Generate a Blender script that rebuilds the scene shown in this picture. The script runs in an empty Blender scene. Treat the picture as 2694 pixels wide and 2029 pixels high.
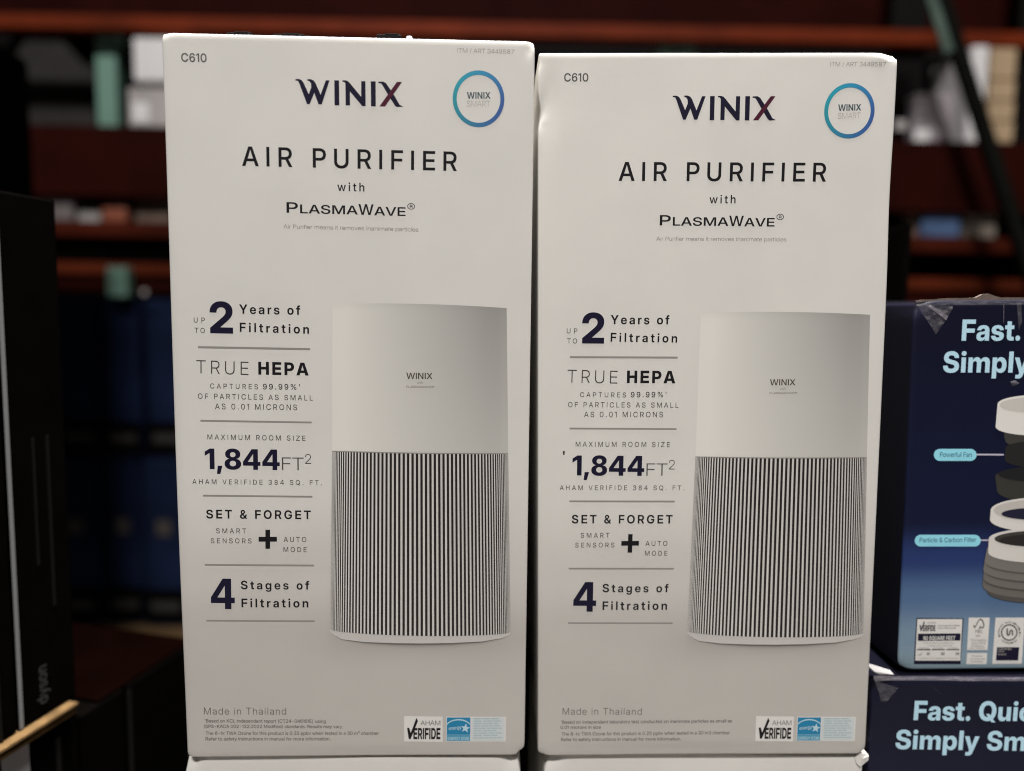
import bpy, bmesh, math, random
from mathutils import Vector, Matrix, noise
from mathutils.geometry import delaunay_2d_cdt

scene = bpy.context.scene
COL = scene.collection
PI = math.pi

# ------------------------------------------------------------------ camera
CAM_Z, FOCAL_PX, PITCH, ROLL = 1.156, 1950.0, 0.1007475, 0.0187124
PW, PH = 2694.0, 2029.0


def ray(px, py):
    """direction of a photograph pixel, scaled so that one unit is one unit of optical depth"""
    c, s = math.cos(ROLL), math.sin(ROLL)
    du, dv = px - PW / 2, py - PH / 2
    u, w = c * du + s * dv, -s * du + c * dv
    d = Vector((u / FOCAL_PX, 1.0, -w / FOCAL_PX))
    cp, sp = math.cos(PITCH), math.sin(PITCH)
    return Vector((d.x, cp * d.y + sp * d.z, -sp * d.y + cp * d.z))


def at(px, py, Y):
    d = ray(px, py)
    return Vector((0, 0, CAM_Z)) + d * (Y / d.y)


cam_data = bpy.data.cameras.new('camera')
cam = bpy.data.objects.new('camera', cam_data)
COL.objects.link(cam)
fw = ray(PW / 2, PH / 2).normalized()
rt = (ray(PW / 2 + 1, PH / 2) - ray(PW / 2, PH / 2)).normalized()
up = (ray(PW / 2, PH / 2) - ray(PW / 2, PH / 2 + 1)).normalized()
cam.matrix_world = Matrix(((rt.x, up.x, -fw.x, 0), (rt.y, up.y, -fw.y, 0),
                           (rt.z, up.z, -fw.z, CAM_Z), (0, 0, 0, 1)))
cam_data.sensor_fit = 'HORIZONTAL'
cam_data.sensor_width = 36.0
cam_data.lens = FOCAL_PX / PW * 36.0
cam_data.clip_start = 0.02
cam_data.clip_end = 60.0
cam_data.dof.use_dof = True
cam_data.dof.focus_distance = 0.633
cam_data.dof.aperture_fstop = 1.5
cam_data.dof.aperture_blades = 0
scene.camera = cam

# ------------------------------------------------------------------ light
world = bpy.data.worlds.new('World')
scene.world = world
world.use_nodes = True
bg = world.node_tree.nodes['Background']
bg.inputs[0].default_value = (1.0, 0.93, 0.85, 1)
bg.inputs[1].default_value = 0.012


def lamp(name, loc, target, sx, sy, power, color):
    l = bpy.data.lights.new(name, 'AREA')
    l.shape = 'RECTANGLE'
    l.size, l.size_y, l.energy, l.color = sx, sy, power, color
    o = bpy.data.objects.new(name, l)
    COL.objects.link(o)
    o.location = loc
    o.rotation_euler = (Vector(target) - Vector(loc)).to_track_quat('-Z', 'Y').to_euler()
    return o


lamp('aisle_lamp', (-0.5, -4.5, 7.8), (0.05, 0.65, 1.0), 1.9, 0.7, 705, (1.0, 0.968, 0.938))
top_lamp = lamp('overhead_lamp', (0.1, 0.62, 4.1), (0.1, 0.62, 0.0), 0.8, 0.25, 36, (1.0, 0.96, 0.92))
top_lamp.data.spread = math.radians(52)

scene.view_settings.view_transform = 'Standard'
scene.view_settings.look = 'None'
scene.view_settings.exposure = 0.0
scene.view_settings.gamma = 1.0
scene.view_settings.use_curve_mapping = False
scene.render.engine = 'CYCLES'
scene.cycles.use_denoising = True
scene.cycles.denoising_prefilter = 'NONE'
scene.cycles.use_adaptive_sampling = False
scene.cycles.sampling_pattern = 'BLUE_NOISE'
scene.cycles.light_sampling_threshold = 0.0
scene.cycles.filter_width = 1.05
scene.cycles.max_bounces = 6
scene.cycles.sample_clamp_indirect = 4.0

# ------------------------------------------------------------------ materials
MATS = {}


def nodes_of(m):
    m.use_nodes = True
    nt = m.node_tree
    return nt, nt.nodes['Principled BSDF']


def ink(name, color, rough=0.5):
    """flat printing ink"""
    if name in MATS:
        return MATS[name]
    m = bpy.data.materials.new(name)
    nt, b = nodes_of(m)
    b.inputs['Base Color'].default_value = (*color, 1)
    b.inputs['Roughness'].default_value = rough
    b.inputs['Specular IOR Level'].default_value = 0.15
    MATS[name] = m
    return m


def rough_mat(name, color, rough=0.5, var=0.12, scale=25.0, bump=0.0, bscale=200.0, metal=0.0, stretch=None, spec=0.35):
    """a plain surface with slight mottling and a fine grain"""
    if name in MATS:
        return MATS[name]
    m = bpy.data.materials.new(name)
    nt, b = nodes_of(m)
    tc = nt.nodes.new('ShaderNodeTexCoord')
    vec = tc.outputs['Object']
    if stretch:
        mp = nt.nodes.new('ShaderNodeMapping')
        mp.inputs['Scale'].default_value = stretch
        nt.links.new(vec, mp.inputs[0])
        vec = mp.outputs[0]
    n = nt.nodes.new('ShaderNodeTexNoise')
    n.inputs['Scale'].default_value = scale
    n.inputs['Detail'].default_value = 5
    nt.links.new(vec, n.inputs['Vector'])
    r = nt.nodes.new('ShaderNodeValToRGB')
    lo, hi = 1 - var, 1 + var
    r.color_ramp.elements[0].position, r.color_ramp.elements[1].position = 0.3, 0.7
    r.color_ramp.elements[0].color = (*[c * lo for c in color], 1)
    r.color_ramp.elements[1].color = (*[min(1, c * hi) for c in color], 1)
    nt.links.new(n.outputs['Fac'], r.inputs[0])
    nt.links.new(r.outputs[0], b.inputs['Base Color'])
    b.inputs['Roughness'].default_value = rough
    b.inputs['Metallic'].default_value = metal
    b.inputs['Specular IOR Level'].default_value = spec
    if bump:
        n2 = nt.nodes.new('ShaderNodeTexNoise')
        n2.inputs['Scale'].default_value = bscale
        n2.inputs['Detail'].default_value = 3
        nt.links.new(vec, n2.inputs['Vector'])
        bp = nt.nodes.new('ShaderNodeBump')
        bp.inputs['Strength'].default_value = bump
        bp.inputs['Distance'].default_value = 0.001
        nt.links.new(n2.outputs['Fac'], bp.inputs['Height'])
        nt.links.new(bp.outputs[0], b.inputs['Normal'])
    MATS[name] = m
    return m


def printed_board(name, stops, height, rough=0.42, var=0.02, bump=0.10, sides=None, shade=None):
    """coated carton board: a colour blend printed from bottom to top, fine paper grain"""
    m = bpy.data.materials.new(name)
    nt, b = nodes_of(m)
    tc = nt.nodes.new('ShaderNodeTexCoord')
    sp = nt.nodes.new('ShaderNodeSeparateXYZ')
    nt.links.new(tc.outputs['Object'], sp.inputs[0])
    dv = nt.nodes.new('ShaderNodeMath')
    dv.operation = 'DIVIDE'
    dv.inputs[1].default_value = height
    nt.links.new(sp.outputs['Z'], dv.inputs[0])
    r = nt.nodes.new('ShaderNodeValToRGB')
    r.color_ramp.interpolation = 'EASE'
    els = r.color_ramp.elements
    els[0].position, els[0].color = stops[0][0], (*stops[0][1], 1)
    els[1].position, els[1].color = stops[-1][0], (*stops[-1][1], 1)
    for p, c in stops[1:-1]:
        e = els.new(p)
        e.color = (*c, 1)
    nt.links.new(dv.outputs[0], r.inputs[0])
    n = nt.nodes.new('ShaderNodeTexNoise')
    n.inputs['Scale'].default_value = 14
    n.inputs['Detail'].default_value = 8
    nt.links.new(tc.outputs['Object'], n.inputs['Vector'])
    mr = nt.nodes.new('ShaderNodeMapRange')
    mr.inputs[1].default_value, mr.inputs[2].default_value = 0.3, 0.7
    mr.inputs[3].default_value, mr.inputs[4].default_value = 1 - var, 1 + var
    nt.links.new(n.outputs['Fac'], mr.inputs[0])
    vm = nt.nodes.new('ShaderNodeVectorMath')
    vm.operation = 'SCALE'
    nt.links.new(r.outputs[0], vm.inputs[0])
    nt.links.new(mr.outputs[0], vm.inputs['Scale'])
    out = vm.outputs[0]
    if shade:                                        # soft shade printed round the foot of the pictured machine
        cx, cz, sx, sz, amt = shade
        acc = None
        for sock, c, s in (('X', cx, sx), ('Z', cz, sz)):
            a1 = nt.nodes.new('ShaderNodeMath')
            a1.operation = 'MULTIPLY_ADD'
            a1.inputs[1].default_value, a1.inputs[2].default_value = 1 / s, -c / s
            nt.links.new(sp.outputs[sock], a1.inputs[0])
            a2 = nt.nodes.new('ShaderNodeMath')
            a2.operation = 'MULTIPLY'
            nt.links.new(a1.outputs[0], a2.inputs[0])
            nt.links.new(a1.outputs[0], a2.inputs[1])
            if acc is None:
                acc = a2.outputs[0]
            else:
                a3 = nt.nodes.new('ShaderNodeMath')
                nt.links.new(acc, a3.inputs[0])
                nt.links.new(a2.outputs[0], a3.inputs[1])
                acc = a3.outputs[0]
        ex = nt.nodes.new('ShaderNodeMath')
        ex.operation = 'POWER'
        ex.inputs[0].default_value = 0.3679
        nt.links.new(acc, ex.inputs[1])
        m1 = nt.nodes.new('ShaderNodeMath')
        m1.operation = 'MULTIPLY_ADD'
        m1.inputs[1].default_value, m1.inputs[2].default_value = -amt, 1.0
        nt.links.new(ex.outputs[0], m1.inputs[0])
        vs2 = nt.nodes.new('ShaderNodeVectorMath')
        vs2.operation = 'SCALE'
        nt.links.new(out, vs2.inputs[0])
        nt.links.new(m1.outputs[0], vs2.inputs['Scale'])
        out = vs2.outputs[0]
    if sides:                                        # the other faces are printed in one plain colour
        lt = nt.nodes.new('ShaderNodeMath')
        lt.operation = 'GREATER_THAN'
        lt.inputs[1].default_value = 0.0022
        nt.links.new(sp.outputs['Y'], lt.inputs[0])
        mx = nt.nodes.new('ShaderNodeMix')
        mx.data_type = 'RGBA'
        nt.links.new(lt.outputs[0], mx.inputs['Factor'])
        nt.links.new(out, mx.inputs[6])
        mx.inputs[7].default_value = (*sides, 1)
        out = mx.outputs[2]
    nt.links.new(out, b.inputs['Base Color'])
    b.inputs['Roughness'].default_value = rough
    b.inputs['Specular IOR Level'].default_value = 0.3
    n2 = nt.nodes.new('ShaderNodeTexNoise')
    n2.inputs['Scale'].default_value = 250
    n2.inputs['Detail'].default_value = 2
    nt.links.new(tc.outputs['Object'], n2.inputs['Vector'])
    n3 = nt.nodes.new('ShaderNodeTexNoise')
    n3.inputs['Scale'].default_value = 32
    n3.inputs['Detail'].default_value = 3
    nt.links.new(tc.outputs['Object'], n3.inputs['Vector'])
    ad = nt.nodes.new('ShaderNodeMath')
    ad.operation = 'MULTIPLY_ADD'
    ad.inputs[1].default_value = 1.2
    nt.links.new(n3.outputs['Fac'], ad.inputs[0])
    nt.links.new(n2.outputs['Fac'], ad.inputs[2])
    bp = nt.nodes.new('ShaderNodeBump')
    bp.inputs['Strength'].default_value = bump
    bp.inputs['Distance'].default_value = 0.0006
    nt.links.new(ad.outputs[0], bp.inputs['Height'])
    nt.links.new(bp.outputs[0], b.inputs['Normal'])
    MATS[name] = m
    return m


def film(name, color, alpha, rough, bump=0.6, bscale=60):
    """clear packing tape"""
    m = bpy.data.materials.new(name)
    nt, b = nodes_of(m)
    b.inputs['Base Color'].default_value = (*color, 1)
    b.inputs['Roughness'].default_value = rough
    b.inputs['Alpha'].default_value = alpha
    n2 = nt.nodes.new('ShaderNodeTexNoise')
    n2.inputs['Scale'].default_value = bscale
    n2.inputs['Detail'].default_value = 4
    bp = nt.nodes.new('ShaderNodeBump')
    bp.inputs['Strength'].default_value = bump
    bp.inputs['Distance'].default_value = 0.002
    tc = nt.nodes.new('ShaderNodeTexCoord')
    nt.links.new(tc.outputs['Object'], n2.inputs['Vector'])
    nt.links.new(n2.outputs['Fac'], bp.inputs['Height'])
    nt.links.new(bp.outputs[0], b.inputs['Normal'])
    MATS[name] = m
    return m


INKS = dict(black=(.012, .011, .013), navyink=(.012, .010, .030), grey2=(.05, .046, .042), grey3=(.075, .07, .065),
            grey5=(.21, .195, .18), grey6=(.29, .27, .25), grey7=(.45, .43, .41), slate=(.05, .09, .11),
            brown=(.075, .06, .05), tan=(.24, .215, .19), maroon=(.075, .012, .030), sky=(.50, .75, .88),
            teal=(.02, .09, .13), pill=(.30, .72, .86), lead=(.55, .52, .62), labelwhite=(.74, .72, .69),
            paleblue=(.50, .68, .76), eblue=(.025, .23, .42), eband=(.10, .34, .50), finerow=(.40, .52, .57), epale=(.62, .665, .665),
            rule=(.29, .27, .255), faint=(.0065, .0062, .0062), fainter=(.0055, .0052, .0052), worn=(.05, .048, .047), silver=(.20, .205, .21))
for k, v in INKS.items():
    ink(k, v)

# picture ink: the printed photograph of the product carries its own tones
pm = bpy.data.materials.new('picture_ink')
_nt, _b = nodes_of(pm)
_a = _nt.nodes.new('ShaderNodeAttribute')
_a.attribute_name = 'ink'
_nt.links.new(_a.outputs['Color'], _b.inputs['Base Color'])
_b.inputs['Roughness'].default_value = 0.45
MATS['picture_ink'] = pm

H_BOX, W_BOX, D_BOX = 0.6154, 0.300, 0.300
WHITE = (.735, .715, .675)
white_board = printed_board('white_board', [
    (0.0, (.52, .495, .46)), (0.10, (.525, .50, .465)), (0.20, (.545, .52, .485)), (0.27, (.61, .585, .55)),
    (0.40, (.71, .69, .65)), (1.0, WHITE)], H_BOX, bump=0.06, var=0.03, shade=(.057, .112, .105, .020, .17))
H_BLUE = 0.34843
blue_board = printed_board('blue_board', [
    (0.0, (.25, .34, .39)), (0.10, (.19, .275, .37)), (0.21, (.085, .155, .29)), (0.31, (.022, .042, .15)),
    (0.42, (.006, .009, .034)), (1.0, (.006, .0065, .020))], H_BLUE, rough=0.4, bump=0.12, sides=(.006, .006, .014))
kraft = rough_mat('kraft_board', (.40, .27, .14), 0.85, 0.15, 40, 0.4, 300)
kraft_edge = rough_mat('kraft_edge', (.155, .094, .041), 0.9, 0.35, 60, 0.5, 500, spec=0.1)
black_board = rough_mat('black_board', (.0019, .0015, .0013), 0.9, 0.2, 20, 0.1, 150, spec=0.01)
navy_board = rough_mat('navy_board', (.007, .012, .034), 0.7, 0.35, 8, spec=0.05)
orange_paint = rough_mat('orange_paint', (.15, .0215, .005), 0.6, 0.3, 6, 0.2, 80, spec=0.1)
shaded_maroon_paint = rough_mat('shaded_maroon_paint', (.021, .0029, .0017), 0.7, 0.3, 5, spec=0.04)  # dark red also holds the shade on the deep orange beam
teal_paint = rough_mat('teal_paint', (.17, .31, .25), 0.6, 0.12, 10)
dark_paint = rough_mat('dark_green_paint', (.006, .0062, .005), 0.8, 0.2, 10, spec=0.05)
soot = rough_mat('dark_steel', (.005, .004, .004), 0.7, 0.2, 10, spec=0.1)
concrete = rough_mat('concrete', (.22, .21, .20), 0.7, 0.15, 6, 0.2, 60)
timber = rough_mat('pallet_timber', (.38, .27, .16), 0.8, 0.2, 30, 0.3, 100)
tape_mat = film('clear_tape', (.42, .40, .42), 0.13, 0.12, 1.0, 60)
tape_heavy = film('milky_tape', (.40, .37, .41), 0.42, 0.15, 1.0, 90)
white_paper = rough_mat('white_paper', (.82, .80, .81), 0.6, 0.05, 10)
grey_paper = rough_mat('grey_paper', (.42, .39, .38), 0.6, 0.2, 6)
rough_mat('dull_white', (.30, .29, .30), 0.6, 0.08, 20)
charcoal = rough_mat('charcoal_fabric', (.022, .019, .018), 0.8, 0.2, 20)
tan_board = rough_mat('tan_board', (.47, .34, .21), 0.8, 0.12, 8)

# glyph outlines (units: 1/1024 em; "c" marks a curve control point), one table per weight
GLYPHS = {
 280: {
  ' ': (275, ''),
  '/': (317, '308,780 68,-112 10,-112 250,780'),
  '1': (359, '276,745 276,0 214,0 214,681 212,681 37,561 37,629 207,745'),
  '2': (661, '93,0 93,53 352,309 403,359c 466,433c 494,501c 494,538 494,586c 453,658c 378,698c 327,698 275,698c 198,655c 157,577c 157,525 96,525 96,593c 154,697c 259,756c 327,756 394,756c 497,700c 555,603c 555,540 555,495c 523,414c 451,325c 393,268 181,59 181,58 567,58 567,0'),
  '3': (593, '299,-11 227,-11c 114,45c 49,144c 49,209 113,209 114,159c 160,86c 244,46c 298,46 353,46c 437,86c 484,157c 484,202 484,248c 433,316c 342,354c 281,354 241,354 241,412 281,412 333,412c 414,446c 461,510c 461,552 461,596c 419,662c 345,699c 296,699 246,699c 171,661c 128,592c 128,544 66,544 66,607c 126,702c 230,756c 296,756 362,756c 465,703c 523,613c 523,555 523,495c 448,403c 383,385 383,384 433,375c 507,323c 547,248c 547,202 547,141c 483,44c 371,-11c'),
  '4': (622, '37,185 37,237 395,745 437,745 437,669 411,669 111,245 111,243 585,243 585,185/412,0 412,202 412,226 412,745 474,745 474,0'),
  '5': (661, '324,-10 257,-10c 152,45c 91,140c 89,200 153,200 155,156c 200,87c 276,48c 324,48 379,48c 461,97c 507,183c 507,238 507,293c 461,379c 381,427c 329,427 272,427c 183,381c 163,339 102,341 134,745 539,745 539,687 191,687 167,416 168,416 197,447c 282,485c 336,485 387,485c 472,449c 535,383c 569,293c 569,238 569,166c 507,54c 397,-10c'),
  '7': (661, '155,0 500,686 500,687 95,687 95,745 566,745 566,684 223,0'),
  '8': (661, '330,-10 260,-10c 149,44c 85,137c 85,196 85,244c 128,326c 202,380c 248,387 248,388 185,402c 111,497c 111,561 111,616c 169,704c 268,755c 330,755 392,755c 491,704c 549,616c 549,561 549,498c 475,402c 413,388 413,387 459,380c 533,326c 576,244c 576,196 576,137c 511,44c 401,-10c/330,47 384,47c 466,86c 512,154c 512,198 512,244c 465,315c 382,357c 330,357 278,357c 195,315c 148,244c 148,198 148,154c 194,86c 277,47c/330,412 375,412c 446,450c 487,515c 487,557 487,598c 446,662c 376,698c 330,698 285,698c 214,662c 173,598c 173,557 173,515c 214,450c 285,412c'),
  '9': (581, '274,-10 214,-10c 119,38c 61,124c 54,181 116,181 126,121c 208,47c 271,47 337,47c 427,128c 474,280c 474,388 472,388 457,354c 399,302c 322,273c 278,273 213,273c 108,336c 46,444c 46,513 46,582c 106,691c 214,756c 285,755 341,755c 432,712c 499,624c 536,493c 536,405 536,318c 505,167c 442,53c 343,-10c/285,331 324,331c 392,361c 441,413c 465,481c 462,519 456,573c 408,653c 332,698c 285,698 235,698c 155,648c 108,565c 108,513 108,462c 155,379c 235,331c'),
  'A': (654, '14,0 290,745 365,745 640,0 572,0 391,499 376,542c 341,643c 318,715 336,715 313,643c 278,541c 263,499 81,0/143,224 143,281 511,281 511,224'),
  'C': (721, '377,-10 280,-10c 132,86c 49,258c 49,372 49,486c 132,659c 280,755c 377,755 438,755c 540,717c 617,648c 666,559c 675,508 610,508 601,548c 562,615c 502,667c 424,695c 377,695 301,695c 181,617c 112,473c 112,372 112,271c 182,127c 301,50c 377,50 424,50c 502,78c 562,129c 601,197c 610,236 675,236 666,186c 617,97c 540,29c 438,-10c'),
  'D': (700, '299,0 119,0 119,58 296,58 392,58c 523,134c 588,276c 588,374 588,472c 525,612c 400,687c 309,687 116,687 116,745 313,745 419,745c 571,656c 652,490c 652,374 652,257c 569,89c 411,0c/147,745 147,0 83,0 83,745'),
  'E': (590, '83,0 83,745 545,745 545,687 147,687 147,409 515,409 515,351 147,351 147,58 547,58 547,0'),
  'F': (568, '83,0 83,745 531,745 531,687 147,687 147,407 495,407 495,349 147,349 147,0'),
  'H': (721, '83,0 83,745 147,745 147,410 574,410 574,745 638,745 638,0 574,0 574,352 147,352 147,0'),
  'I': (230, '147,745 147,0 83,0 83,745'),
  'M': (880, '83,0 83,745 171,745 387,221 394,204c 410,162c 427,117c 443,74c 449,57 432,57 438,74c 454,116c 471,162c 488,204c 495,221 708,745 797,745 797,0 734,0 734,486 734,508c 734,557c 735,609c 736,662c 736,687 746,687 735,658c 714,602c 694,550c 676,504c 669,486 467,0 412,0 210,486 202,504c 184,549c 164,601c 143,658c 131,687 143,687 144,662c 144,610c 145,558c 146,508c 146,486 146,0'),
  'P': (610, '83,0 83,745 337,745 409,745c 516,689c 574,589c 574,522 574,456c 515,356c 408,300c 335,300 119,300 119,358 335,358 389,358c 468,399c 510,473c 510,522 510,572c 468,646c 389,687c 335,687 147,687 147,0'),
  'R': (630, '83,0 83,745 341,745 414,745c 520,690c 578,591c 578,524 578,457c 519,358c 411,303c 338,303 118,303 118,361 340,361 394,361c 472,401c 515,474c 515,524 515,574c 472,647c 394,687c 339,687 147,687 147,0/518,0 338,337 410,337 592,0'),
  'S': (612, '308,-12 230,-12c 114,43c 50,142c 48,208 113,208 115,158c 163,86c 250,47c 308,47 366,47c 452,84c 501,152c 501,197 501,232c 468,284c 399,323c 344,338 260,361 159,388c 64,481c 64,552 64,613c 126,705c 235,756c 307,756 378,756c 485,703c 547,607c 549,543 486,543 481,613c 384,697c 305,697 253,697c 173,661c 127,596c 127,555 127,521c 161,471c 229,433c 279,420 362,397 411,383c 486,347c 538,299c 564,237c 564,198 564,137c 501,42c 385,-12c'),
  'T': (623, '33,687 33,745 590,745 590,687 344,687 344,0 280,0 280,687'),
  'U': (713, '357,-11 274,-11c 147,58c 75,178c 75,254 75,745 139,745 139,258 139,198c 194,104c 292,49c 357,49 422,49c 520,104c 574,198c 574,258 574,745 638,745 638,254 638,177c 567,58c 440,-11c'),
  'a': (528, '223,-9 173,-9c 90,26c 40,97c 40,149 40,189c 71,243c 127,277c 206,298c 254,304 303,310c 366,320c 398,340c 398,361 398,371 398,406c 364,459c 303,489c 261,489 221,489c 156,460c 118,412c 114,381 53,386 59,433c 115,504c 205,544c 261,544 302,544c 374,520c 428,475c 458,411c 458,370 458,0 398,0 398,89 396,89 384,63c 338,18c 269,-9c/230,46 283,46c 358,88c 398,162c 398,210 398,286 391,280c 362,269c 323,261c 277,254c 253,251 205,244c 138,220c 102,179c 102,146 102,114c 135,70c 193,46c'),
  'b': (581, '311,-10 269,-10c 198,20c 146,72c 131,105 129,105 129,0 70,0 70,745 130,745 130,429 132,429 146,462c 197,514c 268,544c 311,544 379,544c 482,474c 541,350c 541,267 541,184c 483,60c 379,-10c/303,46 355,46c 435,100c 479,199c 479,267 479,336c 435,435c 356,488c 303,488 249,488c 170,433c 127,334c 127,267 127,201c 170,101c 249,46c'),
  'c': (535, '281,-10 210,-10c 101,61c 40,186c 40,267 40,348c 101,473c 210,545c 281,545 324,545c 397,518c 454,471c 490,408c 497,372 436,367 431,393c 405,437c 365,470c 313,489c 281,489 226,489c 145,432c 101,332c 101,267 101,202c 145,102c 226,45c 281,45 313,45c 365,64c 404,97c 430,142c 436,167 498,163 491,127c 454,64c 397,16c 324,-10c'),
  'd': (581, '269,-10 202,-10c 98,60c 40,184c 40,267 40,350c 98,474c 202,544c 270,544 313,544c 383,514c 435,462c 448,429 450,429 450,745 511,745 511,0 451,0 451,105 449,105 434,72c 383,20c 312,-10c/277,46 331,46c 411,101c 454,201c 454,267 454,334c 411,433c 331,488c 277,488 225,488c 146,435c 101,336c 101,267 101,199c 146,100c 226,46c'),
  'e': (551, '283,-11 208,-11c 99,61c 40,186c 40,266 40,347c 100,473c 208,545c 278,545 329,545c 416,506c 479,434c 513,334c 513,273 513,252 74,252 74,305 479,305 453,288 453,347c 409,438c 330,489c 278,489 225,489c 145,437c 100,344c 100,283 100,259 100,196c 145,99c 227,45c 283,45 323,45c 388,73c 433,122c 443,153 503,149 492,102c 430,30c 338,-11c'),
  'f': (299, '279,535 279,481 5,481 5,535/103,0 103,633 103,671c 135,724c 192,753c 231,753 248,753c 276,751c 283,750 279,696 273,697c 247,698c 236,698 199,698c 164,662c 164,624 164,0'),
  'g': (581, '283,-216 223,-216c 132,-181c 75,-114c 66,-68 125,-60 134,-91c 175,-137c 239,-162c 283,-162 362,-162c 451,-78c 451,-2 451,107 449,107 434,74c 382,22c 312,-6c 269,-6 202,-6c 98,62c 40,185c 40,268 40,350c 98,474c 202,544c 270,544 313,544c 384,514c 436,462c 450,427 452,427 452,535 511,535 511,-3 511,-75c 452,-170c 348,-216c/278,50 331,50c 411,103c 454,201c 454,268 454,334c 411,434c 332,488c 278,488 226,488c 146,435c 101,336c 101,268 101,200c 146,102c 226,50c'),
  'h': (561, '130,329 130,0 70,0 70,745 130,745 130,409 114,409 137,478c 235,544c 298,544 353,544c 441,496c 492,406c 492,341 492,0 431,0 431,337 431,408c 353,487c 287,487 243,487c 172,451c 130,380c'),
  'i': (200, '70,0 70,535 130,535 130,0/100,649 82,649c 55,675c 55,694 55,712c 82,738c 100,738 119,738c 145,712c 145,694 145,675c 119,649c'),
  'k': (494, '125,205 125,283 134,283 389,535 468,535 222,292 216,291/70,0 70,745 130,745 130,0/411,0 184,281 227,322 488,0'),
  'l': (200, '130,745 130,0 70,0 70,745'),
  'm': (855, '70,0 70,535 129,535 129,419 120,419 133,461c 185,516c 253,544c 290,544 351,544c 437,471c 448,415 434,415 445,453c 495,511c 568,544c 612,544 662,544c 741,500c 786,415c 786,352 786,0 725,0 725,352 725,421c 652,488c 598,488 557,488c 494,453c 458,389c 458,346 458,0 397,0 397,357 397,418c 328,488c 273,488 234,488c 170,452c 130,385c 130,338 130,0'),
  'n': (561, '130,329 130,0 70,0 70,535 129,535 129,409 114,409 137,478c 235,544c 298,544 353,544c 441,496c 492,406c 492,341 492,0 431,0 431,337 431,408c 353,487c 287,487 243,487c 172,451c 130,380c'),
  'o': (561, '281,-11 210,-11c 101,60c 40,186c 40,266 40,348c 101,473c 210,545c 281,545 352,545c 461,473c 522,348c 522,266 522,186c 461,60c 352,-11c/281,45 336,45c 416,102c 460,202c 460,266 460,331c 416,432c 336,489c 281,489 226,489c 145,432c 101,332c 101,266 101,202c 145,102c 226,45c'),
  'p': (581, '70,-209 70,535 129,535 129,429 131,429 145,462c 197,514c 268,544c 311,544 379,544c 482,474c 541,350c 541,267 541,184c 483,60c 379,-10c 311,-10 269,-10c 199,20c 147,72c 132,105 130,105 130,-209/303,46 355,46c 435,100c 479,199c 479,267 479,336c 435,435c 356,488c 303,488 249,488c 170,433c 127,334c 127,267 127,201c 170,101c 249,46c'),
  'r': (319, '70,0 70,535 128,535 128,446 130,446 147,489c 224,541c 277,541 285,541c 299,540c 304,540 304,479 300,480c 281,482c 268,482 229,482c 167,448c 130,383c 130,337 130,0'),
  's': (486, '245,-10 189,-10c 101,27c 48,100c 43,152 103,156 109,102c 181,43c 244,43 308,43c 382,100c 382,144 382,180c 333,219c 289,229 201,250 129,267c 56,337c 56,392 56,437c 104,506c 189,544c 245,544 299,544c 380,506c 429,434c 434,385 375,381 370,431c 303,491c 245,491 187,491c 117,436c 117,393 117,357c 168,316c 215,304 303,284 374,267c 444,201c 444,146 444,99c 393,28c 303,-10c'),
  't': (289, '266,535 266,481 5,481 5,535/93,676 154,676 154,120 154,84c 186,52c 222,53 232,53c 255,54c 265,54 268,1 256,0c 230,-1c 218,-1 157,-2c 93,57c 93,115'),
  'u': (561, '263,-9 208,-9c 120,38c 70,129c 70,194 70,535 130,535 130,198 130,127c 209,48c 274,48 319,48c 389,84c 431,155c 431,206 431,535 492,535 492,0 432,0 432,126 447,126 425,57c 326,-9c'),
  'v': (526, '231,0 20,535 86,535 215,202 230,162c 258,82c 272,43 256,43 270,82c 297,162c 313,202 440,535 506,535 295,0'),
  'w': (774, '183,0 21,535 85,535 170,238 184,192c 209,97c 221,47 211,47 224,96c 250,192c 263,238 355,535 419,535 510,238 524,192c 549,96c 562,47 551,47 564,96c 590,192c 603,238 689,535 753,535 591,0 525,0 426,319 418,347c 402,405c 387,463c 379,492 395,492 388,463c 372,405c 356,347c 347,319 248,0'),
  'y': (526, '64,-207 68,-153 108,-153 131,-156c 164,-143c 190,-109c 202,-78 232,0 20,535 86,535 215,202 231,162c 259,82c 273,42 255,42 269,82c 298,162c 313,202 440,535 506,535 256,-99 240,-138c 201,-187c 150,-210c 117,-210 102,-210c 77,-208c'),
  'z': (494, '50,0 50,48 364,477 364,479 54,479 54,535 440,535 440,484 128,58 128,56 444,56 444,0'),
  '®': (654, '327,173 267,173c 162,218c 82,298c 36,404c 36,464 36,524c 82,630c 162,710c 267,755c 327,755 388,755c 493,710c 573,630c 618,524c 618,464 618,404c 573,298c 493,218c 388,173c/327,224 394,224c 502,289c 567,398c 567,464 567,530c 502,639c 394,704c 327,704 261,704c 152,639c 88,530c 88,464 88,398c 152,289c 261,224c/395,332 331,454 383,454 449,332/226,332 226,600 344,600 373,600c 416,579c 439,540c 439,514 439,488c 415,449c 371,427c 341,427 255,427 255,468 338,468 362,468c 390,493c 390,514 390,535c 362,559c 338,559 275,559 275,332'),
 },
 430: {
  ' ': (275, ''),
  '&': (635, '277,-10 205,-10c 98,43c 39,136c 39,197 39,237c 69,302c 137,367c 193,408 312,495 330,509c 357,539c 372,573c 372,591 372,625c 322,673c 283,673 257,673c 215,650c 190,608c 190,581 190,558c 210,515c 253,459c 289,416 632,0 522,0 239,339 187,401c 126,483c 98,547c 98,582 98,633c 144,710c 227,752c 282,752 337,752c 418,711c 464,639c 464,593 464,562c 441,504c 398,453c 365,428 216,318 172,285c 133,229c 133,197 133,162c 172,105c 237,70c 277,70 321,70c 401,111c 464,183c 500,277c 500,330 588,330 588,276c 564,187c 523,117c 495,91 477,68 442,31c 335,-10c'),
  "'": (273, '101,482 90,745 182,745 172,482'),
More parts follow.
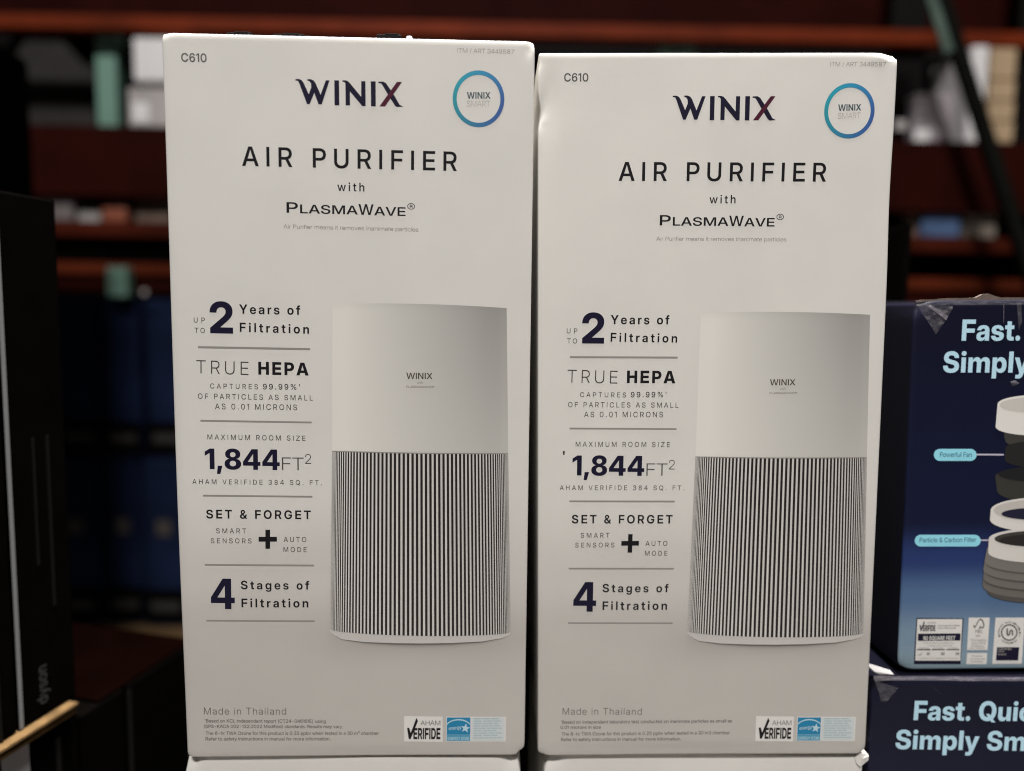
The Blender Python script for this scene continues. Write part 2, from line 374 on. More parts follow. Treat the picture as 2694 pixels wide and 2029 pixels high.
  '(': (400, '145,298 145,382c 177,562c 232,726c 268,785 357,785 321,711c 267,543c 239,374c 239,298 239,229c 264,89c 317,-61c 357,-145 268,-145 208,-43c 145,183c'),
  ')': (400, '43,-145 84,-61c 136,90c 161,229c 161,298 161,374c 133,543c 79,711c 43,785 132,785 168,726c 223,562c 255,382c 255,298 255,182c 192,-43c 132,-145'),
  '-': (661, '494,348 494,264 166,264 166,348'),
  '.': (275, '140,-8 112,-8c 74,30c 74,58 74,85c 112,123c 140,123 167,123c 206,85c 206,58 206,30c 167,-8c'),
  '0': (636, '318,-12 234,-12c 113,82c 47,254c 47,372 47,491c 113,663c 234,757c 318,757 402,757c 523,663c 589,491c 589,372 589,254c 523,82c 402,-12c/318,73 374,73c 453,145c 496,279c 496,372 496,466c 453,600c 374,672c 318,672 262,672c 183,600c 140,466c 140,372 140,279c 183,145c 262,73c'),
  '1': (384, '308,745 308,0 214,0 214,648 212,648 29,524 29,623 210,745'),
  '2': (661, '85,0 85,78 347,325 392,367c 450,432c 478,494c 478,531 478,574c 442,638c 376,672c 331,672 283,672c 215,632c 178,559c 178,509 87,509 87,582c 148,694c 258,757c 331,757 401,757c 509,700c 570,599c 570,534 570,487c 536,405c 463,317c 406,263 218,87 218,85 576,85 576,0'),
  '3': (620, '313,-12 235,-12c 117,49c 50,156c 50,225 148,225 148,177c 188,109c 261,73c 311,73 360,73c 435,106c 477,168c 477,210 477,249c 432,307c 353,340c 299,340 238,340 238,424 299,424 345,424c 415,453c 454,507c 454,543 454,583c 418,641c 353,673c 309,673 264,673c 197,639c 160,577c 160,534 66,534 66,599c 129,700c 239,757c 309,757 379,757c 487,702c 549,609c 549,549 549,491c 477,404c 416,386 416,383 464,375c 534,326c 572,253c 572,208 572,144c 505,45c 387,-12c'),
  '4': (643, '34,172 34,251 381,745 441,745 441,635 405,635 140,259 140,256 609,256 609,172/407,0 407,195 407,232 407,745 500,745 500,0'),
  '5': (661, '330,-10 259,-10c 146,48c 79,148c 76,211 172,211 176,172c 218,110c 287,75c 330,75 377,75c 448,118c 488,194c 488,243 488,292c 449,368c 380,411c 334,411 279,411c 197,368c 179,328 86,331 115,745 542,745 542,660 202,660 183,429 184,429 216,463c 299,496c 348,496 399,496c 485,459c 547,391c 582,299c 582,244 582,170c 518,55c 405,-10c'),
  '6': (610, '310,-12 251,-12c 154,33c 85,121c 47,254c 47,343 47,438c 81,590c 150,699c 253,757c 322,757 387,757c 487,706c 549,616c 556,557 461,557 451,609c 381,672c 325,672 264,672c 181,601c 140,474c 140,391 142,391 160,420c 216,463c 288,486c 327,486 394,486c 501,422c 562,310c 562,239 562,166c 498,53c 385,-12c/310,73 354,73c 426,118c 468,193c 468,239 468,285c 428,359c 357,402c 313,402 280,402c 221,377c 178,331c 153,272c 153,238 153,193c 195,118c 266,73c'),
  '8': (661, '330,-12 255,-12c 139,42c 74,137c 74,198 74,248c 116,329c 187,383c 232,389 232,389 174,401c 101,492c 101,557 101,614c 160,705c 264,757c 330,757 396,757c 500,705c 559,614c 559,557 559,492c 486,401c 428,389 428,389 473,383c 545,329c 587,247c 587,198 587,137c 521,42c 406,-12c/330,72 379,72c 451,105c 490,164c 490,203 490,244c 449,307c 377,344c 330,344 284,344c 211,307c 170,244c 170,203 170,164c 209,105c 281,72c/330,425 370,425c 431,456c 465,513c 465,550 465,587c 431,642c 371,673c 330,673 290,673c 229,642c 195,587c 195,550 195,513c 229,456c 290,425c'),
  ':': (275, '140,-8 112,-8c 74,30c 74,58 74,85c 112,123c 140,123 167,123c 206,85c 206,58 206,30c 167,-8c/140,383 112,383c 74,421c 74,448 74,476c 112,514c 140,514 167,514c 206,476c 206,448 206,421c 167,383c'),
  'A': (683, '13,0 286,745 399,745 670,0 566,0 413,439 397,485c 358,605c 329,699 355,699 326,605c 287,485c 271,439 116,0/156,204 156,289 527,289 527,204'),
  'B': (658, '76,0 76,745 346,745 423,745c 529,695c 585,607c 585,548 585,504c 555,441c 500,399c 463,387 463,385 504,379c 573,336c 615,261c 615,207 615,145c 558,52c 441,0c 353,0/173,85 350,85 433,85c 517,148c 517,206 517,245c 479,304c 406,337c 355,337 173,337/173,420 347,420 390,420c 455,449c 489,504c 489,541 489,595c 416,660c 347,660 173,660'),
  'C': (742, '390,-12 288,-12c 134,85c 47,258c 47,372 47,487c 134,660c 288,757c 390,757 448,757c 551,722c 633,655c 687,562c 697,503 598,503 590,543c 552,603c 497,645c 429,667c 390,667 315,667c 205,593c 144,461c 144,372 144,283c 205,151c 315,78c 390,78 429,78c 497,100c 551,141c 590,202c 599,241 697,241 688,183c 633,90c 552,24c 449,-12c'),
  'D': (714, '309,0 129,0 129,86 303,86 393,86c 512,155c 570,284c 570,374 570,463c 513,591c 398,659c 312,659 125,659 125,745 319,745 428,745c 584,656c 667,489c 667,374 667,258c 583,90c 423,0c/173,745 173,0 76,0 76,745'),
  'E': (601, '76,0 76,745 558,745 558,659 173,659 173,423 530,423 530,337 173,337 173,86 559,86 559,0'),
  'F': (578, '76,0 76,745 545,745 545,659 173,659 173,419 514,419 514,333 173,333 173,0'),
  'G': (752, '388,-12 288,-12c 135,86c 47,259c 47,372 47,487c 134,660c 288,757c 386,757 446,757c 550,720c 633,653c 687,561c 697,505 598,505 589,541c 551,600c 496,643c 427,667c 387,667 315,667c 206,594c 144,461c 144,372 144,283c 206,152c 316,78c 388,78 450,78c 548,132c 606,229c 606,293 635,291 414,291 414,375 702,375 702,293 702,204c 619,67c 477,-12c'),
  'H': (734, '76,0 76,745 173,745 173,424 561,424 561,745 658,745 658,0 561,0 561,338 173,338 173,0'),
  'I': (249, '173,745 173,0 76,0 76,745'),
  'K': (663, '142,208 142,328 168,359c 220,418c 272,476c 299,505 520,745 647,745 329,403 324,403/76,0 76,745 173,745 173,492 173,330 173,283 173,0/533,0 265,377 325,453 648,0'),
  'L': (557, '76,0 76,745 173,745 173,86 527,86 527,0'),
  'M': (892, '76,0 76,745 211,745 392,280 399,263c 417,213c 436,158c 453,108c 459,90 436,90 442,107c 459,157c 478,213c 496,263c 502,280 680,745 816,745 816,0 721,0 721,423 721,447c 721,504c 723,566c 724,628c 725,658 737,658 725,623c 701,554c 679,492c 660,441c 653,423 486,0 406,0 237,423 230,441c 211,491c 189,553c 164,622c 151,658 167,658 168,629c 169,567c 170,505c 171,447c 171,423 171,0'),
  'N': (738, '76,0 76,745 187,745 486,272 497,256c 528,202c 565,139c 581,107 571,91 569,122c 566,196c 565,262c 565,280 565,745 663,745 663,0 550,0 284,421 271,442c 233,504c 183,588c 153,640 166,658 169,601c 172,509c 173,441c 173,422 173,0'),
  'O': (771, '385,-12 287,-12c 134,86c 47,258c 47,372 47,486c 134,659c 287,757c 385,757 484,757c 636,659c 723,486c 723,372 723,258c 636,85c 484,-12c/385,78 452,78c 561,146c 626,278c 626,372 626,467c 561,599c 452,667c 385,667 319,667c 209,599c 144,467c 144,372 144,278c 209,146c 319,78c'),
  'P': (634, '76,0 76,745 343,745 423,745c 537,688c 598,584c 598,515 598,445c 536,342c 420,284c 340,284 131,284 131,369 339,369 391,369c 463,405c 501,471c 501,515 501,559c 463,624c 391,659c 338,659 173,659 173,0'),
  'Q': (771, '347,235 449,235 530,128 555,95 680,-69 576,-69 495,39 472,71/385,-12 287,-12c 134,86c 47,258c 47,372 47,486c 134,659c 287,757c 385,757 484,757c 636,659c 723,486c 723,372 723,258c 636,85c 484,-12c/385,78 452,78c 561,146c 626,278c 626,372 626,467c 561,599c 452,667c 385,667 319,667c 209,599c 144,467c 144,372 144,278c 209,146c 319,78c'),
  'R': (652, '76,0 76,745 350,745 430,745c 544,689c 605,586c 605,516 605,447c 541,345c 424,289c 344,289 130,289 130,374 346,374 398,374c 471,409c 508,473c 508,516 508,561c 470,625c 398,660c 345,660 173,660 173,0/507,0 327,335 436,335 619,0'),
  'S': (639, '324,-12 238,-12c 112,47c 44,156c 43,231 141,231 142,182c 187,112c 269,75c 324,75 376,75c 455,106c 499,164c 499,203 499,234c 468,279c 404,311c 353,324 269,345 160,372c 59,467c 59,543 59,607c 124,703c 241,757c 318,757 396,757c 511,701c 576,600c 578,531 482,531 478,596c 388,669c 315,669 268,669c 196,638c 155,583c 155,548 155,517c 189,474c 253,443c 301,432 382,411 432,399c 511,363c 566,313c 596,248c 596,206 596,141c 529,43c 407,-12c'),
  'T': (635, '30,659 30,745 606,745 606,659 367,659 367,0 270,0 270,659'),
  'U': (729, '365,-12 277,-12c 145,57c 73,177c 73,254 73,745 170,745 170,261 170,208c 217,125c 304,78c 365,78 425,78c 512,125c 559,208c 559,261 559,745 656,745 656,254 656,177c 584,57c 453,-12c'),
  'V': (683, '287,0 13,745 116,745 273,306 287,266c 328,139c 357,46 332,46 360,140c 401,266c 415,306 567,745 670,745 400,0'),
  'W': (985, '216,0 13,745 113,745 229,291 239,254c 256,179c 272,104c 279,66 267,66 274,104c 291,179c 308,254c 318,291 438,745 548,745 666,291 676,254c 694,179c 711,104c 718,66 704,66 712,104c 728,179c 746,254c 755,291 872,745 972,745 768,0 656,0 528,470 515,520c 492,623c 481,679 503,679 492,624c 470,521c 456,470 329,0'),
  'X': (675, '15,0 307,417 307,345 32,745 145,745 251,588 269,562c 301,513c 331,466c 347,440 330,440 345,465c 376,513c 408,562c 427,588 535,745 645,745 370,349 370,421 659,0 547,0 418,188 401,213c 371,257c 343,302c 328,326 348,326 333,302c 304,257c 274,213c 256,188 126,0'),
  'Y': (671, '287,0 287,304 13,745 126,745 272,506 295,469c 335,398c 356,358 318,358 338,398c 378,470c 400,506 546,745 658,745 384,304 384,0'),
  'Z': (634, '37,0 37,78 408,568 432,600c 483,663c 509,694 521,660 477,659c 391,659c 347,659 48,659 48,745 594,745 594,667 230,186 205,152c 151,85c 122,51 111,85 153,86c 238,86c 281,86 598,86 598,0'),
  'a': (543, '225,-9 173,-9c 89,28c 40,100c 40,153 40,199c 76,257c 136,290c 212,308c 251,313 302,319c 361,326c 386,343c 386,363 386,367 386,396c 360,440c 309,465c 272,465 236,465c 181,441c 148,401c 145,377 53,383 59,432c 119,505c 213,544c 272,544 315,544c 390,522c 446,477c 478,410c 478,365 478,0 387,0 387,75 384,75 374,55c 336,16c 273,-9c/241,70 291,70c 355,107c 387,166c 387,200 387,267 381,262c 353,254c 314,246c 270,240c 250,237 220,233c 166,214c 133,179c 133,149 133,124c 160,89c 208,70c'),
  'b': (593, '323,-10 285,-10c 223,13c 175,54c 158,82 155,82 155,0 65,0 65,745 158,745 158,455 160,455 175,481c 222,521c 285,544c 323,544 392,544c 496,475c 554,350c 554,267 554,184c 496,59c 393,-10c/308,71 354,71c 422,118c 460,206c 460,267 460,329c 423,417c 354,463c 308,463 259,463c 189,414c 152,327c 152,267 152,209c 189,120c 260,71c'),
  'c': (549, '288,-12 214,-12c 101,59c 39,184c 39,266 39,348c 101,475c 214,546c 288,546 333,546c 409,519c 469,471c 507,406c 514,366 422,360 417,383c 395,421c 361,448c 316,464c 288,464 238,464c 169,414c 132,324c 132,266 132,208c 169,120c 238,70c 288,70 317,70c 361,85c 394,113c 416,151c 421,175 514,169 508,130c 469,64c 409,15c 332,-12c'),
  'd': (593, '269,-10 201,-10c 96,59c 39,184c 39,267 39,350c 97,475c 201,544c 269,544 308,544c 370,521c 418,481c 433,455 435,455 435,745 527,745 527,0 437,0 437,82 434,82 418,54c 370,13c 308,-10c/285,71 333,71c 403,120c 441,209c 441,267 441,327c 403,414c 333,463c 285,463 239,463c 170,417c 132,329c 132,267 132,206c 170,118c 239,71c'),
  'e': (562, '289,-12 211,-12c 99,59c 39,185c 39,266 39,347c 100,474c 211,546c 282,546 336,546c 424,508c 490,436c 525,333c 525,268 525,240 88,240 88,316 475,316 434,290 434,343c 398,422c 330,465c 283,465 236,465c 168,422c 130,344c 130,293 130,252 130,197c 168,115c 240,69c 290,69 326,69c 381,91c 418,131c 426,158 517,153 506,104c 442,30c 348,-12c'),
  'f': (334, '310,535 310,457 8,457 8,535/106,0 106,622 106,663c 143,722c 209,753c 252,753 274,753c 309,750c 315,749 309,671 304,672c 274,673c 263,673 228,673c 198,642c 198,607 198,0'),
  'g': (593, '290,-217 229,-217c 133,-181c 73,-113c 64,-66 154,-56 162,-81c 198,-118c 254,-138c 290,-138 357,-138c 436,-68c 436,-1 436,86 434,86 417,58c 370,17c 308,-5c 269,-5 201,-5c 97,63c 39,186c 39,268 39,351c 97,475c 201,544c 269,544 308,544c 371,522c 419,480c 435,451 437,451 437,535 527,535 527,-1 527,-78c 463,-174c 355,-217c/285,76 333,76c 403,124c 441,210c 441,269 441,327c 403,415c 334,463c 285,463 239,463c 170,417c 132,330c 132,269 132,207c 170,121c 239,76c'),
  'h': (574, '158,313 158,0 65,0 65,745 158,745 158,404 134,404 160,477c 252,544c 316,544 371,544c 458,498c 509,404c 509,334 509,0 416,0 416,326 416,392c 352,461c 294,461 256,461c 194,430c 158,364c'),
  'i': (223, '65,0 65,535 158,535 158,0/112,632 86,632c 50,667c 50,692 50,718c 86,753c 111,753 137,753c 173,718c 173,692 173,667c 137,632c'),
  'l': (223, '158,745 158,0 65,0 65,745'),
  'm': (872, '65,0 65,535 155,535 155,422 146,422 160,463c 211,517c 276,545c 312,545 374,545c 458,473c 469,422 452,422 464,457c 514,513c 586,545c 631,545 679,545c 759,503c 806,418c 806,353 806,0 714,0 714,350 714,410c 647,462c 603,462 565,462c 511,430c 482,376c 482,341 482,0 390,0 390,358 390,405c 328,462c 281,462 249,462c 192,431c 158,372c 158,328 158,0'),
  'n': (574, '158,313 158,0 65,0 65,535 155,535 155,404 134,404 160,477c 252,544c 316,544 371,544c 458,498c 508,404c 508,334 508,0 416,0 416,326 416,392c 352,461c 294,461 256,461c 194,430c 158,364c'),
  'o': (576, '288,-12 214,-12c 101,59c 39,184c 39,266 39,349c 101,475c 214,546c 288,546 363,546c 475,475c 538,349c 538,266 538,184c 475,59c 363,-12c/288,70 338,70c 408,120c 444,208c 444,266 444,324c 408,413c 338,464c 288,464 239,464c 169,414c 132,324c 132,266 132,208c 169,120c 238,70c'),
  'p': (593, '65,-209 65,535 155,535 155,455 158,455 174,481c 221,521c 285,544c 323,544 392,544c 496,475c 554,350c 554,267 554,184c 496,59c 393,-10c 323,-10 285,-10c 224,13c 177,54c 160,81 158,81 158,-209/308,71 354,71c 422,118c 460,206c 460,267 460,329c 423,417c 354,463c 308,463 259,463c 189,414c 152,327c 152,267 152,209c 189,120c 260,71c'),
  'r': (347, '65,0 65,535 154,535 154,450 157,450 171,492c 238,543c 287,543 299,543c 320,541c 326,540 326,450 321,451c 291,455c 273,455 241,455c 189,427c 158,370c 158,327 158,0'),
  's': (502, '254,-12 196,-12c 103,25c 45,99c 40,154 131,159 137,113c 199,65c 252,65 307,65c 370,111c 370,145 370,174c 327,209c 291,217 203,238 129,255c 53,330c 53,389 53,435c 104,506c 193,546c 251,546 308,546c 396,506c 448,433c 452,383 364,378 361,416c 302,469c 252,469 204,469c 146,423c 146,390 146,361c 189,325c 229,316 315,296 392,278c 463,206c 463,149 463,99c 409,27c 315,-12c'),
  't': (328, '300,535 300,457 8,457 8,535/100,676 192,676 192,135 192,103c 218,77c 251,77 262,77c 289,78c 300,79 304,1 290,0c 257,-2c 242,-2 171,-2c 100,62c 100,125'),
  'u': (574, '258,-9 204,-9c 116,37c 65,131c 65,201 65,535 158,535 158,209 158,143c 223,74c 280,74 318,74c 380,105c 416,171c 416,222 416,535 509,535 509,0 419,0 419,130 440,130 414,58c 321,-9c'),
  'v': (540, '222,0 17,535 116,535 229,229 244,187c 271,104c 284,63 259,63 272,104c 298,187c 313,229 425,535 523,535 318,0'),
  'w': (791, '183,0 18,535 115,535 180,305 195,252c 224,136c 239,75 225,75 240,135c 269,251c 285,305 350,535 441,535 506,305 521,251c 550,135c 565,75 550,75 565,135c 595,251c 610,305 676,535 773,535 608,0 512,0 443,240 433,276c 413,350c 394,426c 384,463 407,463 397,426c 378,350c 358,276c 348,240 277,0'),
  'y': (540, '67,-207 73,-128 117,-128 136,-130c 165,-118c 189,-88c 198,-63 223,3 17,535 116,535 229,229 244,187c 271,104c 284,63 258,63 271,104c 298,187c 313,229 425,535 523,535 280,-93 265,-131c 221,-183c 162,-210c 127,-210 110,-210c 80,-208c'),
  'z': (511, '51,0 51,69 342,450 342,453 53,453 53,535 456,535 456,463 169,84 169,82 460,82 460,0'),
  '®': (654, '327,173 267,173c 162,218c 82,298c 36,404c 36,464 36,524c 82,630c 162,710c 267,755c 327,755 388,755c 493,710c 573,630c 618,524c 618,464 618,404c 573,298c 493,218c 388,173c/327,244 388,244c 488,303c 548,403c 548,464 548,525c 488,625c 388,684c 327,684 266,684c 166,625c 107,525c 107,464 107,403c 166,303c 267,244c/380,331 317,454 388,454 453,331/221,331 221,599 342,599 372,599c 418,578c 444,537c 444,509 444,481c 417,440c 369,418c 338,418 262,418 262,471 333,471 352,471c 377,491c 377,509 377,526c 352,545c 334,545 287,545 287,331'),
  '³': (420, '213,433 160,433c 83,470c 42,532c 42,570 129,570 129,540c 176,503c 212,503 249,503c 294,539c 294,568 294,596c 245,630c 202,630 144,630 144,684 255,773 255,774 67,774 67,846 362,846 362,778 214,658 214,676 269,681c 344,654c 383,600c 383,564 383,525c 340,466c 263,433c'),
  '’': (215, '49,489 92,745 191,745 116,489'),
 },
 560: {
  ' ': (275, ''),
  '%': (939, '236,390 186,390c 114,435c 73,514c 73,563 73,584 73,634c 114,712c 187,757c 236,757 285,757c 358,712c 398,634c 398,584 398,563 398,514c 358,435c 285,390c/236,470 269,470c 306,520c 306,563 306,584 306,627c 270,678c 236,678 202,678c 165,627c 165,584 165,563 165,520c 202,470c/704,-12 655,-12c 582,33c 542,111c 542,161 542,181 542,231c 582,309c 655,354c 704,354 754,354c 826,309c 866,231c 866,181 866,161 866,111c 826,32c 753,-12c/704,67 738,67c 774,117c 774,161 774,181 774,224c 738,275c 704,275 670,275c 634,224c 634,181 634,161 634,117c 670,67c/163,0 675,745 773,745 261,0'),
  "'": (283, '97,470 85,745 198,745 186,470'),
  '.': (275, '139,-9 108,-9c 64,35c 64,66 64,98c 108,142c 139,142 171,142c 214,98c 214,66 214,35c 171,-9c'),
  '0': (653, '326,-12 238,-12c 110,82c 41,253c 41,372 41,491c 110,663c 238,757c 326,757 415,757c 543,663c 612,491c 612,372 612,253c 543,82c 415,-12c/326,92 378,92c 453,159c 493,285c 493,372 493,460c 453,586c 378,653c 327,653 275,653c 200,585c 160,460c 160,372 160,285c 200,159c 275,92c'),
  '1': (396, '328,745 328,0 208,0 208,628 206,628 27,509 27,625 208,745'),
  '5': (661, '329,-10 255,-10c 138,48c 68,151c 65,218 185,218 188,181c 227,124c 290,91c 330,91 373,91c 437,131c 474,200c 474,245 474,290c 438,359c 374,399c 332,399 282,399c 207,358c 191,321 76,325 103,745 551,745 551,641 212,641 195,435 197,435 227,466c 307,499c 355,499 405,499c 492,461c 557,393c 593,302c 593,247 593,172c 527,56c 408,-10c'),
  '6': (624, '319,-12 256,-12c 154,34c 81,124c 41,259c 41,348 41,442c 78,592c 150,700c 257,757c 328,757 398,757c 504,703c 569,610c 576,549 457,549 447,597c 381,654c 329,654 272,654c 196,589c 158,473c 158,396 160,396 178,425c 234,467c 304,489c 343,489 412,489c 520,425c 583,313c 583,242 583,168c 516,53c 397,-12c/319,91 359,91c 425,131c 463,199c 463,242 463,284c 426,351c 362,390c 321,390 290,390c 237,367c 197,326c 175,272c 175,241 175,199c 213,131c 278,91c'),
  '9': (624, '295,-12 226,-12c 119,42c 53,135c 46,196 165,196 175,148c 241,91c 293,91 351,91c 426,156c 465,273c 465,349 463,349 445,320c 390,279c 321,258c 281,258 213,258c 104,322c 41,433c 41,504 41,578c 108,693c 227,757c 305,757 368,757c 470,711c 543,621c 583,487c 583,397 583,303c 546,153c 473,45c 365,-12c/303,357 334,357c 387,380c 427,421c 449,474c 449,506 449,547c 411,614c 346,654c 305,654 265,654c 199,615c 161,547c 161,505 161,463c 198,396c 263,357c'),
  'A': (710, '11,0 278,745 432,745 699,0 562,0 427,402 408,460c 366,597c 338,692 371,692 344,597c 302,460c 283,402 145,0/165,185 165,288 545,288 545,185'),
  'C': (744, '388,-12 287,-12c 130,83c 41,256c 41,372 41,489c 130,662c 287,757c 388,757 450,757c 557,720c 641,651c 696,555c 705,494 579,494 572,530c 538,586c 488,625c 426,645c 390,645 321,645c 221,577c 166,455c 166,372 166,289c 221,167c 321,100c 390,100 426,100c 488,120c 537,159c 572,214c 579,250 705,250 696,191c 642,95c 558,26c 451,-12c'),
  'D': (718, '315,0 129,0 129,107 308,107 391,107c 499,169c 553,289c 553,373 553,458c 500,576c 393,638c 313,638 125,638 125,745 321,745 432,745c 591,655c 677,489c 677,373 677,258c 591,90c 429,0c/192,745 192,0 67,0 67,745'),
  'E': (611, '67,0 67,745 571,745 571,638 192,638 192,431 543,431 543,325 192,325 192,107 572,107 572,0'),
  'F': (587, '67,0 67,745 557,745 557,638 192,638 192,422 528,422 528,316 192,316 192,0'),
  'G': (754, '388,-12 286,-12c 129,85c 41,257c 41,372 41,489c 131,662c 287,757c 386,757 448,757c 556,720c 640,652c 695,558c 704,501 577,501 570,534c 536,586c 487,624c 425,645c 388,645 322,645c 222,578c 166,456c 166,372 166,289c 222,167c 322,100c 390,100 447,100c 536,147c 587,232c 587,288 619,285 410,285 410,385 709,385 709,297 709,206c 625,67c 481,-12c'),
  'I': (259, '192,745 192,0 67,0 67,745'),
  'L': (564, '67,0 67,745 192,745 192,107 536,107 536,0'),
  'M': (907, '67,0 67,745 247,745 400,337 407,317c 426,257c 446,192c 464,131c 469,110 440,110 446,131c 464,191c 484,257c 503,317c 510,337 660,745 840,745 840,0 718,0 718,390 718,414c 719,477c 721,547c 722,619c 723,652 737,652 725,615c 701,538c 679,468c 659,410c 652,390 505,0 403,0 254,390 247,410c 227,468c 204,538c 179,614c 167,652 184,652 185,620c 187,548c 188,478c 190,414c 190,390 190,0'),
  'N': (744, '67,0 67,745 204,745 474,317 485,299c 518,242c 556,174c 573,141 559,118 557,151c 554,232c 552,307c 552,328 552,745 677,745 677,0 540,0 297,384 283,407c 244,473c 195,559c 165,611 185,627 187,571c 191,476c 192,405c 192,385 192,0'),
  'P': (642, '67,0 67,745 347,745 429,745c 547,686c 610,579c 610,507 610,435c 546,328c 427,269c 344,269 139,269 139,375 338,375 386,375c 452,408c 487,467c 487,507 487,548c 452,606c 385,639c 338,639 192,639 192,0'),
  'R': (659, '67,0 67,745 352,745 434,745c 552,687c 615,581c 615,509 615,438c 549,333c 428,276c 345,276 140,276 140,379 344,379 391,379c 457,411c 492,469c 492,509 492,549c 457,607c 391,639c 343,639 192,639 192,0/493,0 317,336 452,336 631,0'),
  'S': (653, '330,-12 241,-12c 111,47c 41,159c 40,236 162,236 164,191c 205,128c 280,94c 331,94 379,94c 450,122c 490,173c 490,206 490,234c 460,275c 398,304c 350,316 268,335 160,361c 56,459c 56,537 56,603c 124,702c 246,757c 326,757 407,757c 527,700c 594,596c 596,526 477,526 473,584c 391,650c 325,650 282,650c 217,623c 180,575c 180,543 180,516c 211,477c 272,449c 317,439 392,421 446,408c 528,372c 584,321c 613,254c 613,212 613,144c 545,44c 418,-12c'),
  'T': (646, '28,638 28,745 618,745 618,638 386,638 386,0 261,0 261,638'),
  'U': (728, '364,-12 274,-12c 139,57c 65,178c 65,257 65,745 188,745 188,267 188,218c 231,142c 310,99c 364,99 419,99c 497,142c 540,218c 540,267 540,745 663,745 663,257 663,178c 589,57c 455,-12c'),
  'V': (706, '279,0 11,745 146,745 284,343 302,290c 345,147c 374,54 340,54 368,148c 410,290c 427,343 562,745 695,745 432,0'),
  'W': (1007, '213,0 11,745 142,745 244,332 255,291c 272,206c 289,121c 297,79 276,79 284,121c 301,206c 320,291c 331,332 437,745 570,745 675,332 686,291c 705,206c 723,121c 731,79 709,79 717,121c 734,206c 752,291c 762,332 864,745 996,745 793,0 652,0 536,437 523,486c 500,596c 488,659 518,659 505,597c 484,487c 470,437 355,0'),
  'X': (698, '13,0 312,427 312,334 33,745 176,745 271,603 288,576c 319,527c 349,478c 364,452 336,452 352,478c 382,527c 414,576c 431,603 528,745 667,745 391,340 391,430 685,0 541,0 424,173 408,197c 379,240c 352,283c 338,306 360,306 346,283c 319,241c 290,197c 274,173 154,0'),
  'Y': (693, '286,0 286,292 11,745 155,745 292,512 312,478c 348,411c 367,374 331,374 348,411c 385,478c 404,512 539,745 682,745 409,292 409,0'),
  'd': (606, '265,-11 196,-11c 93,58c 35,183c 35,267 35,351c 93,476c 197,545c 264,545 302,545c 363,522c 409,483c 424,456 426,456 426,745 545,745 545,0 428,0 428,82 426,82 410,54c 364,12c 303,-11c/292,90 335,90c 398,134c 432,214c 432,268 432,321c 398,401c 335,445c 292,445 251,445c 189,403c 156,324c 156,268 156,212c 189,132c 251,90c'),
  'e': (572, '294,-12 214,-12c 98,59c 35,185c 35,266 35,348c 99,474c 213,546c 287,546 343,546c 435,508c 502,435c 539,333c 539,269 539,235 87,235 87,320 478,320 425,296 425,343c 392,412c 331,450c 289,450 247,450c 186,412c 152,343c 152,298 152,245 152,196c 186,123c 251,84c 296,84 328,84c 378,103c 412,138c 419,162 531,157 521,107c 454,31c 355,-12c'),
  'g': (606, '297,-217 229,-217c 130,-179c 69,-108c 60,-60 174,-51 181,-73c 214,-106c 264,-124c 297,-124 358,-124c 428,-60c 428,2 428,89 425,89 409,60c 363,20c 303,-2c 265,-2 197,-2c 93,65c 35,187c 35,269 35,352c 94,476c 197,545c 264,545 302,545c 364,522c 411,481c 426,453 428,453 428,535 546,535 546,8 546,-72c 480,-171c 367,-217c/292,97 335,97c 398,139c 432,218c 432,271 432,324c 398,402c 335,446c 292,446 251,446c 189,404c 156,326c 156,271 156,215c 190,138c 251,97c'),
  'h': (590, '179,307 179,0 60,0 60,745 179,745 179,401 155,401 180,472c 273,545c 340,545 396,545c 481,497c 530,404c 530,335 530,0 411,0 411,318 411,378c 353,440c 300,440 266,440c 211,412c 179,353c'),
  'i': (240, '60,0 60,535 179,535 179,0/120,618 89,618c 48,658c 48,687 48,716c 89,756c 120,756 150,756c 192,716c 192,687 192,658c 150,618c'),
  'n': (590, '179,307 179,0 60,0 60,535 176,535 177,401 155,401 180,472c 273,545c 340,545 396,545c 481,497c 530,404c 530,335 530,0 411,0 411,318 411,378c 353,440c 300,440 266,440c 211,412c 179,353c'),
  'o': (589, '294,-12 217,-12c 100,58c 35,184c 35,266 35,349c 100,475c 217,546c 294,546 372,546c 489,475c 553,349c 553,266 553,184c 489,58c 372,-12c/294,88 338,88c 400,133c 433,213c 433,266 433,320c 400,401c 338,446c 294,446 251,446c 189,401c 156,320c 156,266 156,213c 189,133c 251,88c'),
  'r': (368, '60,0 60,535 175,535 175,447 178,447 192,492c 258,541c 308,541 320,541c 342,540c 350,539 350,430 343,432c 309,435c 291,435 260,435c 209,407c 179,352c 179,311 179,0'),
  's': (521, '264,-12 201,-12c 102,27c 41,103c 35,158 151,163 157,123c 214,79c 263,79 311,79c 366,118c 366,147 366,172c 327,203c 292,211 202,230 126,247c 48,323c 48,383 48,432c 101,505c 196,545c 260,545 322,545c 416,504c 471,429c 474,378 364,373 361,408c 307,455c 262,455 219,455c 167,416c 167,387 167,362c 206,331c 242,323 335,303 413,286c 487,214c 487,156 487,105c 430,29c 329,-12c'),
  't': (351, '325,535 325,439 9,439 9,535/98,676 217,676 217,149 217,119c 242,95c 273,95 284,95c 314,96c 324,97 329,1 314,0c 274,-2c 254,-2 176,-2c 98,66c 98,133'),
  'w': (817, '178,0 13,535 138,535 195,324 210,270c 238,150c 252,88 236,88 250,149c 280,269c 295,324 353,535 465,535 522,324 537,269c 566,150c 581,88 564,88 578,150c 606,269c 620,324 678,535 804,535 639,0 517,0 451,226 442,260c 423,331c 406,403c 396,438 421,438 412,403c 394,331c 375,259c 366,226 299,0'),
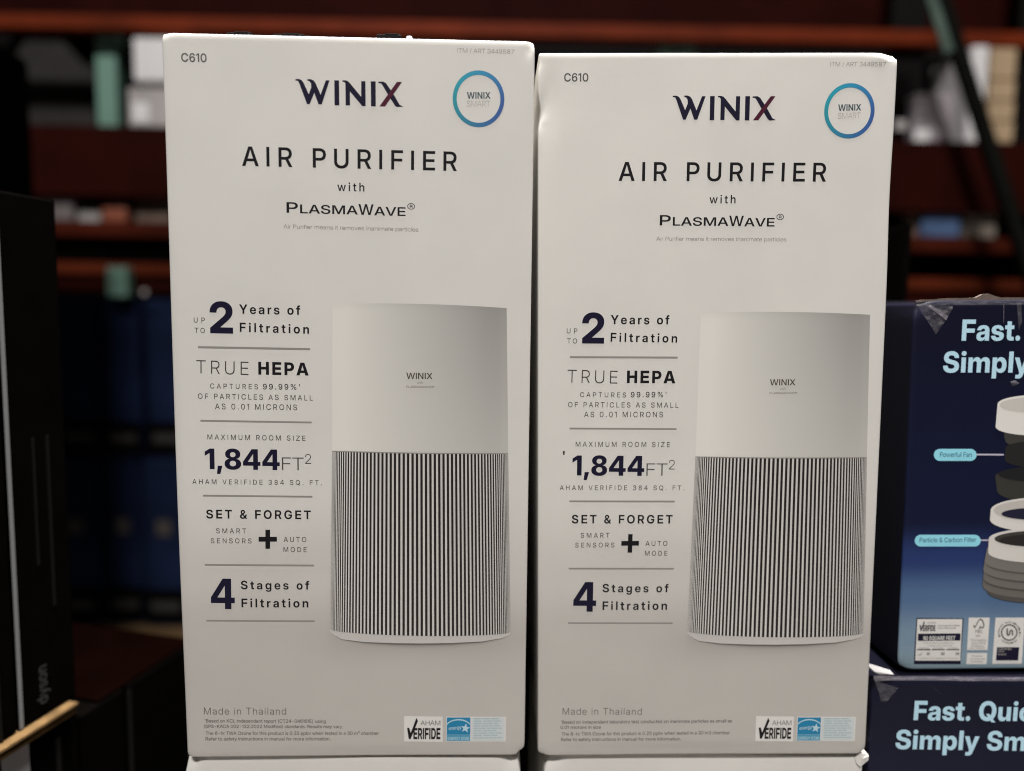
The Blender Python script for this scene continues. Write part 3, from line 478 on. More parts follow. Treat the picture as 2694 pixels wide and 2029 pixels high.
  'y': (558, '66,-207 72,-110 122,-111 142,-112c 170,-101c 192,-73c 199,-50 218,2 13,535 139,535 241,248 256,203c 283,113c 296,67 263,67 276,113c 304,203c 319,248 421,535 546,535 307,-86 291,-127c 245,-182c 183,-210c 143,-210 123,-210c 83,-208c'),
 },
 680: {
  ' ': (275, ''),
  '&': (666, '280,-11 204,-11c 93,44c 32,138c 32,198 32,239c 63,303c 126,363c 174,397 317,492 334,505c 357,531c 369,559c 369,573 369,599c 330,637c 297,637 275,637c 241,619c 222,587c 222,565 222,543c 243,498c 286,444c 318,407 670,0 517,0 224,330 187,374c 129,449c 96,524c 96,567 96,621c 146,705c 236,754c 296,754 355,754c 440,708c 488,630c 488,581 488,548c 465,488c 421,434c 389,411 237,301 206,278c 173,233c 173,204 173,176c 203,131c 254,106c 287,106 327,106c 405,144c 467,213c 504,305c 504,358 625,358 625,299c 600,195c 550,111c 513,81 476,57 437,23c 332,-11c'),
  '0': (669, '334,-12 241,-12c 108,81c 36,253c 36,372 36,491c 108,663c 241,757c 334,757 427,757c 561,663c 633,491c 633,372 633,253c 561,81c 428,-12c/334,110 383,110c 452,172c 490,290c 490,372 490,455c 452,572c 383,636c 334,636 286,636c 216,572c 179,455c 179,372 179,290c 216,172c 286,110c'),
  '9': (637, '303,-12 229,-12c 117,44c 49,141c 42,203 184,203 192,159c 255,107c 303,107 356,107c 426,166c 461,274c 461,345 459,345 441,316c 387,275c 319,255c 280,255 210,255c 99,319c 36,430c 36,501 36,577c 106,692c 229,757c 310,757 376,757c 483,710c 560,619c 601,482c 601,392 601,299c 562,150c 486,44c 375,-12c/309,367 338,367c 386,388c 422,425c 442,474c 442,503 442,541c 408,602c 348,638c 311,638 273,638c 213,602c 178,541c 178,502 178,464c 213,403c 272,367c'),
  'A': (734, '9,0 270,745 462,745 725,0 559,0 439,368 418,437c 373,589c 347,685 386,685 359,589c 315,436c 293,368 171,0/172,168 172,287 562,287 562,168'),
  'E': (621, '60,0 60,745 583,745 583,618 209,618 209,439 555,439 555,314 209,314 209,127 583,127 583,0'),
  'F': (595, '60,0 60,745 568,745 568,618 209,618 209,425 541,425 541,301 209,301 209,0'),
  'G': (756, '388,-12 283,-12c 125,84c 36,257c 36,372 36,491c 128,664c 286,757c 386,757 449,757c 561,719c 647,650c 703,556c 710,498 558,498 552,527c 523,573c 479,606c 423,624c 390,624 328,624c 236,563c 186,450c 186,372 186,294c 236,182c 328,121c 391,121 445,121c 525,162c 570,235c 570,283 605,280 405,280 405,395 716,395 716,301 716,208c 631,67c 484,-12c'),
  'I': (268, '209,745 209,0 60,0 60,745'),
  'N': (750, '60,0 60,745 220,745 462,358 475,338c 509,278c 547,207c 564,172 548,142 546,177c 542,266c 541,347c 541,371 541,745 691,745 691,0 530,0 310,350 295,375c 254,444c 205,533c 177,585 201,599 205,544c 208,447c 210,372c 210,351 210,0'),
  'O': (771, '385,-12 286,-12c 127,82c 36,254c 36,372 36,491c 127,664c 286,757c 385,757 485,757c 643,664c 735,491c 735,372 735,253c 643,81c 485,-12c/385,121 444,121c 533,179c 584,292c 584,372 584,453c 533,566c 444,624c 385,624 327,624c 237,566c 186,453c 186,372 186,292c 237,179c 327,121c'),
  'Q': (772, '330,255 458,255 528,165 587,96 713,-62 575,-62 491,44 447,101/385,-12 286,-12c 127,82c 36,254c 36,372 36,491c 127,664c 286,757c 385,757 485,757c 643,664c 735,491c 735,372 735,253c 643,81c 485,-12c/385,121 444,121c 533,179c 584,292c 584,372 584,453c 533,566c 444,624c 385,624 327,624c 237,566c 186,453c 186,372 186,292c 237,179c 327,121c'),
  'R': (666, '60,0 60,745 354,745 438,745c 559,686c 624,577c 624,502 624,429c 556,322c 432,264c 347,264 148,264 148,384 342,384 384,384c 445,413c 476,466c 476,502 476,539c 444,592c 384,621c 341,621 209,621 209,0/481,0 308,337 466,337 643,0'),
  'S': (666, '337,-12 244,-12c 110,48c 38,161c 37,241 182,241 183,200c 222,142c 291,112c 338,112 381,112c 445,136c 481,180c 481,210 481,235c 452,271c 393,298c 347,308 268,326 160,350c 53,452c 53,531 53,599c 124,700c 250,757c 333,757 418,757c 542,699c 611,593c 613,521 472,521 468,573c 394,633c 333,633 295,633c 236,609c 203,567c 203,539 203,515c 231,480c 288,455c 331,445 402,429 459,417c 544,380c 601,328c 629,260c 629,217 629,147c 559,44c 428,-12c'),
  'T': (656, '26,618 26,745 630,745 630,618 403,618 403,0 254,0 254,618'),
  'U': (728, '364,-12 271,-12c 134,57c 58,179c 58,259 58,745 205,745 205,272 205,227c 244,158c 316,119c 364,119 412,119c 483,158c 523,227c 523,272 523,745 670,745 670,259 670,179c 594,57c 456,-12c'),
  'W': (1027, '210,0 9,745 169,745 258,370 269,324c 287,231c 305,137c 313,91 284,91 293,137c 312,231c 331,324c 342,370 436,745 590,745 684,370 695,324c 715,231c 733,137c 742,91 713,91 721,137c 739,231c 758,324c 768,370 857,745 1017,745 817,0 649,0 543,406 530,455c 508,571c 493,641 533,641 518,572c 496,456c 483,406 378,0'),
  'X': (720, '11,0 316,435 316,324 34,745 204,745 288,617 306,590c 336,539c 366,489c 380,464 342,464 358,489c 387,539c 418,590c 436,617 522,745 688,745 410,332 410,438 709,0 535,0 429,159 414,183c 387,225c 362,266c 348,288 372,288 358,266c 333,225c 305,183c 289,159 180,0'),
  'Y': (713, '285,0 285,281 9,745 181,745 309,518 328,486c 360,423c 377,388 343,388 358,423c 390,487c 408,518 532,745 703,745 432,281 432,0'),
  'a': (570, '216,-9 163,-9c 81,26c 33,98c 33,151 33,196c 66,256c 124,293c 199,312c 241,316 289,321c 347,329c 372,347c 372,364 372,367 372,388c 351,420c 312,437c 284,437 255,437c 213,420c 187,388c 184,368 49,373 55,426c 115,503c 217,545c 287,545 338,545c 422,521c 482,475c 515,407c 515,362 515,0 375,0 375,75 372,75 359,50c 317,12c 257,-9c/255,92 292,92c 345,119c 373,166c 373,195 373,251 367,247c 344,240c 314,234c 281,228c 264,226 238,222c 196,205c 171,176c 171,154 171,135c 192,107c 230,92c'),
  'e': (581, '298,-12 217,-12c 97,59c 32,185c 32,266 32,348c 98,474c 215,546c 292,546 349,546c 444,507c 513,435c 551,333c 551,270 551,231 86,231 86,323 481,323 416,300 416,342c 387,403c 333,436c 294,436 257,436c 202,403c 173,342c 173,302 173,239 173,195c 203,132c 261,97c 301,97 330,97c 375,114c 406,145c 413,166 545,160 534,109c 465,32c 361,-12c'),
  'f': (382, '359,535 359,422 9,422 9,535/105,0 105,600 105,650c 145,718c 222,753c 277,753 305,753c 354,750c 364,749 358,637 351,638c 320,639c 308,639 276,639c 249,611c 249,580 249,0'),
  'g': (618, '303,-217 230,-217c 126,-176c 66,-103c 57,-55 192,-47 198,-66c 228,-95c 273,-111c 303,-111 358,-111c 420,-52c 420,5 420,91 417,91 402,62c 358,22c 298,1c 260,1 193,1c 90,68c 32,189c 32,270 32,353c 91,477c 194,545c 260,545 297,545c 357,523c 403,482c 418,454 420,454 420,535 562,535 562,16 562,-66c 496,-169c 379,-217c/299,115 337,115c 394,154c 424,224c 424,272 424,320c 394,391c 337,430c 299,430 262,430c 207,392c 178,322c 178,272 178,223c 207,153c 262,115c'),
  'i': (255, '56,0 56,535 199,535 199,0/127,605 92,605c 45,649c 45,682 45,715c 92,759c 127,759 162,759c 209,715c 209,682 209,649c 162,605c'),
  'l': (255, '199,745 199,0 56,0 56,745'),
  'n': (605, '199,301 199,0 56,0 56,535 196,535 196,398 175,398 199,468c 291,545c 362,545 419,545c 503,496c 550,403c 550,336 550,0 406,0 406,311 406,364c 354,421c 306,421 275,421c 227,395c 199,342c'),
  'o': (600, '300,-12 220,-12c 99,58c 32,183c 32,267 32,350c 99,476c 220,546c 300,546 381,546c 501,476c 568,350c 568,267 568,183c 501,58c 381,-12c/300,105 338,105c 393,144c 423,217c 423,267 423,317c 393,389c 338,429c 300,429 263,429c 207,390c 178,317c 178,267 178,217c 207,144c 262,105c'),
  'r': (387, '56,0 56,535 194,535 194,444 197,444 211,492c 276,540c 327,540 340,540c 362,538c 371,537 371,413 363,414c 326,417c 308,417 277,417c 228,389c 199,335c 199,296 199,0'),
  's': (539, '273,-12 206,-12c 100,29c 36,107c 31,162 170,168 176,131c 228,92c 272,92 315,92c 363,124c 363,150 363,171c 327,198c 293,205 200,223 123,239c 43,317c 43,378 43,429c 98,504c 199,545c 267,545 334,545c 434,503c 492,427c 496,374 363,369 361,400c 311,442c 271,442 232,442c 186,409c 186,384 186,363c 221,335c 254,329 353,309 433,293c 509,221c 509,163 509,110c 449,31c 342,-12c'),
  't': (373, '348,535 348,422 9,422 9,535/97,676 241,676 241,161 241,134c 263,112c 293,112 305,112c 338,113c 347,113 352,1 336,0c 289,-2c 266,-2 180,-2c 97,69c 97,141'),
 },
 800: {
  ' ': (275, ''),
  ',': (275, '28,-172 64,126 228,126 147,-172'),
  '.': (275, '138,-10 99,-10c 44,45c 44,84 44,124c 99,178c 138,178 177,178c 232,124c 232,84 232,45c 177,-10c'),
  '1': (420, '369,745 369,0 196,0 196,586 194,586 24,477 24,630 204,745'),
  '2': (660, '58,0 58,128 333,360 361,384c 408,430c 437,481c 437,514 437,545c 410,591c 363,616c 330,616 296,616c 245,586c 217,529c 217,489 51,489 51,571c 120,691c 245,757c 331,757 411,757c 535,700c 605,595c 605,524 605,473c 566,387c 488,304c 431,255 302,144 302,142 609,142 609,0'),
  '4': (693, '34,146 34,284 348,745 463,745 463,574 399,574 203,285 203,283 659,283 659,146/400,0 400,188 401,249 401,745 569,745 569,0'),
  '8': (660, '330,-12 242,-12c 109,42c 34,138c 34,201 34,251c 80,329c 163,379c 217,386 217,387 145,398c 59,487c 59,554 59,614c 128,705c 250,757c 330,757 411,757c 533,706c 601,614c 601,554 601,487c 515,399c 443,387 443,386 498,379c 580,329c 626,251c 626,201 626,138c 551,42c 418,-12c/330,113 363,113c 415,139c 444,185c 444,215 444,245c 415,291c 363,317c 330,317 297,317c 245,291c 216,245c 216,215 216,185c 245,139c 296,113c/330,445 360,445c 405,468c 430,509c 430,537 430,564c 405,605c 360,627c 330,627 300,627c 255,605c 230,564c 230,537 230,509c 255,468c 300,445c'),
  'A': (763, '7,0 261,745 498,745 755,0 555,0 454,327 429,409c 382,580c 357,677 403,677 378,579c 331,409c 306,327 203,0/181,147 181,286 582,286 582,147'),
  'D': (727, '326,0 128,0 128,150 317,150 385,150c 473,199c 517,298c 517,372 517,448c 473,546c 383,595c 315,595 125,595 125,745 326,745 440,745c 606,654c 697,487c 697,372 697,258c 607,91c 441,0c/229,745 229,0 50,0 50,745'),
  'E': (632, '50,0 50,745 597,745 597,594 229,594 229,448 568,448 568,301 229,301 229,151 597,151 597,0'),
  'F': (605, '50,0 50,745 581,745 581,594 229,594 229,429 556,429 556,282 229,282 229,0'),
  'H': (745, '50,0 50,745 229,745 229,455 516,455 516,745 695,745 695,0 516,0 516,304 229,304 229,0'),
  'I': (280, '229,745 229,0 50,0 50,745'),
  'P': (658, '50,0 50,745 355,745 441,745c 566,683c 634,569c 634,492 634,415c 565,301c 439,239c 353,239 154,239 154,386 337,386 375,386c 428,412c 457,460c 457,492 457,524c 428,571c 375,597c 337,597 229,597 229,0'),
  'Q': (773, '320,266 463,266 526,186 604,96 732,-59 574,-59 489,46 432,118/385,-12 285,-12c 123,79c 29,251c 29,372 29,494c 123,666c 285,757c 385,757 486,757c 647,666c 741,494c 741,372 741,251c 647,79c 486,-12c/385,145 439,145c 518,198c 560,300c 560,372 560,445c 518,547c 439,600c 385,600 332,600c 253,547c 210,445c 210,372 210,300c 253,198c 332,145c'),
  'R': (674, '50,0 50,745 357,745 443,745c 568,684c 636,571c 636,494 636,418c 565,308c 436,249c 348,249 159,249 159,390 339,390 376,390c 430,416c 458,462c 458,494 458,527c 430,573c 376,598c 339,598 229,598 229,0/466,0 296,338 483,338 657,0'),
  'S': (682, '345,-12 247,-12c 108,48c 35,163c 34,246 205,246 207,210c 241,160c 303,133c 346,133 383,133c 439,153c 470,190c 470,214 470,235c 444,267c 388,290c 344,299 267,315 160,338c 50,443c 50,525 50,594c 124,698c 255,757c 342,757 431,757c 560,698c 631,590c 633,515 466,515 462,560c 397,612c 344,612 310,612c 259,592c 230,557c 230,534 230,513c 256,483c 308,462c 348,453 414,440 474,427c 562,390c 620,337c 648,268c 648,224 648,150c 576,45c 440,-12c'),
  'a': (586, '211,-9 158,-9c 76,26c 29,96c 29,149 29,194c 61,255c 118,294c 192,314c 234,317 282,321c 339,331c 364,349c 364,365 364,367 364,384c 346,408c 313,422c 290,422 266,422c 231,407c 210,381c 207,363 47,368 53,423c 113,502c 220,545c 295,545 351,545c 441,521c 503,473c 536,405c 536,361 536,0 368,0 368,75 366,75 350,47c 306,9c 248,-9c/263,104 292,104c 339,126c 366,166c 366,192 366,241 359,238c 339,232c 315,227c 287,222c 271,219 248,216c 212,200c 192,175c 192,157 192,140c 210,117c 242,104c'),
  'c': (588, '303,-12 220,-12c 96,58c 28,184c 28,267 28,350c 96,476c 220,546c 303,546 358,546c 449,515c 517,458c 558,379c 562,331 397,325 394,344c 380,376c 356,398c 325,410c 306,410 274,410c 228,376c 203,311c 203,267 203,223c 228,159c 274,124c 306,124 325,124c 356,136c 379,159c 394,191c 397,211 562,205 559,157c 520,78c 451,20c 359,-12c'),
  'i': (273, '50,0 50,535 223,535 223,0/136,589 96,589c 42,639c 42,676 42,713c 96,762c 136,762 177,762c 230,713c 230,676 230,639c 176,589c'),
  'k': (587, '206,139 206,344 226,344 387,535 585,535 352,260 308,260/50,0 50,745 223,745 223,0/394,0 246,221 359,343 593,0'),
  'l': (273, '223,745 223,0 50,0 50,745'),
  'm': (929, '50,0 50,535 215,535 217,407 208,407 221,455c 272,516c 340,546c 378,546 437,546c 524,474c 536,404 520,404 530,451c 583,514c 658,546c 701,546 753,546c 833,500c 879,416c 879,357 879,0 707,0 707,319 707,361c 662,405c 627,405 603,405c 567,383c 547,343c 547,316 547,0 382,0 382,321 382,360c 339,405c 304,405 281,405c 244,383c 223,342c 223,313 223,0'),
  'p': (631, '50,-209 50,535 221,535 221,460 224,460 239,486c 282,525c 341,545c 377,545 443,545c 544,477c 603,353c 603,268 603,182c 546,57c 444,-11c 376,-11 339,-11c 281,12c 238,53c 225,81 223,81 223,-209/325,127 357,127c 403,161c 428,224c 428,268 428,312c 403,375c 357,409c 325,409 293,409c 243,374c 217,311c 217,268 217,225c 244,162c 293,127c'),
  'r': (409, '50,0 50,535 217,535 217,440 220,440 234,492c 298,538c 349,538 363,538c 386,537c 397,536 397,392 387,393c 347,395c 328,395 297,395c 250,367c 223,315c 223,278 223,0'),
  's': (559, '284,-13 211,-13c 99,31c 31,112c 25,167 193,173 198,142c 244,107c 283,107 319,107c 359,132c 359,153 359,170c 327,192c 294,198 198,215 119,230c 37,309c 37,372 37,425c 95,503c 202,545c 276,545 349,545c 456,502c 517,423c 521,369 363,363 361,391c 316,427c 282,427 248,427c 210,401c 210,381 210,364c 239,341c 268,336 374,316 456,301c 535,230c 535,171 535,116c 471,33c 358,-13c'),
  't': (399, '376,535 376,403 10,403 10,535/96,676 269,676 269,176 269,151c 289,132c 317,132 329,132c 366,133c 374,133 379,1 362,0c 307,-2c 279,-2 185,-2c 96,73c 96,150'),
  'u': (623, '234,-11 177,-11c 94,40c 50,133c 50,198 50,535 223,535 223,233 223,186c 269,136c 310,136 337,136c 378,159c 400,206c 400,241 400,535 573,535 573,0 405,0 404,141 425,141 401,72c 310,-11c'),
  'y': (595, '62,-206 71,-74 133,-75 154,-77c 181,-68c 197,-43c 201,-23 208,1 4,535 185,535 264,285 280,234c 306,130c 320,77 274,77 287,130c 314,234c 331,285 412,535 591,535 362,-71 345,-118c 295,-180c 226,-210c 177,-210 148,-210c 89,-208c'),
 },
}
# layout of the printing, metres on each carton front (x from the middle, z from the bottom)
TEXTS = [
  ('model_number', 'C610', 560, -0.13482, 0.59557, -0.11466, 0.59556, 0.00662, 'grey3', 't'),
  ('item_number', 'ITM / ART 3449587', 250, 0.087, 0.60749, 0.13328, 0.60736, 0.00344, 'grey6', 'f'),
  ('smart_badge', 'WINIX', 650, 0.09496, 0.57146, 0.11427, 0.57185, 0.0052, 'slate', 'f'),
  ('smart_badge', 'SMART', 260, 0.09499, 0.5652, 0.11408, 0.56558, 0.00455, 'grey7', 'f'),
  ('headline', 'AIR PURIFIER', 560, -0.08857, 0.51457, 0.08697, 0.51351, 0.01553, 'black', 't'),
  ('subtitle', 'with', 560, -0.01129, 0.49576, 0.01084, 0.4957, 0.00692, 'black', 't'),
  ('subtitle', 'P', 560, -0.05322, 0.47752, -0.04389, 0.47742, 0.00853, 'black', 'f'),
  ('subtitle', 'LASMA', 560, -0.04211, 0.47724, 0.00526, 0.4769, 0.00708, 'black', 'f'),
  ('subtitle', 'W', 560, 0.00573, 0.47676, 0.01825, 0.47665, 0.0087, 'black', 'f'),
  ('subtitle', 'AVE', 560, 0.01872, 0.47647, 0.04461, 0.47635, 0.00704, 'black', 'f'),
  ('subtitle', '®', 330, 0.0461, 0.48024, 0.05235, 0.48025, 0.00649, 'black', 'f'),
  ('small_print', 'Air Purifier means it removes inanimate particles', 300, -0.05596, 0.46473, 0.05516, 0.46381, 0.00328, 'grey5', 'f'),
  ('filter_life_text', 'UP', 400, -0.13178, 0.38627, -0.12269, 0.38612, 0.00424, 'grey3', 't'),
  ('filter_life_text', 'TO', 400, -0.13143, 0.37765, -0.12296, 0.37749, 0.00425, 'grey3', 't'),
  ('filter_life_text', '2', 800, -0.11875, 0.37751, -0.09963, 0.3773, 0.02631, 'navyink', 'f'),
  ('filter_life_text', 'Years of', 680, -0.09406, 0.39401, -0.04351, 0.39365, 0.00774, 'black', 't'),
  ('filter_life_text', 'Filtration', 680, -0.09398, 0.37895, -0.03651, 0.3779, 0.00762, 'black', 't'),
  ('filter_grade_text', 'TRUE', 250, -0.13112, 0.34376, -0.08771, 0.34262, 0.01106, 'grey2', 't'),
  ('filter_grade_text', 'HEPA', 800, -0.07948, 0.34308, -0.03741, 0.34263, 0.0108, 'black', 't'),
  ('filter_grade_text', 'CAPTURES', 400, -0.11998, 0.33099, -0.0801, 0.33059, 0.00419, 'grey3', 't'),
  ('filter_grade_text', "99.99%'", 600, -0.07587, 0.33056, -0.04496, 0.3305, 0.00469, 'grey2', 't'),
  ('filter_grade_text', 'OF PARTICLES AS SMALL', 400, -0.13039, 0.32218, -0.03425, 0.32135, 0.00443, 'grey3', 't'),
  ('filter_grade_text', 'AS 0.01 MICRONS', 400, -0.11644, 0.31339, -0.04758, 0.31301, 0.0047, 'grey3', 't'),
  ('room_size_text', 'MAXIMUM ROOM SIZE', 400, -0.12354, 0.28733, -0.04105, 0.28665, 0.00435, 'grey3', 't'),
  ('room_size_text', '1,844', 780, -0.1264, 0.26178, -0.0633, 0.26111, 0.01777, 'navyink', 'f'),
  ('room_size_text', 'FT', 250, -0.06136, 0.26126, -0.04297, 0.26109, 0.01094, 'grey3', 'f'),
  ('room_size_text', '2', 280, -0.04171, 0.26676, -0.03655, 0.26668, 0.00836, 'grey3', 'f'),
  ('room_size_text', 'AHAM VERIFIDE 384 SQ. FT.', 400, -0.13739, 0.24873, -0.02765, 0.2481, 0.00421, 'grey3', 't'),
  ('smart_mode_text', 'SET & FORGET', 680, -0.12662, 0.2186, -0.03754, 0.2181, 0.00766, 'black', 't'),
  ('smart_mode_text', 'SMART', 400, -0.11862, 0.20554, -0.09319, 0.20546, 0.00433, 'grey3', 't'),
  ('smart_mode_text', 'SENSORS', 400, -0.12344, 0.19674, -0.08871, 0.19664, 0.00428, 'grey3', 't'),
  ('smart_mode_text', 'AUTO', 420, -0.06119, 0.19794, -0.04179, 0.19785, 0.00443, 'grey3', 't'),
  ('smart_mode_text', 'MODE', 420, -0.06153, 0.189, -0.04161, 0.18893, 0.00431, 'grey3', 't'),
  ('filter_stage_text', '4', 800, -0.12503, 0.13783, -0.10459, 0.13754, 0.02738, 'navyink', 'f'),
  ('filter_stage_text', 'Stages of', 680, -0.09887, 0.15555, -0.04002, 0.15524, 0.00763, 'black', 't'),
  ('filter_stage_text', 'Filtration', 680, -0.09874, 0.13919, -0.04101, 0.139, 0.0079, 'black', 't'),
  ('origin_text', 'Made in Thailand', 300, -0.13411, 0.04081, -0.06226, 0.04029, 0.00637, 'grey3', 't'),
  ('picture_logo', 'WINIX', 620, 0.04484, 0.3406, 0.06698, 0.34057, 0.00525, 'brown', 'f'),
  ('picture_logo', 'with', 350, 0.05384, 0.33639, 0.05867, 0.33637, 0.00215, 'tan', 'f'),
  ('picture_logo', 'PLASMAWAVE®', 450, 0.04481, 0.3329, 0.06834, 0.33294, 0.00179, 'tan', 'f'),
  ('verified_label', 'AHAM', 350, 0.05661, 0.02978, 0.07416, 0.02968, 0.00442, 'black', 'f'),
  ('verified_label', 'ERIFIDE', 880, 0.05022, 0.0167, 0.07425, 0.01653, 0.01054, 'black', 'f'),
  ('efficiency_label', 'energy', 500, 0.08188, 0.02502, 0.09309, 0.02621, 0.00342, 'paleblue', 'f'),
  ('efficiency_label', 'ENERGY STAR', 600, 0.08089, 0.01566, 0.09995, 0.01552, 0.00288, 'paleblue', 'f'),
]
FOOT_A = [
  ('footnote', "'Based on KCL independent report (CT24-046161E) using", 430, -0.13368, 0.03335, -0.0275, 0.03235, 0.00313, 'grey3', 'f'),
  ('footnote', '(SPS-KACA 002-132:2022 Modified) standards. Results may vary.', 430, -0.1345, 0.02827, -0.01244, 0.02735, 0.00295, 'grey3', 'f'),
  ('footnote', 'The 8-hr TWA Ozone for this product is 0.33 ppbv when tested in a 30 m³ chamber', 430, -0.13338, 0.02167, 0.01954, 0.02083, 0.00314, 'grey3', 'f'),
  ('footnote', 'Refer to safety instructions in manual for more information.', 430, -0.13354, 0.01642, -0.02335, 0.01584, 0.00304, 'grey3', 'f'),
]
FOOT_B = [
  ('footnote', "'Based on independent laboratory test conducted on inanimate particles as small as", 430, -0.13548, 0.03203, 0.0202, 0.03237, 0.00316, 'grey3', 'f'),
  ('footnote', '0.01 microns in size', 430, -0.13595, 0.02711, -0.09914, 0.02713, 0.00314, 'grey3', 'f'),
  ('footnote', 'The 8-hr TWA Ozone for this product is 0.25 ppbv when tested in a 30 m3 chamber', 430, -0.13489, 0.02073, 0.01828, 0.02107, 0.00317, 'grey3', 'f'),
  ('footnote', 'Refer to safety instructions in manual for more information.', 430, -0.13542, 0.01543, -0.02586, 0.01544, 0.00311, 'grey3', 'f'),
]
LOGO = [
  ('navyink', [(-0.04409, 0.58296), (-0.04201, 0.58258), (-0.04094, 0.58066), (-0.03502, 0.5646), (-0.03289, 0.56456), (-0.02901, 0.57358), (-0.02569, 0.56457), (-0.02311, 0.56462), (-0.01654, 0.58354), (-0.01955, 0.58348), (-0.02389, 0.57209), (-0.02787, 0.58115), (-0.02939, 0.58318), (-0.03159, 0.58408), (-0.03433, 0.58411), (-0.03448, 0.58316), (-0.03251, 0.58234), (-0.03147, 0.58065), (-0.03134, 0.57763), (-0.03347, 0.57233), (-0.03748, 0.58116), (-0.03891, 0.58307), (-0.0411, 0.58406), (-0.04389, 0.58391)]),
  ('navyink', [(-0.01272, 0.58362), (-0.00891, 0.5837), (-0.00888, 0.56409), (-0.01271, 0.5641)]),
  ('navyink', [(-0.00611, 0.58376), (-0.00367, 0.58381), (-0.00168, 0.58316), (-0.00014, 0.58173), (0.00887, 0.57112), (0.00899, 0.58343), (0.01241, 0.5835), (0.01242, 0.56391), (0.0097, 0.56385), (-0.00021, 0.57526), (-0.00024, 0.56422), (-0.00372, 0.56423), (-0.00378, 0.58144), (-0.00466, 0.5825), (-0.00625, 0.58281)]),
  ('navyink', [(0.01677, 0.58347), (0.02069, 0.58355), (0.02064, 0.5639), (0.0168, 0.56391)]),
  ('navyink', [(0.02291, 0.58329), (0.02679, 0.5835), (0.02914, 0.58226), (0.03313, 0.57659), (0.03587, 0.57254), (0.03996, 0.56559), (0.043, 0.56408), (0.03762, 0.56372), (0.03611, 0.56495), (0.03052, 0.57351), (0.02566, 0.58149), (0.02455, 0.58216), (0.02282, 0.58221)]),
  ('maroon', [(0.03793, 0.58339), (0.04195, 0.58348), (0.02814, 0.56405), (0.02376, 0.56405)]),
]
RING = (0.10446, 0.57143, 0.02115, 0.02248, 0.0033)
LINES = [
  (-0.12899, 0.36569, -0.03577, 0.36496, 0.00171),
  (-0.12896, 0.30338, -0.03558, 0.30252, 0.00149),
  (-0.12889, 0.23858, -0.03592, 0.23795, 0.00149),
  (-0.12919, 0.17745, -0.03559, 0.17686, 0.00149),
  (-0.12945, 0.12716, -0.03574, 0.12651, 0.00136),
]
PLUS = [
  [(-0.08256, 0.20239), (-0.06695, 0.20242), (-0.06704, 0.1982), (-0.08266, 0.19817)],
  [(-0.07657, 0.20864), (-0.07267, 0.20865), (-0.07304, 0.19193), (-0.07695, 0.19192)],
]
VLABEL = [
  (0.04197, 0.03841),
  (0.07632, 0.0377),
  (0.07637, 0.01375),
  (0.04189, 0.01436),
]
CHECK = [
  (0.04462, 0.02735),
  (0.04643, 0.0275),
  (0.04789, 0.02255),
  (0.05296, 0.0368),
  (0.05428, 0.03368),
  (0.04768, 0.01671),
  (0.04606, 0.01673),
]
ELABEL = [
  (0.0794, 0.03768),
  (0.13284, 0.03711),
  (0.13276, 0.01362),
  (0.07947, 0.01409),
]
EBLUE = [
  (0.08004, 0.0369),
  (0.10106, 0.03677),
  (0.10106, 0.02063),
  (0.07999, 0.02077),
]
EBAND = [
  (0.07999, 0.02056),
  (0.10106, 0.02042),
  (0.10104, 0.01457),
  (0.07996, 0.01472),
]
EPALE = [
  (0.10199, 0.03651),
  (0.13177, 0.03633),
  (0.13176, 0.01457),
  (0.10203, 0.01477),
]
EARC = [
  (0.10111, 0.03057),
  (0.10018, 0.03167),
  (0.09905, 0.03266),
  (0.09774, 0.03352),
  (0.09628, 0.03423),
  (0.0947, 0.03478),
  (0.09304, 0.03516),
  (0.09132, 0.03535),
  (0.08959, 0.03536),
  (0.08787, 0.03519),
  (0.08621, 0.03483),
  (0.08464, 0.0343),
  (0.08319, 0.03361),
  (0.08189, 0.03276),
  (0.08077, 0.03179),
  (0.07985, 0.0307),
  (0.08041, 0.03016),
  (0.08128, 0.03111),
  (0.08235, 0.03196),
  (0.08358, 0.03269),
  (0.08495, 0.0333),
  (0.08644, 0.03376),
  (0.08801, 0.03407),
  (0.08964, 0.03422),
  (0.09128, 0.03421),
  (0.09291, 0.03404),
  (0.09448, 0.03371),
  (0.09598, 0.03323),
  (0.09736, 0.03261),
  (0.0986, 0.03186),
  (0.09967, 0.031),
  (0.10055, 0.03004),
]
ESTAR = [
  (0.09722, 0.03119),
  (0.09575, 0.02841),
  (0.09274, 0.02869),
  (0.0948, 0.02633),
  (0.09365, 0.02338),
  (0.09639, 0.0247),
  (0.0987, 0.02259),
  (0.09832, 0.02578),
  (0.1009, 0.02743),
  (0.09793, 0.02807),
]
PIC = {'tl': (-0.01651, 0.40316), 'tr': (0.1294, 0.40127), 'ml': (-0.01857, 0.27756), 'mr': (0.13212, 0.2763), 'bl': (-0.02235, 0.11902), 'br': (0.13611, 0.11628), 'base': [(-0.02247, 0.11729), (-0.02068, 0.11485), (-0.01212, 0.10995), (0.0078, 0.10746), (0.03446, 0.10634), (0.05718, 0.10601), (0.08465, 0.1064), (0.1115, 0.10773), (0.1283, 0.11068), (0.135, 0.11347), (0.13599, 0.11523)]}
BTEXT = [
  ('slogan', 'Fast. Quick', 830, 0.04435, 0.31184, 0.09719, 0.31146, 0.01909, 'sky', 'w5'),
  ('slogan', 'Simply Smart', 830, 0.02873, 0.28313, 0.09206, 0.28239, 0.01915, 'sky', 'w5'),
  ('callout_tag', 'Powerful Fan', 450, 0.02947, 0.20543, 0.05879, 0.20503, 0.00443, 'teal', 'f'),
  ('callout_tag', 'Particle & Carbon Filter', 450, 0.01456, 0.12502, 0.06698, 0.12486, 0.00425, 'teal', 'f'),
]
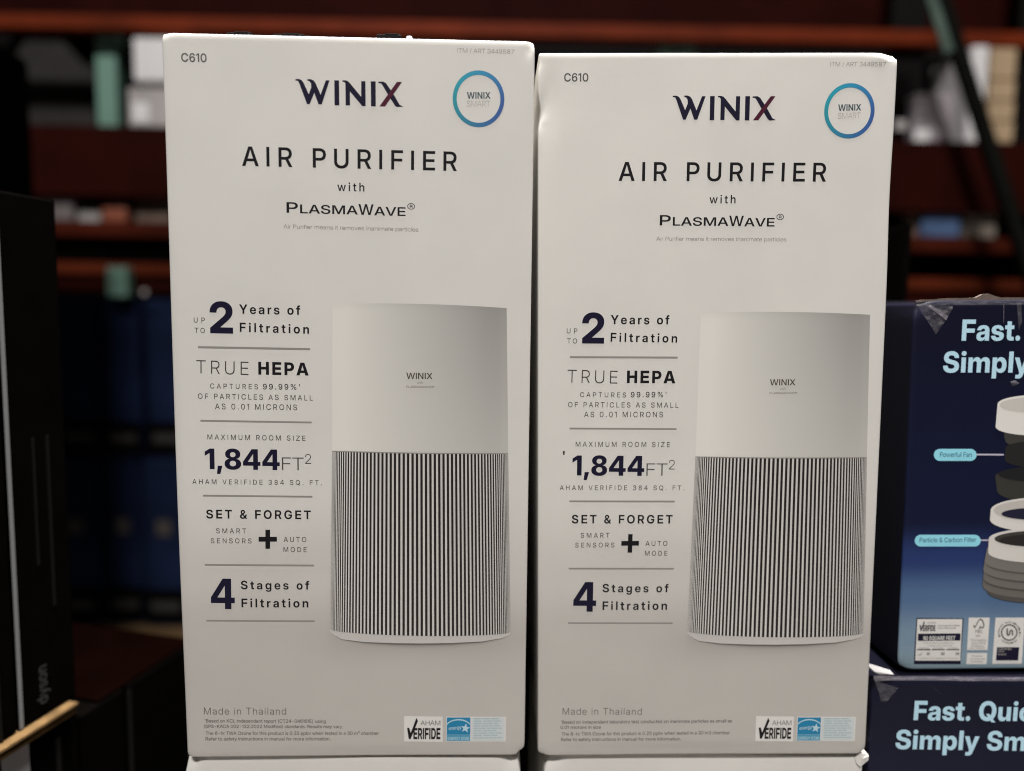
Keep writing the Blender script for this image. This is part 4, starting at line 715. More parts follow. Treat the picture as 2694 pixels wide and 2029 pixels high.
PILLS = [
  [(0.02922, 0.21287), (0.02753, 0.21262), (0.02603, 0.21184), (0.02487, 0.21061), (0.02416, 0.20906), (0.02397, 0.20733), (0.02432, 0.2056), (0.02518, 0.20403), (0.02646, 0.20277), (0.02803, 0.20196), (0.02975, 0.20167), (0.05793, 0.20138), (0.05962, 0.20164), (0.06111, 0.20242), (0.06227, 0.20365), (0.06297, 0.2052), (0.06315, 0.20693), (0.06279, 0.20866), (0.06193, 0.21023), (0.06064, 0.21148), (0.05907, 0.21229), (0.05735, 0.21259)],
  [(0.01527, 0.13209), (0.0136, 0.13183), (0.01212, 0.13105), (0.01098, 0.12983), (0.01027, 0.12828), (0.01008, 0.12655), (0.01042, 0.12482), (0.01126, 0.12326), (0.01252, 0.12201), (0.01408, 0.12119), (0.01577, 0.1209), (0.06619, 0.1204), (0.06785, 0.12066), (0.06933, 0.12144), (0.07047, 0.12266), (0.07116, 0.12421), (0.07133, 0.12594), (0.07098, 0.12767), (0.07012, 0.12924), (0.06885, 0.13048), (0.0673, 0.13129), (0.06561, 0.13158)],
]
LEADS = [
  [(0.06299, 0.208), (0.08811, 0.20756), (0.08819, 0.20614), (0.06306, 0.20658)],
  [(0.0711, 0.12699), (0.08063, 0.1269), (0.0807, 0.12563), (0.07117, 0.12572)],
]
BPIC = [
  ('motor', [(0.15193, 0.22495), (0.15158, 0.22567), (0.15064, 0.22638), (0.14912, 0.22707), (0.14705, 0.22772), (0.14447, 0.22833), (0.14142, 0.22889), (0.13797, 0.22938), (0.13418, 0.22979), (0.13012, 0.23011), (0.12586, 0.23035), (0.12148, 0.23049), (0.11707, 0.23054), (0.11271, 0.23049), (0.10847, 0.23034), (0.10444, 0.23009), (0.1007, 0.22976), (0.0973, 0.22934), (0.09432, 0.22885), (0.09181, 0.22829), (0.08981, 0.22768), (0.08837, 0.22702), (0.08751, 0.22633), (0.08725, 0.22562), (0.08888, 0.2197), (0.08922, 0.21876), (0.09013, 0.21784), (0.09161, 0.21695), (0.0936, 0.2161), (0.0961, 0.21531), (0.09903, 0.2146), (0.10236, 0.21397), (0.10601, 0.21345), (0.10993, 0.21304), (0.11403, 0.21275), (0.11825, 0.21258), (0.12249, 0.21253), (0.12669, 0.21262), (0.13076, 0.21283), (0.13463, 0.21316), (0.13823, 0.21361), (0.14148, 0.21416), (0.14433, 0.21481), (0.14673, 0.21555), (0.14863, 0.21636), (0.14999, 0.21722), (0.1508, 0.21813), (0.15102, 0.21906)], (0.055, 0.052, 0.046)),
  ('motor2', [(0.15145, 0.21248), (0.15111, 0.21338), (0.15019, 0.21427), (0.14871, 0.21513), (0.14671, 0.21595), (0.14421, 0.2167), (0.14128, 0.21739), (0.13795, 0.21799), (0.1343, 0.21849), (0.13038, 0.21889), (0.12628, 0.21917), (0.12208, 0.21934), (0.11783, 0.21938), (0.11364, 0.2193), (0.10957, 0.2191), (0.1057, 0.21879), (0.1021, 0.21836), (0.09885, 0.21783), (0.09599, 0.2172), (0.09358, 0.21649), (0.09167, 0.21572), (0.0903, 0.21488), (0.08949, 0.21401), (0.08925, 0.21312), (0.08919, 0.20258), (0.08955, 0.2015), (0.09049, 0.20043), (0.092, 0.19939), (0.09405, 0.19841), (0.09661, 0.1975), (0.09962, 0.19668), (0.10303, 0.19596), (0.10678, 0.19536), (0.11079, 0.19489), (0.11499, 0.19455), (0.1193, 0.19436), (0.12365, 0.19432), (0.12794, 0.19442), (0.13211, 0.19467), (0.13607, 0.19506), (0.13974, 0.19559), (0.14307, 0.19623), (0.14598, 0.197), (0.14843, 0.19785), (0.15036, 0.1988), (0.15175, 0.1998), (0.15257, 0.20085), (0.15279, 0.20193)], (0.018, 0.017, 0.016)),
  ('motor3', [(0.16255, 0.18595), (0.1621, 0.18704), (0.1609, 0.18812), (0.15898, 0.18916), (0.15637, 0.19015), (0.15312, 0.19107), (0.14929, 0.1919), (0.14495, 0.19263), (0.14018, 0.19324), (0.13508, 0.19372), (0.12973, 0.19407), (0.12424, 0.19427), (0.11871, 0.19433), (0.11324, 0.19424), (0.10792, 0.194), (0.10287, 0.19362), (0.09818, 0.1931), (0.09392, 0.19246), (0.09019, 0.19171), (0.08704, 0.19086), (0.08455, 0.18992), (0.08275, 0.18891), (0.08168, 0.18786), (0.08136, 0.18678), (0.08365, 0.17347), (0.0841, 0.17198), (0.08527, 0.17051), (0.08713, 0.16909), (0.08967, 0.16773), (0.09282, 0.16648), (0.09653, 0.16535), (0.10073, 0.16437), (0.10534, 0.16355), (0.11028, 0.1629), (0.11545, 0.16245), (0.12076, 0.16219), (0.1261, 0.16213), (0.13139, 0.16228), (0.13651, 0.16263), (0.14137, 0.16318), (0.14589, 0.16391), (0.14997, 0.16481), (0.15355, 0.16587), (0.15655, 0.16706), (0.15892, 0.16836), (0.16061, 0.16974), (0.1616, 0.17119), (0.16187, 0.17268)], (0.04, 0.038, 0.032)),
  ('motor4', [(0.15955, 0.18797), (0.15899, 0.18915), (0.15746, 0.1903), (0.15501, 0.1914), (0.1517, 0.19243), (0.14763, 0.19335), (0.14288, 0.19414), (0.13759, 0.19478), (0.1319, 0.19525), (0.12594, 0.19554), (0.11988, 0.19565), (0.11387, 0.19557), (0.10806, 0.19531), (0.10261, 0.19486), (0.09766, 0.19425), (0.09333, 0.19348), (0.08974, 0.19258), (0.08698, 0.19157), (0.08512, 0.19048), (0.08421, 0.18933), (0.08427, 0.18816), (0.08531, 0.18699), (0.08729, 0.18585), (0.09017, 0.18478), (0.09388, 0.18381), (0.0983, 0.18295), (0.10334, 0.18223), (0.10886, 0.18167), (0.11472, 0.18128), (0.12076, 0.18108), (0.12683, 0.18106), (0.13277, 0.18124), (0.13842, 0.1816), (0.14365, 0.18213), (0.1483, 0.18283), (0.15227, 0.18367), (0.15546, 0.18463), (0.15776, 0.18568), (0.15914, 0.18681), (0.15955, 0.18797)], (0.012, 0.012, 0.013)),
  ('cap', [(0.15602, 0.25297), (0.15558, 0.25414), (0.15445, 0.2553), (0.15264, 0.25642), (0.15018, 0.25749), (0.14711, 0.25847), (0.14351, 0.25937), (0.13943, 0.26015), (0.13495, 0.2608), (0.13015, 0.26131), (0.12513, 0.26168), (0.11997, 0.26189), (0.11477, 0.26195), (0.10963, 0.26184), (0.10465, 0.26158), (0.0999, 0.26116), (0.0955, 0.2606), (0.09151, 0.25991), (0.088, 0.25909), (0.08506, 0.25816), (0.08272, 0.25715), (0.08104, 0.25606), (0.08005, 0.25493), (0.07975, 0.25376), (0.07909, 0.2329), (0.07953, 0.23176), (0.08071, 0.23063), (0.0826, 0.22953), (0.08517, 0.22849), (0.08838, 0.22752), (0.09216, 0.22665), (0.09645, 0.22588), (0.10116, 0.22524), (0.10621, 0.22473), (0.1115, 0.22436), (0.11693, 0.22415), (0.1224, 0.2241), (0.12782, 0.2242), (0.13307, 0.22445), (0.13806, 0.22485), (0.1427, 0.2254), (0.14689, 0.22608), (0.15057, 0.22688), (0.15367, 0.22778), (0.15612, 0.22877), (0.15788, 0.22983), (0.15891, 0.23094), (0.15921, 0.23208)], (0.78, 0.76, 0.72)),
  ('capin', [(0.15427, 0.25221), (0.15372, 0.25338), (0.15224, 0.25454), (0.14988, 0.25564), (0.1467, 0.25666), (0.14277, 0.25758), (0.13819, 0.25836), (0.1331, 0.259), (0.12761, 0.25947), (0.12187, 0.25977), (0.11603, 0.25987), (0.11024, 0.25979), (0.10465, 0.25953), (0.0994, 0.25908), (0.09463, 0.25847), (0.09047, 0.2577), (0.08701, 0.2568), (0.08435, 0.25579), (0.08256, 0.2547), (0.08169, 0.25355), (0.08175, 0.25238), (0.08275, 0.25121), (0.08467, 0.25008), (0.08745, 0.24901), (0.09101, 0.24803), (0.09528, 0.24718), (0.10014, 0.24646), (0.10545, 0.2459), (0.1111, 0.24552), (0.11692, 0.24531), (0.12276, 0.2453), (0.12848, 0.24548), (0.13393, 0.24584), (0.13896, 0.24637), (0.14344, 0.24707), (0.14727, 0.24791), (0.15033, 0.24887), (0.15255, 0.24992), (0.15387, 0.25105), (0.15427, 0.25221)], (0.6, 0.57, 0.53)),
  ('ring', [(0.16899, 0.15392), (0.16846, 0.15557), (0.1671, 0.15719), (0.16494, 0.15876), (0.16201, 0.16024), (0.15838, 0.16162), (0.15411, 0.16286), (0.14927, 0.16395), (0.14397, 0.16485), (0.13829, 0.16556), (0.13234, 0.16606), (0.12624, 0.16635), (0.1201, 0.16641), (0.11403, 0.16625), (0.10814, 0.16587), (0.10254, 0.16527), (0.09733, 0.16447), (0.09262, 0.16349), (0.08849, 0.16233), (0.08502, 0.16102), (0.08227, 0.15959), (0.0803, 0.15807), (0.07913, 0.15647), (0.0788, 0.15483), (0.07862, 0.14612), (0.07913, 0.14451), (0.08049, 0.14292), (0.08267, 0.14137), (0.08563, 0.13991), (0.08931, 0.13855), (0.09365, 0.13733), (0.09856, 0.13626), (0.10396, 0.13537), (0.10974, 0.13466), (0.1158, 0.13417), (0.12202, 0.13388), (0.12828, 0.13382), (0.13447, 0.13398), (0.14047, 0.13435), (0.14617, 0.13494), (0.15147, 0.13573), (0.15626, 0.1367), (0.16045, 0.13784), (0.16397, 0.13912), (0.16676, 0.14053), (0.16875, 0.14203), (0.16991, 0.14359), (0.17023, 0.1452)], (0.75, 0.72, 0.68)),
  ('ringin', [(0.16638, 0.15395), (0.16572, 0.15558), (0.16398, 0.15719), (0.1612, 0.15872), (0.15746, 0.16014), (0.15285, 0.16141), (0.14749, 0.1625), (0.14153, 0.16338), (0.13511, 0.16402), (0.1284, 0.16441), (0.12158, 0.16455), (0.11481, 0.16442), (0.10828, 0.16403), (0.10215, 0.16339), (0.09658, 0.16252), (0.09172, 0.16144), (0.08769, 0.16018), (0.0846, 0.15876), (0.08252, 0.15723), (0.08151, 0.15562), (0.0816, 0.15399), (0.08278, 0.15236), (0.08503, 0.15078), (0.08829, 0.14929), (0.09248, 0.14794), (0.09748, 0.14675), (0.10317, 0.14576), (0.10939, 0.145), (0.116, 0.14447), (0.12281, 0.14421), (0.12964, 0.14421), (0.13633, 0.14447), (0.1427, 0.14498), (0.14857, 0.14575), (0.1538, 0.14673), (0.15826, 0.14791), (0.16183, 0.14926), (0.16441, 0.15074), (0.16594, 0.15232), (0.16638, 0.15395)], (0.55, 0.52, 0.48)),
  ('ringhole', [(0.15941, 0.15067), (0.15889, 0.15162), (0.15747, 0.15256), (0.15519, 0.15345), (0.1521, 0.15428), (0.14829, 0.15503), (0.14385, 0.15567), (0.13891, 0.1562), (0.13358, 0.15659), (0.128, 0.15683), (0.12233, 0.15693), (0.1167, 0.15687), (0.11126, 0.15666), (0.10615, 0.15631), (0.10151, 0.15582), (0.09745, 0.1552), (0.09408, 0.15448), (0.09149, 0.15367), (0.08974, 0.15278), (0.08888, 0.15186), (0.08893, 0.15091), (0.0899, 0.14996), (0.09175, 0.14904), (0.09444, 0.14817), (0.0979, 0.14738), (0.10203, 0.14668), (0.10675, 0.14609), (0.11191, 0.14563), (0.11739, 0.14531), (0.12304, 0.14514), (0.12872, 0.14512), (0.13428, 0.14526), (0.13958, 0.14554), (0.14447, 0.14597), (0.14884, 0.14652), (0.15256, 0.1472), (0.15555, 0.14797), (0.15772, 0.14882), (0.15902, 0.14973), (0.15941, 0.15067)], (0.012, 0.013, 0.035)),
  ('base0', [(0.17914, 0.08351), (0.17856, 0.08501), (0.17705, 0.08648), (0.17463, 0.08791), (0.17134, 0.08926), (0.16725, 0.09052), (0.16244, 0.09165), (0.15699, 0.09265), (0.151, 0.09348), (0.14459, 0.09414), (0.13788, 0.0946), (0.13099, 0.09488), (0.12404, 0.09495), (0.11717, 0.09481), (0.1105, 0.09448), (0.10417, 0.09395), (0.09827, 0.09323), (0.09293, 0.09235), (0.08825, 0.0913), (0.08431, 0.09013), (0.08118, 0.08884), (0.07893, 0.08745), (0.07759, 0.08601), (0.07719, 0.08452), (0.07941, 0.07766), (0.07996, 0.07602), (0.08141, 0.07439), (0.08374, 0.07282), (0.08691, 0.07132), (0.09086, 0.06994), (0.09552, 0.06869), (0.10079, 0.06759), (0.10658, 0.06668), (0.11278, 0.06596), (0.11929, 0.06545), (0.12596, 0.06516), (0.13268, 0.0651), (0.13933, 0.06526), (0.14577, 0.06564), (0.1519, 0.06623), (0.15758, 0.06703), (0.16273, 0.06802), (0.16723, 0.06918), (0.17102, 0.07049), (0.17401, 0.07192), (0.17615, 0.07345), (0.17741, 0.07505), (0.17776, 0.07669)], (0.085, 0.078, 0.07)),
  ('base1', [(0.18061, 0.08896), (0.18002, 0.09045), (0.17846, 0.09192), (0.17595, 0.09335), (0.17255, 0.0947), (0.16832, 0.09596), (0.16334, 0.09709), (0.1577, 0.09809), (0.1515, 0.09892), (0.14487, 0.09958), (0.13792, 0.10005), (0.13078, 0.10032), (0.12359, 0.10039), (0.11647, 0.10026), (0.10957, 0.09993), (0.103, 0.0994), (0.0969, 0.09869), (0.09137, 0.09781), (0.08652, 0.09677), (0.08243, 0.0956), (0.07919, 0.09431), (0.07685, 0.09293), (0.07547, 0.09149), (0.07505, 0.09001), (0.0749, 0.08291), (0.07549, 0.08119), (0.07706, 0.07949), (0.07959, 0.07785), (0.08303, 0.07628), (0.08731, 0.07484), (0.09236, 0.07353), (0.09808, 0.07239), (0.10436, 0.07143), (0.11109, 0.07068), (0.11815, 0.07014), (0.12539, 0.06984), (0.13269, 0.06976), (0.1399, 0.06993), (0.14689, 0.07032), (0.15354, 0.07094), (0.15972, 0.07178), (0.1653, 0.07281), (0.17019, 0.07402), (0.1743, 0.07538), (0.17755, 0.07688), (0.17988, 0.07847), (0.18125, 0.08014), (0.18163, 0.08185)], (0.15, 0.138, 0.125)),
  ('base1u', [(0.18026, 0.09032), (0.17967, 0.09181), (0.17811, 0.09329), (0.17562, 0.09471), (0.17224, 0.09607), (0.16803, 0.09732), (0.16307, 0.09846), (0.15746, 0.09945), (0.15129, 0.10028), (0.14469, 0.10094), (0.13778, 0.10141), (0.13068, 0.10168), (0.12352, 0.10175), (0.11644, 0.10162), (0.10958, 0.10129), (0.10305, 0.10076), (0.09698, 0.10005), (0.09147, 0.09917), (0.08665, 0.09813), (0.08258, 0.09696), (0.07936, 0.09567), (0.07704, 0.09429), (0.07566, 0.09285), (0.07524, 0.09137), (0.07538, 0.08891), (0.07595, 0.08727), (0.0775, 0.08565), (0.07998, 0.08408), (0.08336, 0.08259), (0.08758, 0.0812), (0.09254, 0.07995), (0.09817, 0.07886), (0.10435, 0.07794), (0.11098, 0.07722), (0.11792, 0.07671), (0.12505, 0.07642), (0.13223, 0.07635), (0.13933, 0.0765), (0.14621, 0.07688), (0.15276, 0.07747), (0.15884, 0.07826), (0.16434, 0.07924), (0.16915, 0.08039), (0.1732, 0.0817), (0.1764, 0.08312), (0.1787, 0.08464), (0.18005, 0.08624), (0.18043, 0.08787)], (0.08, 0.073, 0.066)),
  ('base2', [(0.17927, 0.09714), (0.17868, 0.09863), (0.17714, 0.1001), (0.17467, 0.10152), (0.17133, 0.10287), (0.16716, 0.10413), (0.16226, 0.10526), (0.15671, 0.10625), (0.15061, 0.10708), (0.14409, 0.10774), (0.13725, 0.1082), (0.13022, 0.10847), (0.12315, 0.10855), (0.11615, 0.10841), (0.10936, 0.10808), (0.1029, 0.10756), (0.0969, 0.10685), (0.09146, 0.10597), (0.08668, 0.10493), (0.08266, 0.10376), (0.07948, 0.10247), (0.07718, 0.1011), (0.07582, 0.09966), (0.07541, 0.09818), (0.07516, 0.09055), (0.07573, 0.08891), (0.07728, 0.08729), (0.07977, 0.08572), (0.08316, 0.08423), (0.08738, 0.08285), (0.09236, 0.0816), (0.098, 0.0805), (0.1042, 0.07959), (0.11084, 0.07887), (0.11779, 0.07836), (0.12494, 0.07806), (0.13214, 0.07799), (0.13925, 0.07814), (0.14615, 0.07852), (0.15271, 0.07911), (0.15881, 0.0799), (0.16432, 0.08088), (0.16915, 0.08203), (0.1732, 0.08334), (0.17641, 0.08476), (0.17871, 0.08628), (0.18007, 0.08787), (0.18045, 0.0895)], (0.165, 0.152, 0.138)),
  ('base2u', [(0.17891, 0.09851), (0.17833, 0.09999), (0.17679, 0.10146), (0.17434, 0.10288), (0.17101, 0.10423), (0.16687, 0.10549), (0.16199, 0.10662), (0.15647, 0.10761), (0.15041, 0.10844), (0.14391, 0.10909), (0.13711, 0.10956), (0.13012, 0.10983), (0.12308, 0.1099), (0.11612, 0.10977), (0.10937, 0.10944), (0.10294, 0.10891), (0.09697, 0.1082), (0.09156, 0.10732), (0.08681, 0.10629), (0.08282, 0.10511), (0.07965, 0.10383), (0.07736, 0.10245), (0.076, 0.10101), (0.0756, 0.09954), (0.07575, 0.09681), (0.07631, 0.09521), (0.07783, 0.09363), (0.08028, 0.0921), (0.0836, 0.09065), (0.08775, 0.0893), (0.09263, 0.08808), (0.09817, 0.08701), (0.10425, 0.08612), (0.11077, 0.08541), (0.11759, 0.08491), (0.12461, 0.08463), (0.13167, 0.08456), (0.13866, 0.08471), (0.14543, 0.08507), (0.15187, 0.08565), (0.15785, 0.08642), (0.16326, 0.08738), (0.168, 0.0885), (0.17198, 0.08977), (0.17513, 0.09116), (0.17739, 0.09264), (0.17872, 0.09419), (0.17909, 0.09578)], (0.09, 0.082, 0.074)),
  ('base3', [(0.17818, 0.10531), (0.1776, 0.10679), (0.17608, 0.10826), (0.17364, 0.10968), (0.17033, 0.11102), (0.16621, 0.11227), (0.16137, 0.1134), (0.15588, 0.11439), (0.14985, 0.11522), (0.1434, 0.11587), (0.13663, 0.11634), (0.12969, 0.11661), (0.12269, 0.11668), (0.11578, 0.11655), (0.10906, 0.11622), (0.10268, 0.11569), (0.09674, 0.11498), (0.09136, 0.1141), (0.08664, 0.11307), (0.08267, 0.1119), (0.07952, 0.11062), (0.07725, 0.10924), (0.0759, 0.10781), (0.0755, 0.10633), (0.0746, 0.09846), (0.07518, 0.09686), (0.07673, 0.09528), (0.07922, 0.09375), (0.08261, 0.09229), (0.08684, 0.09094), (0.09182, 0.08972), (0.09747, 0.08866), (0.10367, 0.08776), (0.11032, 0.08706), (0.11728, 0.08656), (0.12444, 0.08627), (0.13164, 0.0862), (0.13877, 0.08634), (0.14568, 0.08671), (0.15225, 0.08728), (0.15835, 0.08805), (0.16387, 0.08901), (0.16871, 0.09013), (0.17277, 0.0914), (0.17599, 0.09278), (0.1783, 0.09427), (0.17966, 0.09582), (0.18004, 0.09741)], (0.18, 0.166, 0.15)),
  ('base3u', [(0.17756, 0.10667), (0.17699, 0.10812), (0.17549, 0.10955), (0.17307, 0.11093), (0.1698, 0.11224), (0.16573, 0.11346), (0.16093, 0.11456), (0.1555, 0.11553), (0.14954, 0.11634), (0.14315, 0.11697), (0.13646, 0.11743), (0.12959, 0.11769), (0.12267, 0.11776), (0.11582, 0.11764), (0.10917, 0.11731), (0.10285, 0.1168), (0.09698, 0.11611), (0.09166, 0.11526), (0.08699, 0.11425), (0.08306, 0.11311), (0.07994, 0.11186), (0.07769, 0.11052), (0.07635, 0.10912), (0.07596, 0.10769), (0.0761, 0.10497), (0.07666, 0.10341), (0.07815, 0.10187), (0.08056, 0.10038), (0.08383, 0.09896), (0.0879, 0.09764), (0.0927, 0.09645), (0.09815, 0.09542), (0.10413, 0.09454), (0.11054, 0.09386), (0.11725, 0.09337), (0.12415, 0.09309), (0.1311, 0.09302), (0.13797, 0.09316), (0.14463, 0.09352), (0.15096, 0.09408), (0.15685, 0.09483), (0.16217, 0.09576), (0.16683, 0.09686), (0.17075, 0.09809), (0.17385, 0.09945), (0.17607, 0.10089), (0.17738, 0.1024), (0.17775, 0.10395)], (0.1, 0.092, 0.083)),
  ('base4', [(0.17525, 0.11753), (0.1747, 0.11894), (0.17324, 0.12032), (0.1709, 0.12167), (0.16774, 0.12294), (0.1638, 0.12413), (0.15916, 0.1252), (0.1539, 0.12613), (0.14813, 0.12692), (0.14196, 0.12754), (0.13548, 0.12798), (0.12884, 0.12824), (0.12214, 0.1283), (0.11551, 0.12818), (0.10909, 0.12787), (0.10297, 0.12737), (0.09729, 0.1267), (0.09214, 0.12587), (0.08762, 0.12489), (0.08382, 0.12379), (0.0808, 0.12257), (0.07863, 0.12127), (0.07734, 0.11991), (0.07696, 0.11852), (0.07523, 0.10661), (0.07579, 0.10505), (0.0773, 0.10351), (0.07974, 0.10202), (0.08306, 0.1006), (0.0872, 0.09928), (0.09207, 0.09809), (0.0976, 0.09705), (0.10367, 0.09618), (0.11018, 0.0955), (0.117, 0.09501), (0.124, 0.09473), (0.13105, 0.09465), (0.13803, 0.0948), (0.14479, 0.09515), (0.15122, 0.09571), (0.1572, 0.09646), (0.1626, 0.09739), (0.16734, 0.09848), (0.17131, 0.09972), (0.17446, 0.10107), (0.17672, 0.10252), (0.17805, 0.10403), (0.17843, 0.10558)], (0.19, 0.175, 0.16)),
  ('filter', [(0.17303, 0.12701), (0.1725, 0.12839), (0.17109, 0.12976), (0.16883, 0.13108), (0.16577, 0.13233), (0.16196, 0.1335), (0.15747, 0.13455), (0.15239, 0.13547), (0.14681, 0.13624), (0.14084, 0.13685), (0.13458, 0.13729), (0.12816, 0.13754), (0.12168, 0.1376), (0.11528, 0.13748), (0.10907, 0.13717), (0.10316, 0.13668), (0.09767, 0.13602), (0.09269, 0.1352), (0.08833, 0.13424), (0.08465, 0.13315), (0.08174, 0.13195), (0.07964, 0.13068), (0.07839, 0.12934), (0.07802, 0.12796), (0.07819, 0.11512), (0.07871, 0.11373), (0.08012, 0.11236), (0.08239, 0.11103), (0.08549, 0.10977), (0.08934, 0.10859), (0.09388, 0.10753), (0.09903, 0.1066), (0.10469, 0.10583), (0.11076, 0.10521), (0.11711, 0.10477), (0.12364, 0.10452), (0.13022, 0.10445), (0.13672, 0.10458), (0.14303, 0.10489), (0.14903, 0.10538), (0.1546, 0.10605), (0.15964, 0.10688), (0.16406, 0.10785), (0.16778, 0.10894), (0.17072, 0.11015), (0.17283, 0.11143), (0.17407, 0.11278), (0.17443, 0.11416)], (0.7, 0.67, 0.63)),
  ('filterin', [(0.16778, 0.12706), (0.16715, 0.12832), (0.16544, 0.12956), (0.1627, 0.13075), (0.159, 0.13185), (0.15444, 0.13283), (0.14912, 0.13368), (0.1432, 0.13437), (0.13682, 0.13488), (0.13015, 0.1352), (0.12336, 0.13532), (0.11663, 0.13523), (0.11012, 0.13495), (0.10402, 0.13447), (0.09846, 0.13381), (0.09361, 0.13299), (0.08959, 0.13203), (0.08649, 0.13094), (0.0844, 0.12977), (0.08338, 0.12854), (0.08345, 0.12728), (0.08461, 0.12602), (0.08683, 0.12481), (0.09005, 0.12366), (0.09419, 0.12261), (0.09915, 0.12168), (0.1048, 0.12091), (0.11098, 0.12031), (0.11754, 0.11989), (0.12431, 0.11967), (0.13111, 0.11965), (0.13776, 0.11984), (0.1441, 0.12022), (0.14995, 0.1208), (0.15517, 0.12154), (0.15962, 0.12244), (0.16319, 0.12347), (0.16577, 0.1246), (0.16732, 0.12581), (0.16778, 0.12706)], (0.05, 0.045, 0.04)),
  ('filterhole', [(0.16368, 0.12575), (0.16312, 0.12671), (0.16159, 0.12765), (0.15914, 0.12856), (0.15581, 0.1294), (0.1517, 0.13015), (0.14693, 0.1308), (0.14159, 0.13134), (0.13585, 0.13173), (0.12984, 0.13198), (0.12372, 0.13208), (0.11766, 0.13203), (0.11179, 0.13182), (0.10629, 0.13147), (0.10128, 0.13098), (0.0969, 0.13036), (0.09326, 0.12963), (0.09047, 0.12882), (0.08858, 0.12793), (0.08765, 0.12699), (0.0877, 0.12604), (0.08873, 0.12508), (0.09073, 0.12416), (0.09362, 0.12328), (0.09735, 0.12248), (0.10181, 0.12177), (0.10688, 0.12118), (0.11245, 0.12071), (0.11835, 0.12039), (0.12444, 0.12021), (0.13057, 0.12019), (0.13656, 0.12032), (0.14227, 0.1206), (0.14755, 0.12103), (0.15226, 0.12158), (0.15628, 0.12226), (0.1595, 0.12303), (0.16184, 0.12389), (0.16325, 0.12481), (0.16368, 0.12575)], (0.02, 0.018, 0.017)),
]
BRIBS = [
  [(0.0808, 0.12076), (0.0812, 0.11331)],
  [(0.08163, 0.12036), (0.08203, 0.11291)],
  [(0.08255, 0.11996), (0.08295, 0.11252)],
  [(0.08356, 0.11958), (0.08397, 0.11213)],
  [(0.08466, 0.1192), (0.08507, 0.11175)],
  [(0.08585, 0.11883), (0.08626, 0.11138)],
  [(0.08713, 0.11848), (0.08754, 0.11102)],
  [(0.08848, 0.11813), (0.08889, 0.11067)],
  [(0.08992, 0.11779), (0.09033, 0.11034)],
  [(0.09143, 0.11746), (0.09184, 0.11001)],
  [(0.09301, 0.11715), (0.09343, 0.1097)],
  [(0.09466, 0.11685), (0.09508, 0.1094)],
  [(0.09638, 0.11657), (0.0968, 0.10911)],
  [(0.09817, 0.1163), (0.09859, 0.10884)],
  [(0.10001, 0.11604), (0.10043, 0.10858)],
  [(0.1019, 0.1158), (0.10233, 0.10834)],
  [(0.10385, 0.11558), (0.10428, 0.10812)],
  [(0.10584, 0.11537), (0.10627, 0.10791)],
  [(0.10787, 0.11518), (0.10831, 0.10772)],
  [(0.10995, 0.11501), (0.11038, 0.10755)],
  [(0.11205, 0.11485), (0.11249, 0.10739)],
  [(0.11419, 0.11472), (0.11463, 0.10726)],
  [(0.11635, 0.1146), (0.11679, 0.10714)],
  [(0.11853, 0.1145), (0.11897, 0.10704)],
  [(0.12072, 0.11442), (0.12117, 0.10696)],
  [(0.12293, 0.11436), (0.12338, 0.1069)],
]
BLAB = [
  ('navyink', 0, [(0.01514, 0.05182), (0.05946, 0.05088), (0.05888, 0.00594), (0.01484, 0.00636)]),
  ('labelwhite', 1, [(0.01603, 0.05068), (0.05828, 0.05026), (0.0584, 0.00943), (0.0159, 0.00985)]),
  ('navyink', 2, [(0.01727, 0.03639), (0.05717, 0.03638), (0.0574, 0.02938), (0.01734, 0.02939)]),
  ('navyink', 2, [(0.01828, 0.04488), (0.01949, 0.04487), (0.02022, 0.04203), (0.02233, 0.04892), (0.02317, 0.04766), (0.02017, 0.03907), (0.01945, 0.03908)]),
  ('black', 2, [(0.01691, 0.02131), (0.0297, 0.02118), (0.02975, 0.02004), (0.0169, 0.02017)]),
  ('black', 2, [(0.03085, 0.02117), (0.04328, 0.02105), (0.04333, 0.02004), (0.0309, 0.02016)]),
  ('black', 2, [(0.04449, 0.02104), (0.05691, 0.02092), (0.05697, 0.01991), (0.04454, 0.02003)]),
  ('grey3', 2, [(0.01747, 0.01554), (0.02049, 0.01583), (0.0219, 0.01803), (0.02209, 0.01803), (0.02099, 0.01532), (0.0176, 0.01522)]),
  ('labelwhite', 0, [(0.06425, 0.05165), (0.08391, 0.05145), (0.08363, 0.01965), (0.06424, 0.01983)]),
  ('labelwhite', 0, [(0.06469, 0.01698), (0.08348, 0.0168), (0.08347, 0.0057), (0.06416, 0.00588)]),
  ('labelwhite', 0, [(0.08934, 0.0514), (0.11691, 0.05113), (0.11673, 0.00569), (0.0888, 0.00596)]),
  ('navyink', 1, [(0.09239, 0.02241), (0.11323, 0.0222), (0.11301, 0.00922), (0.09201, 0.00942)]),
]
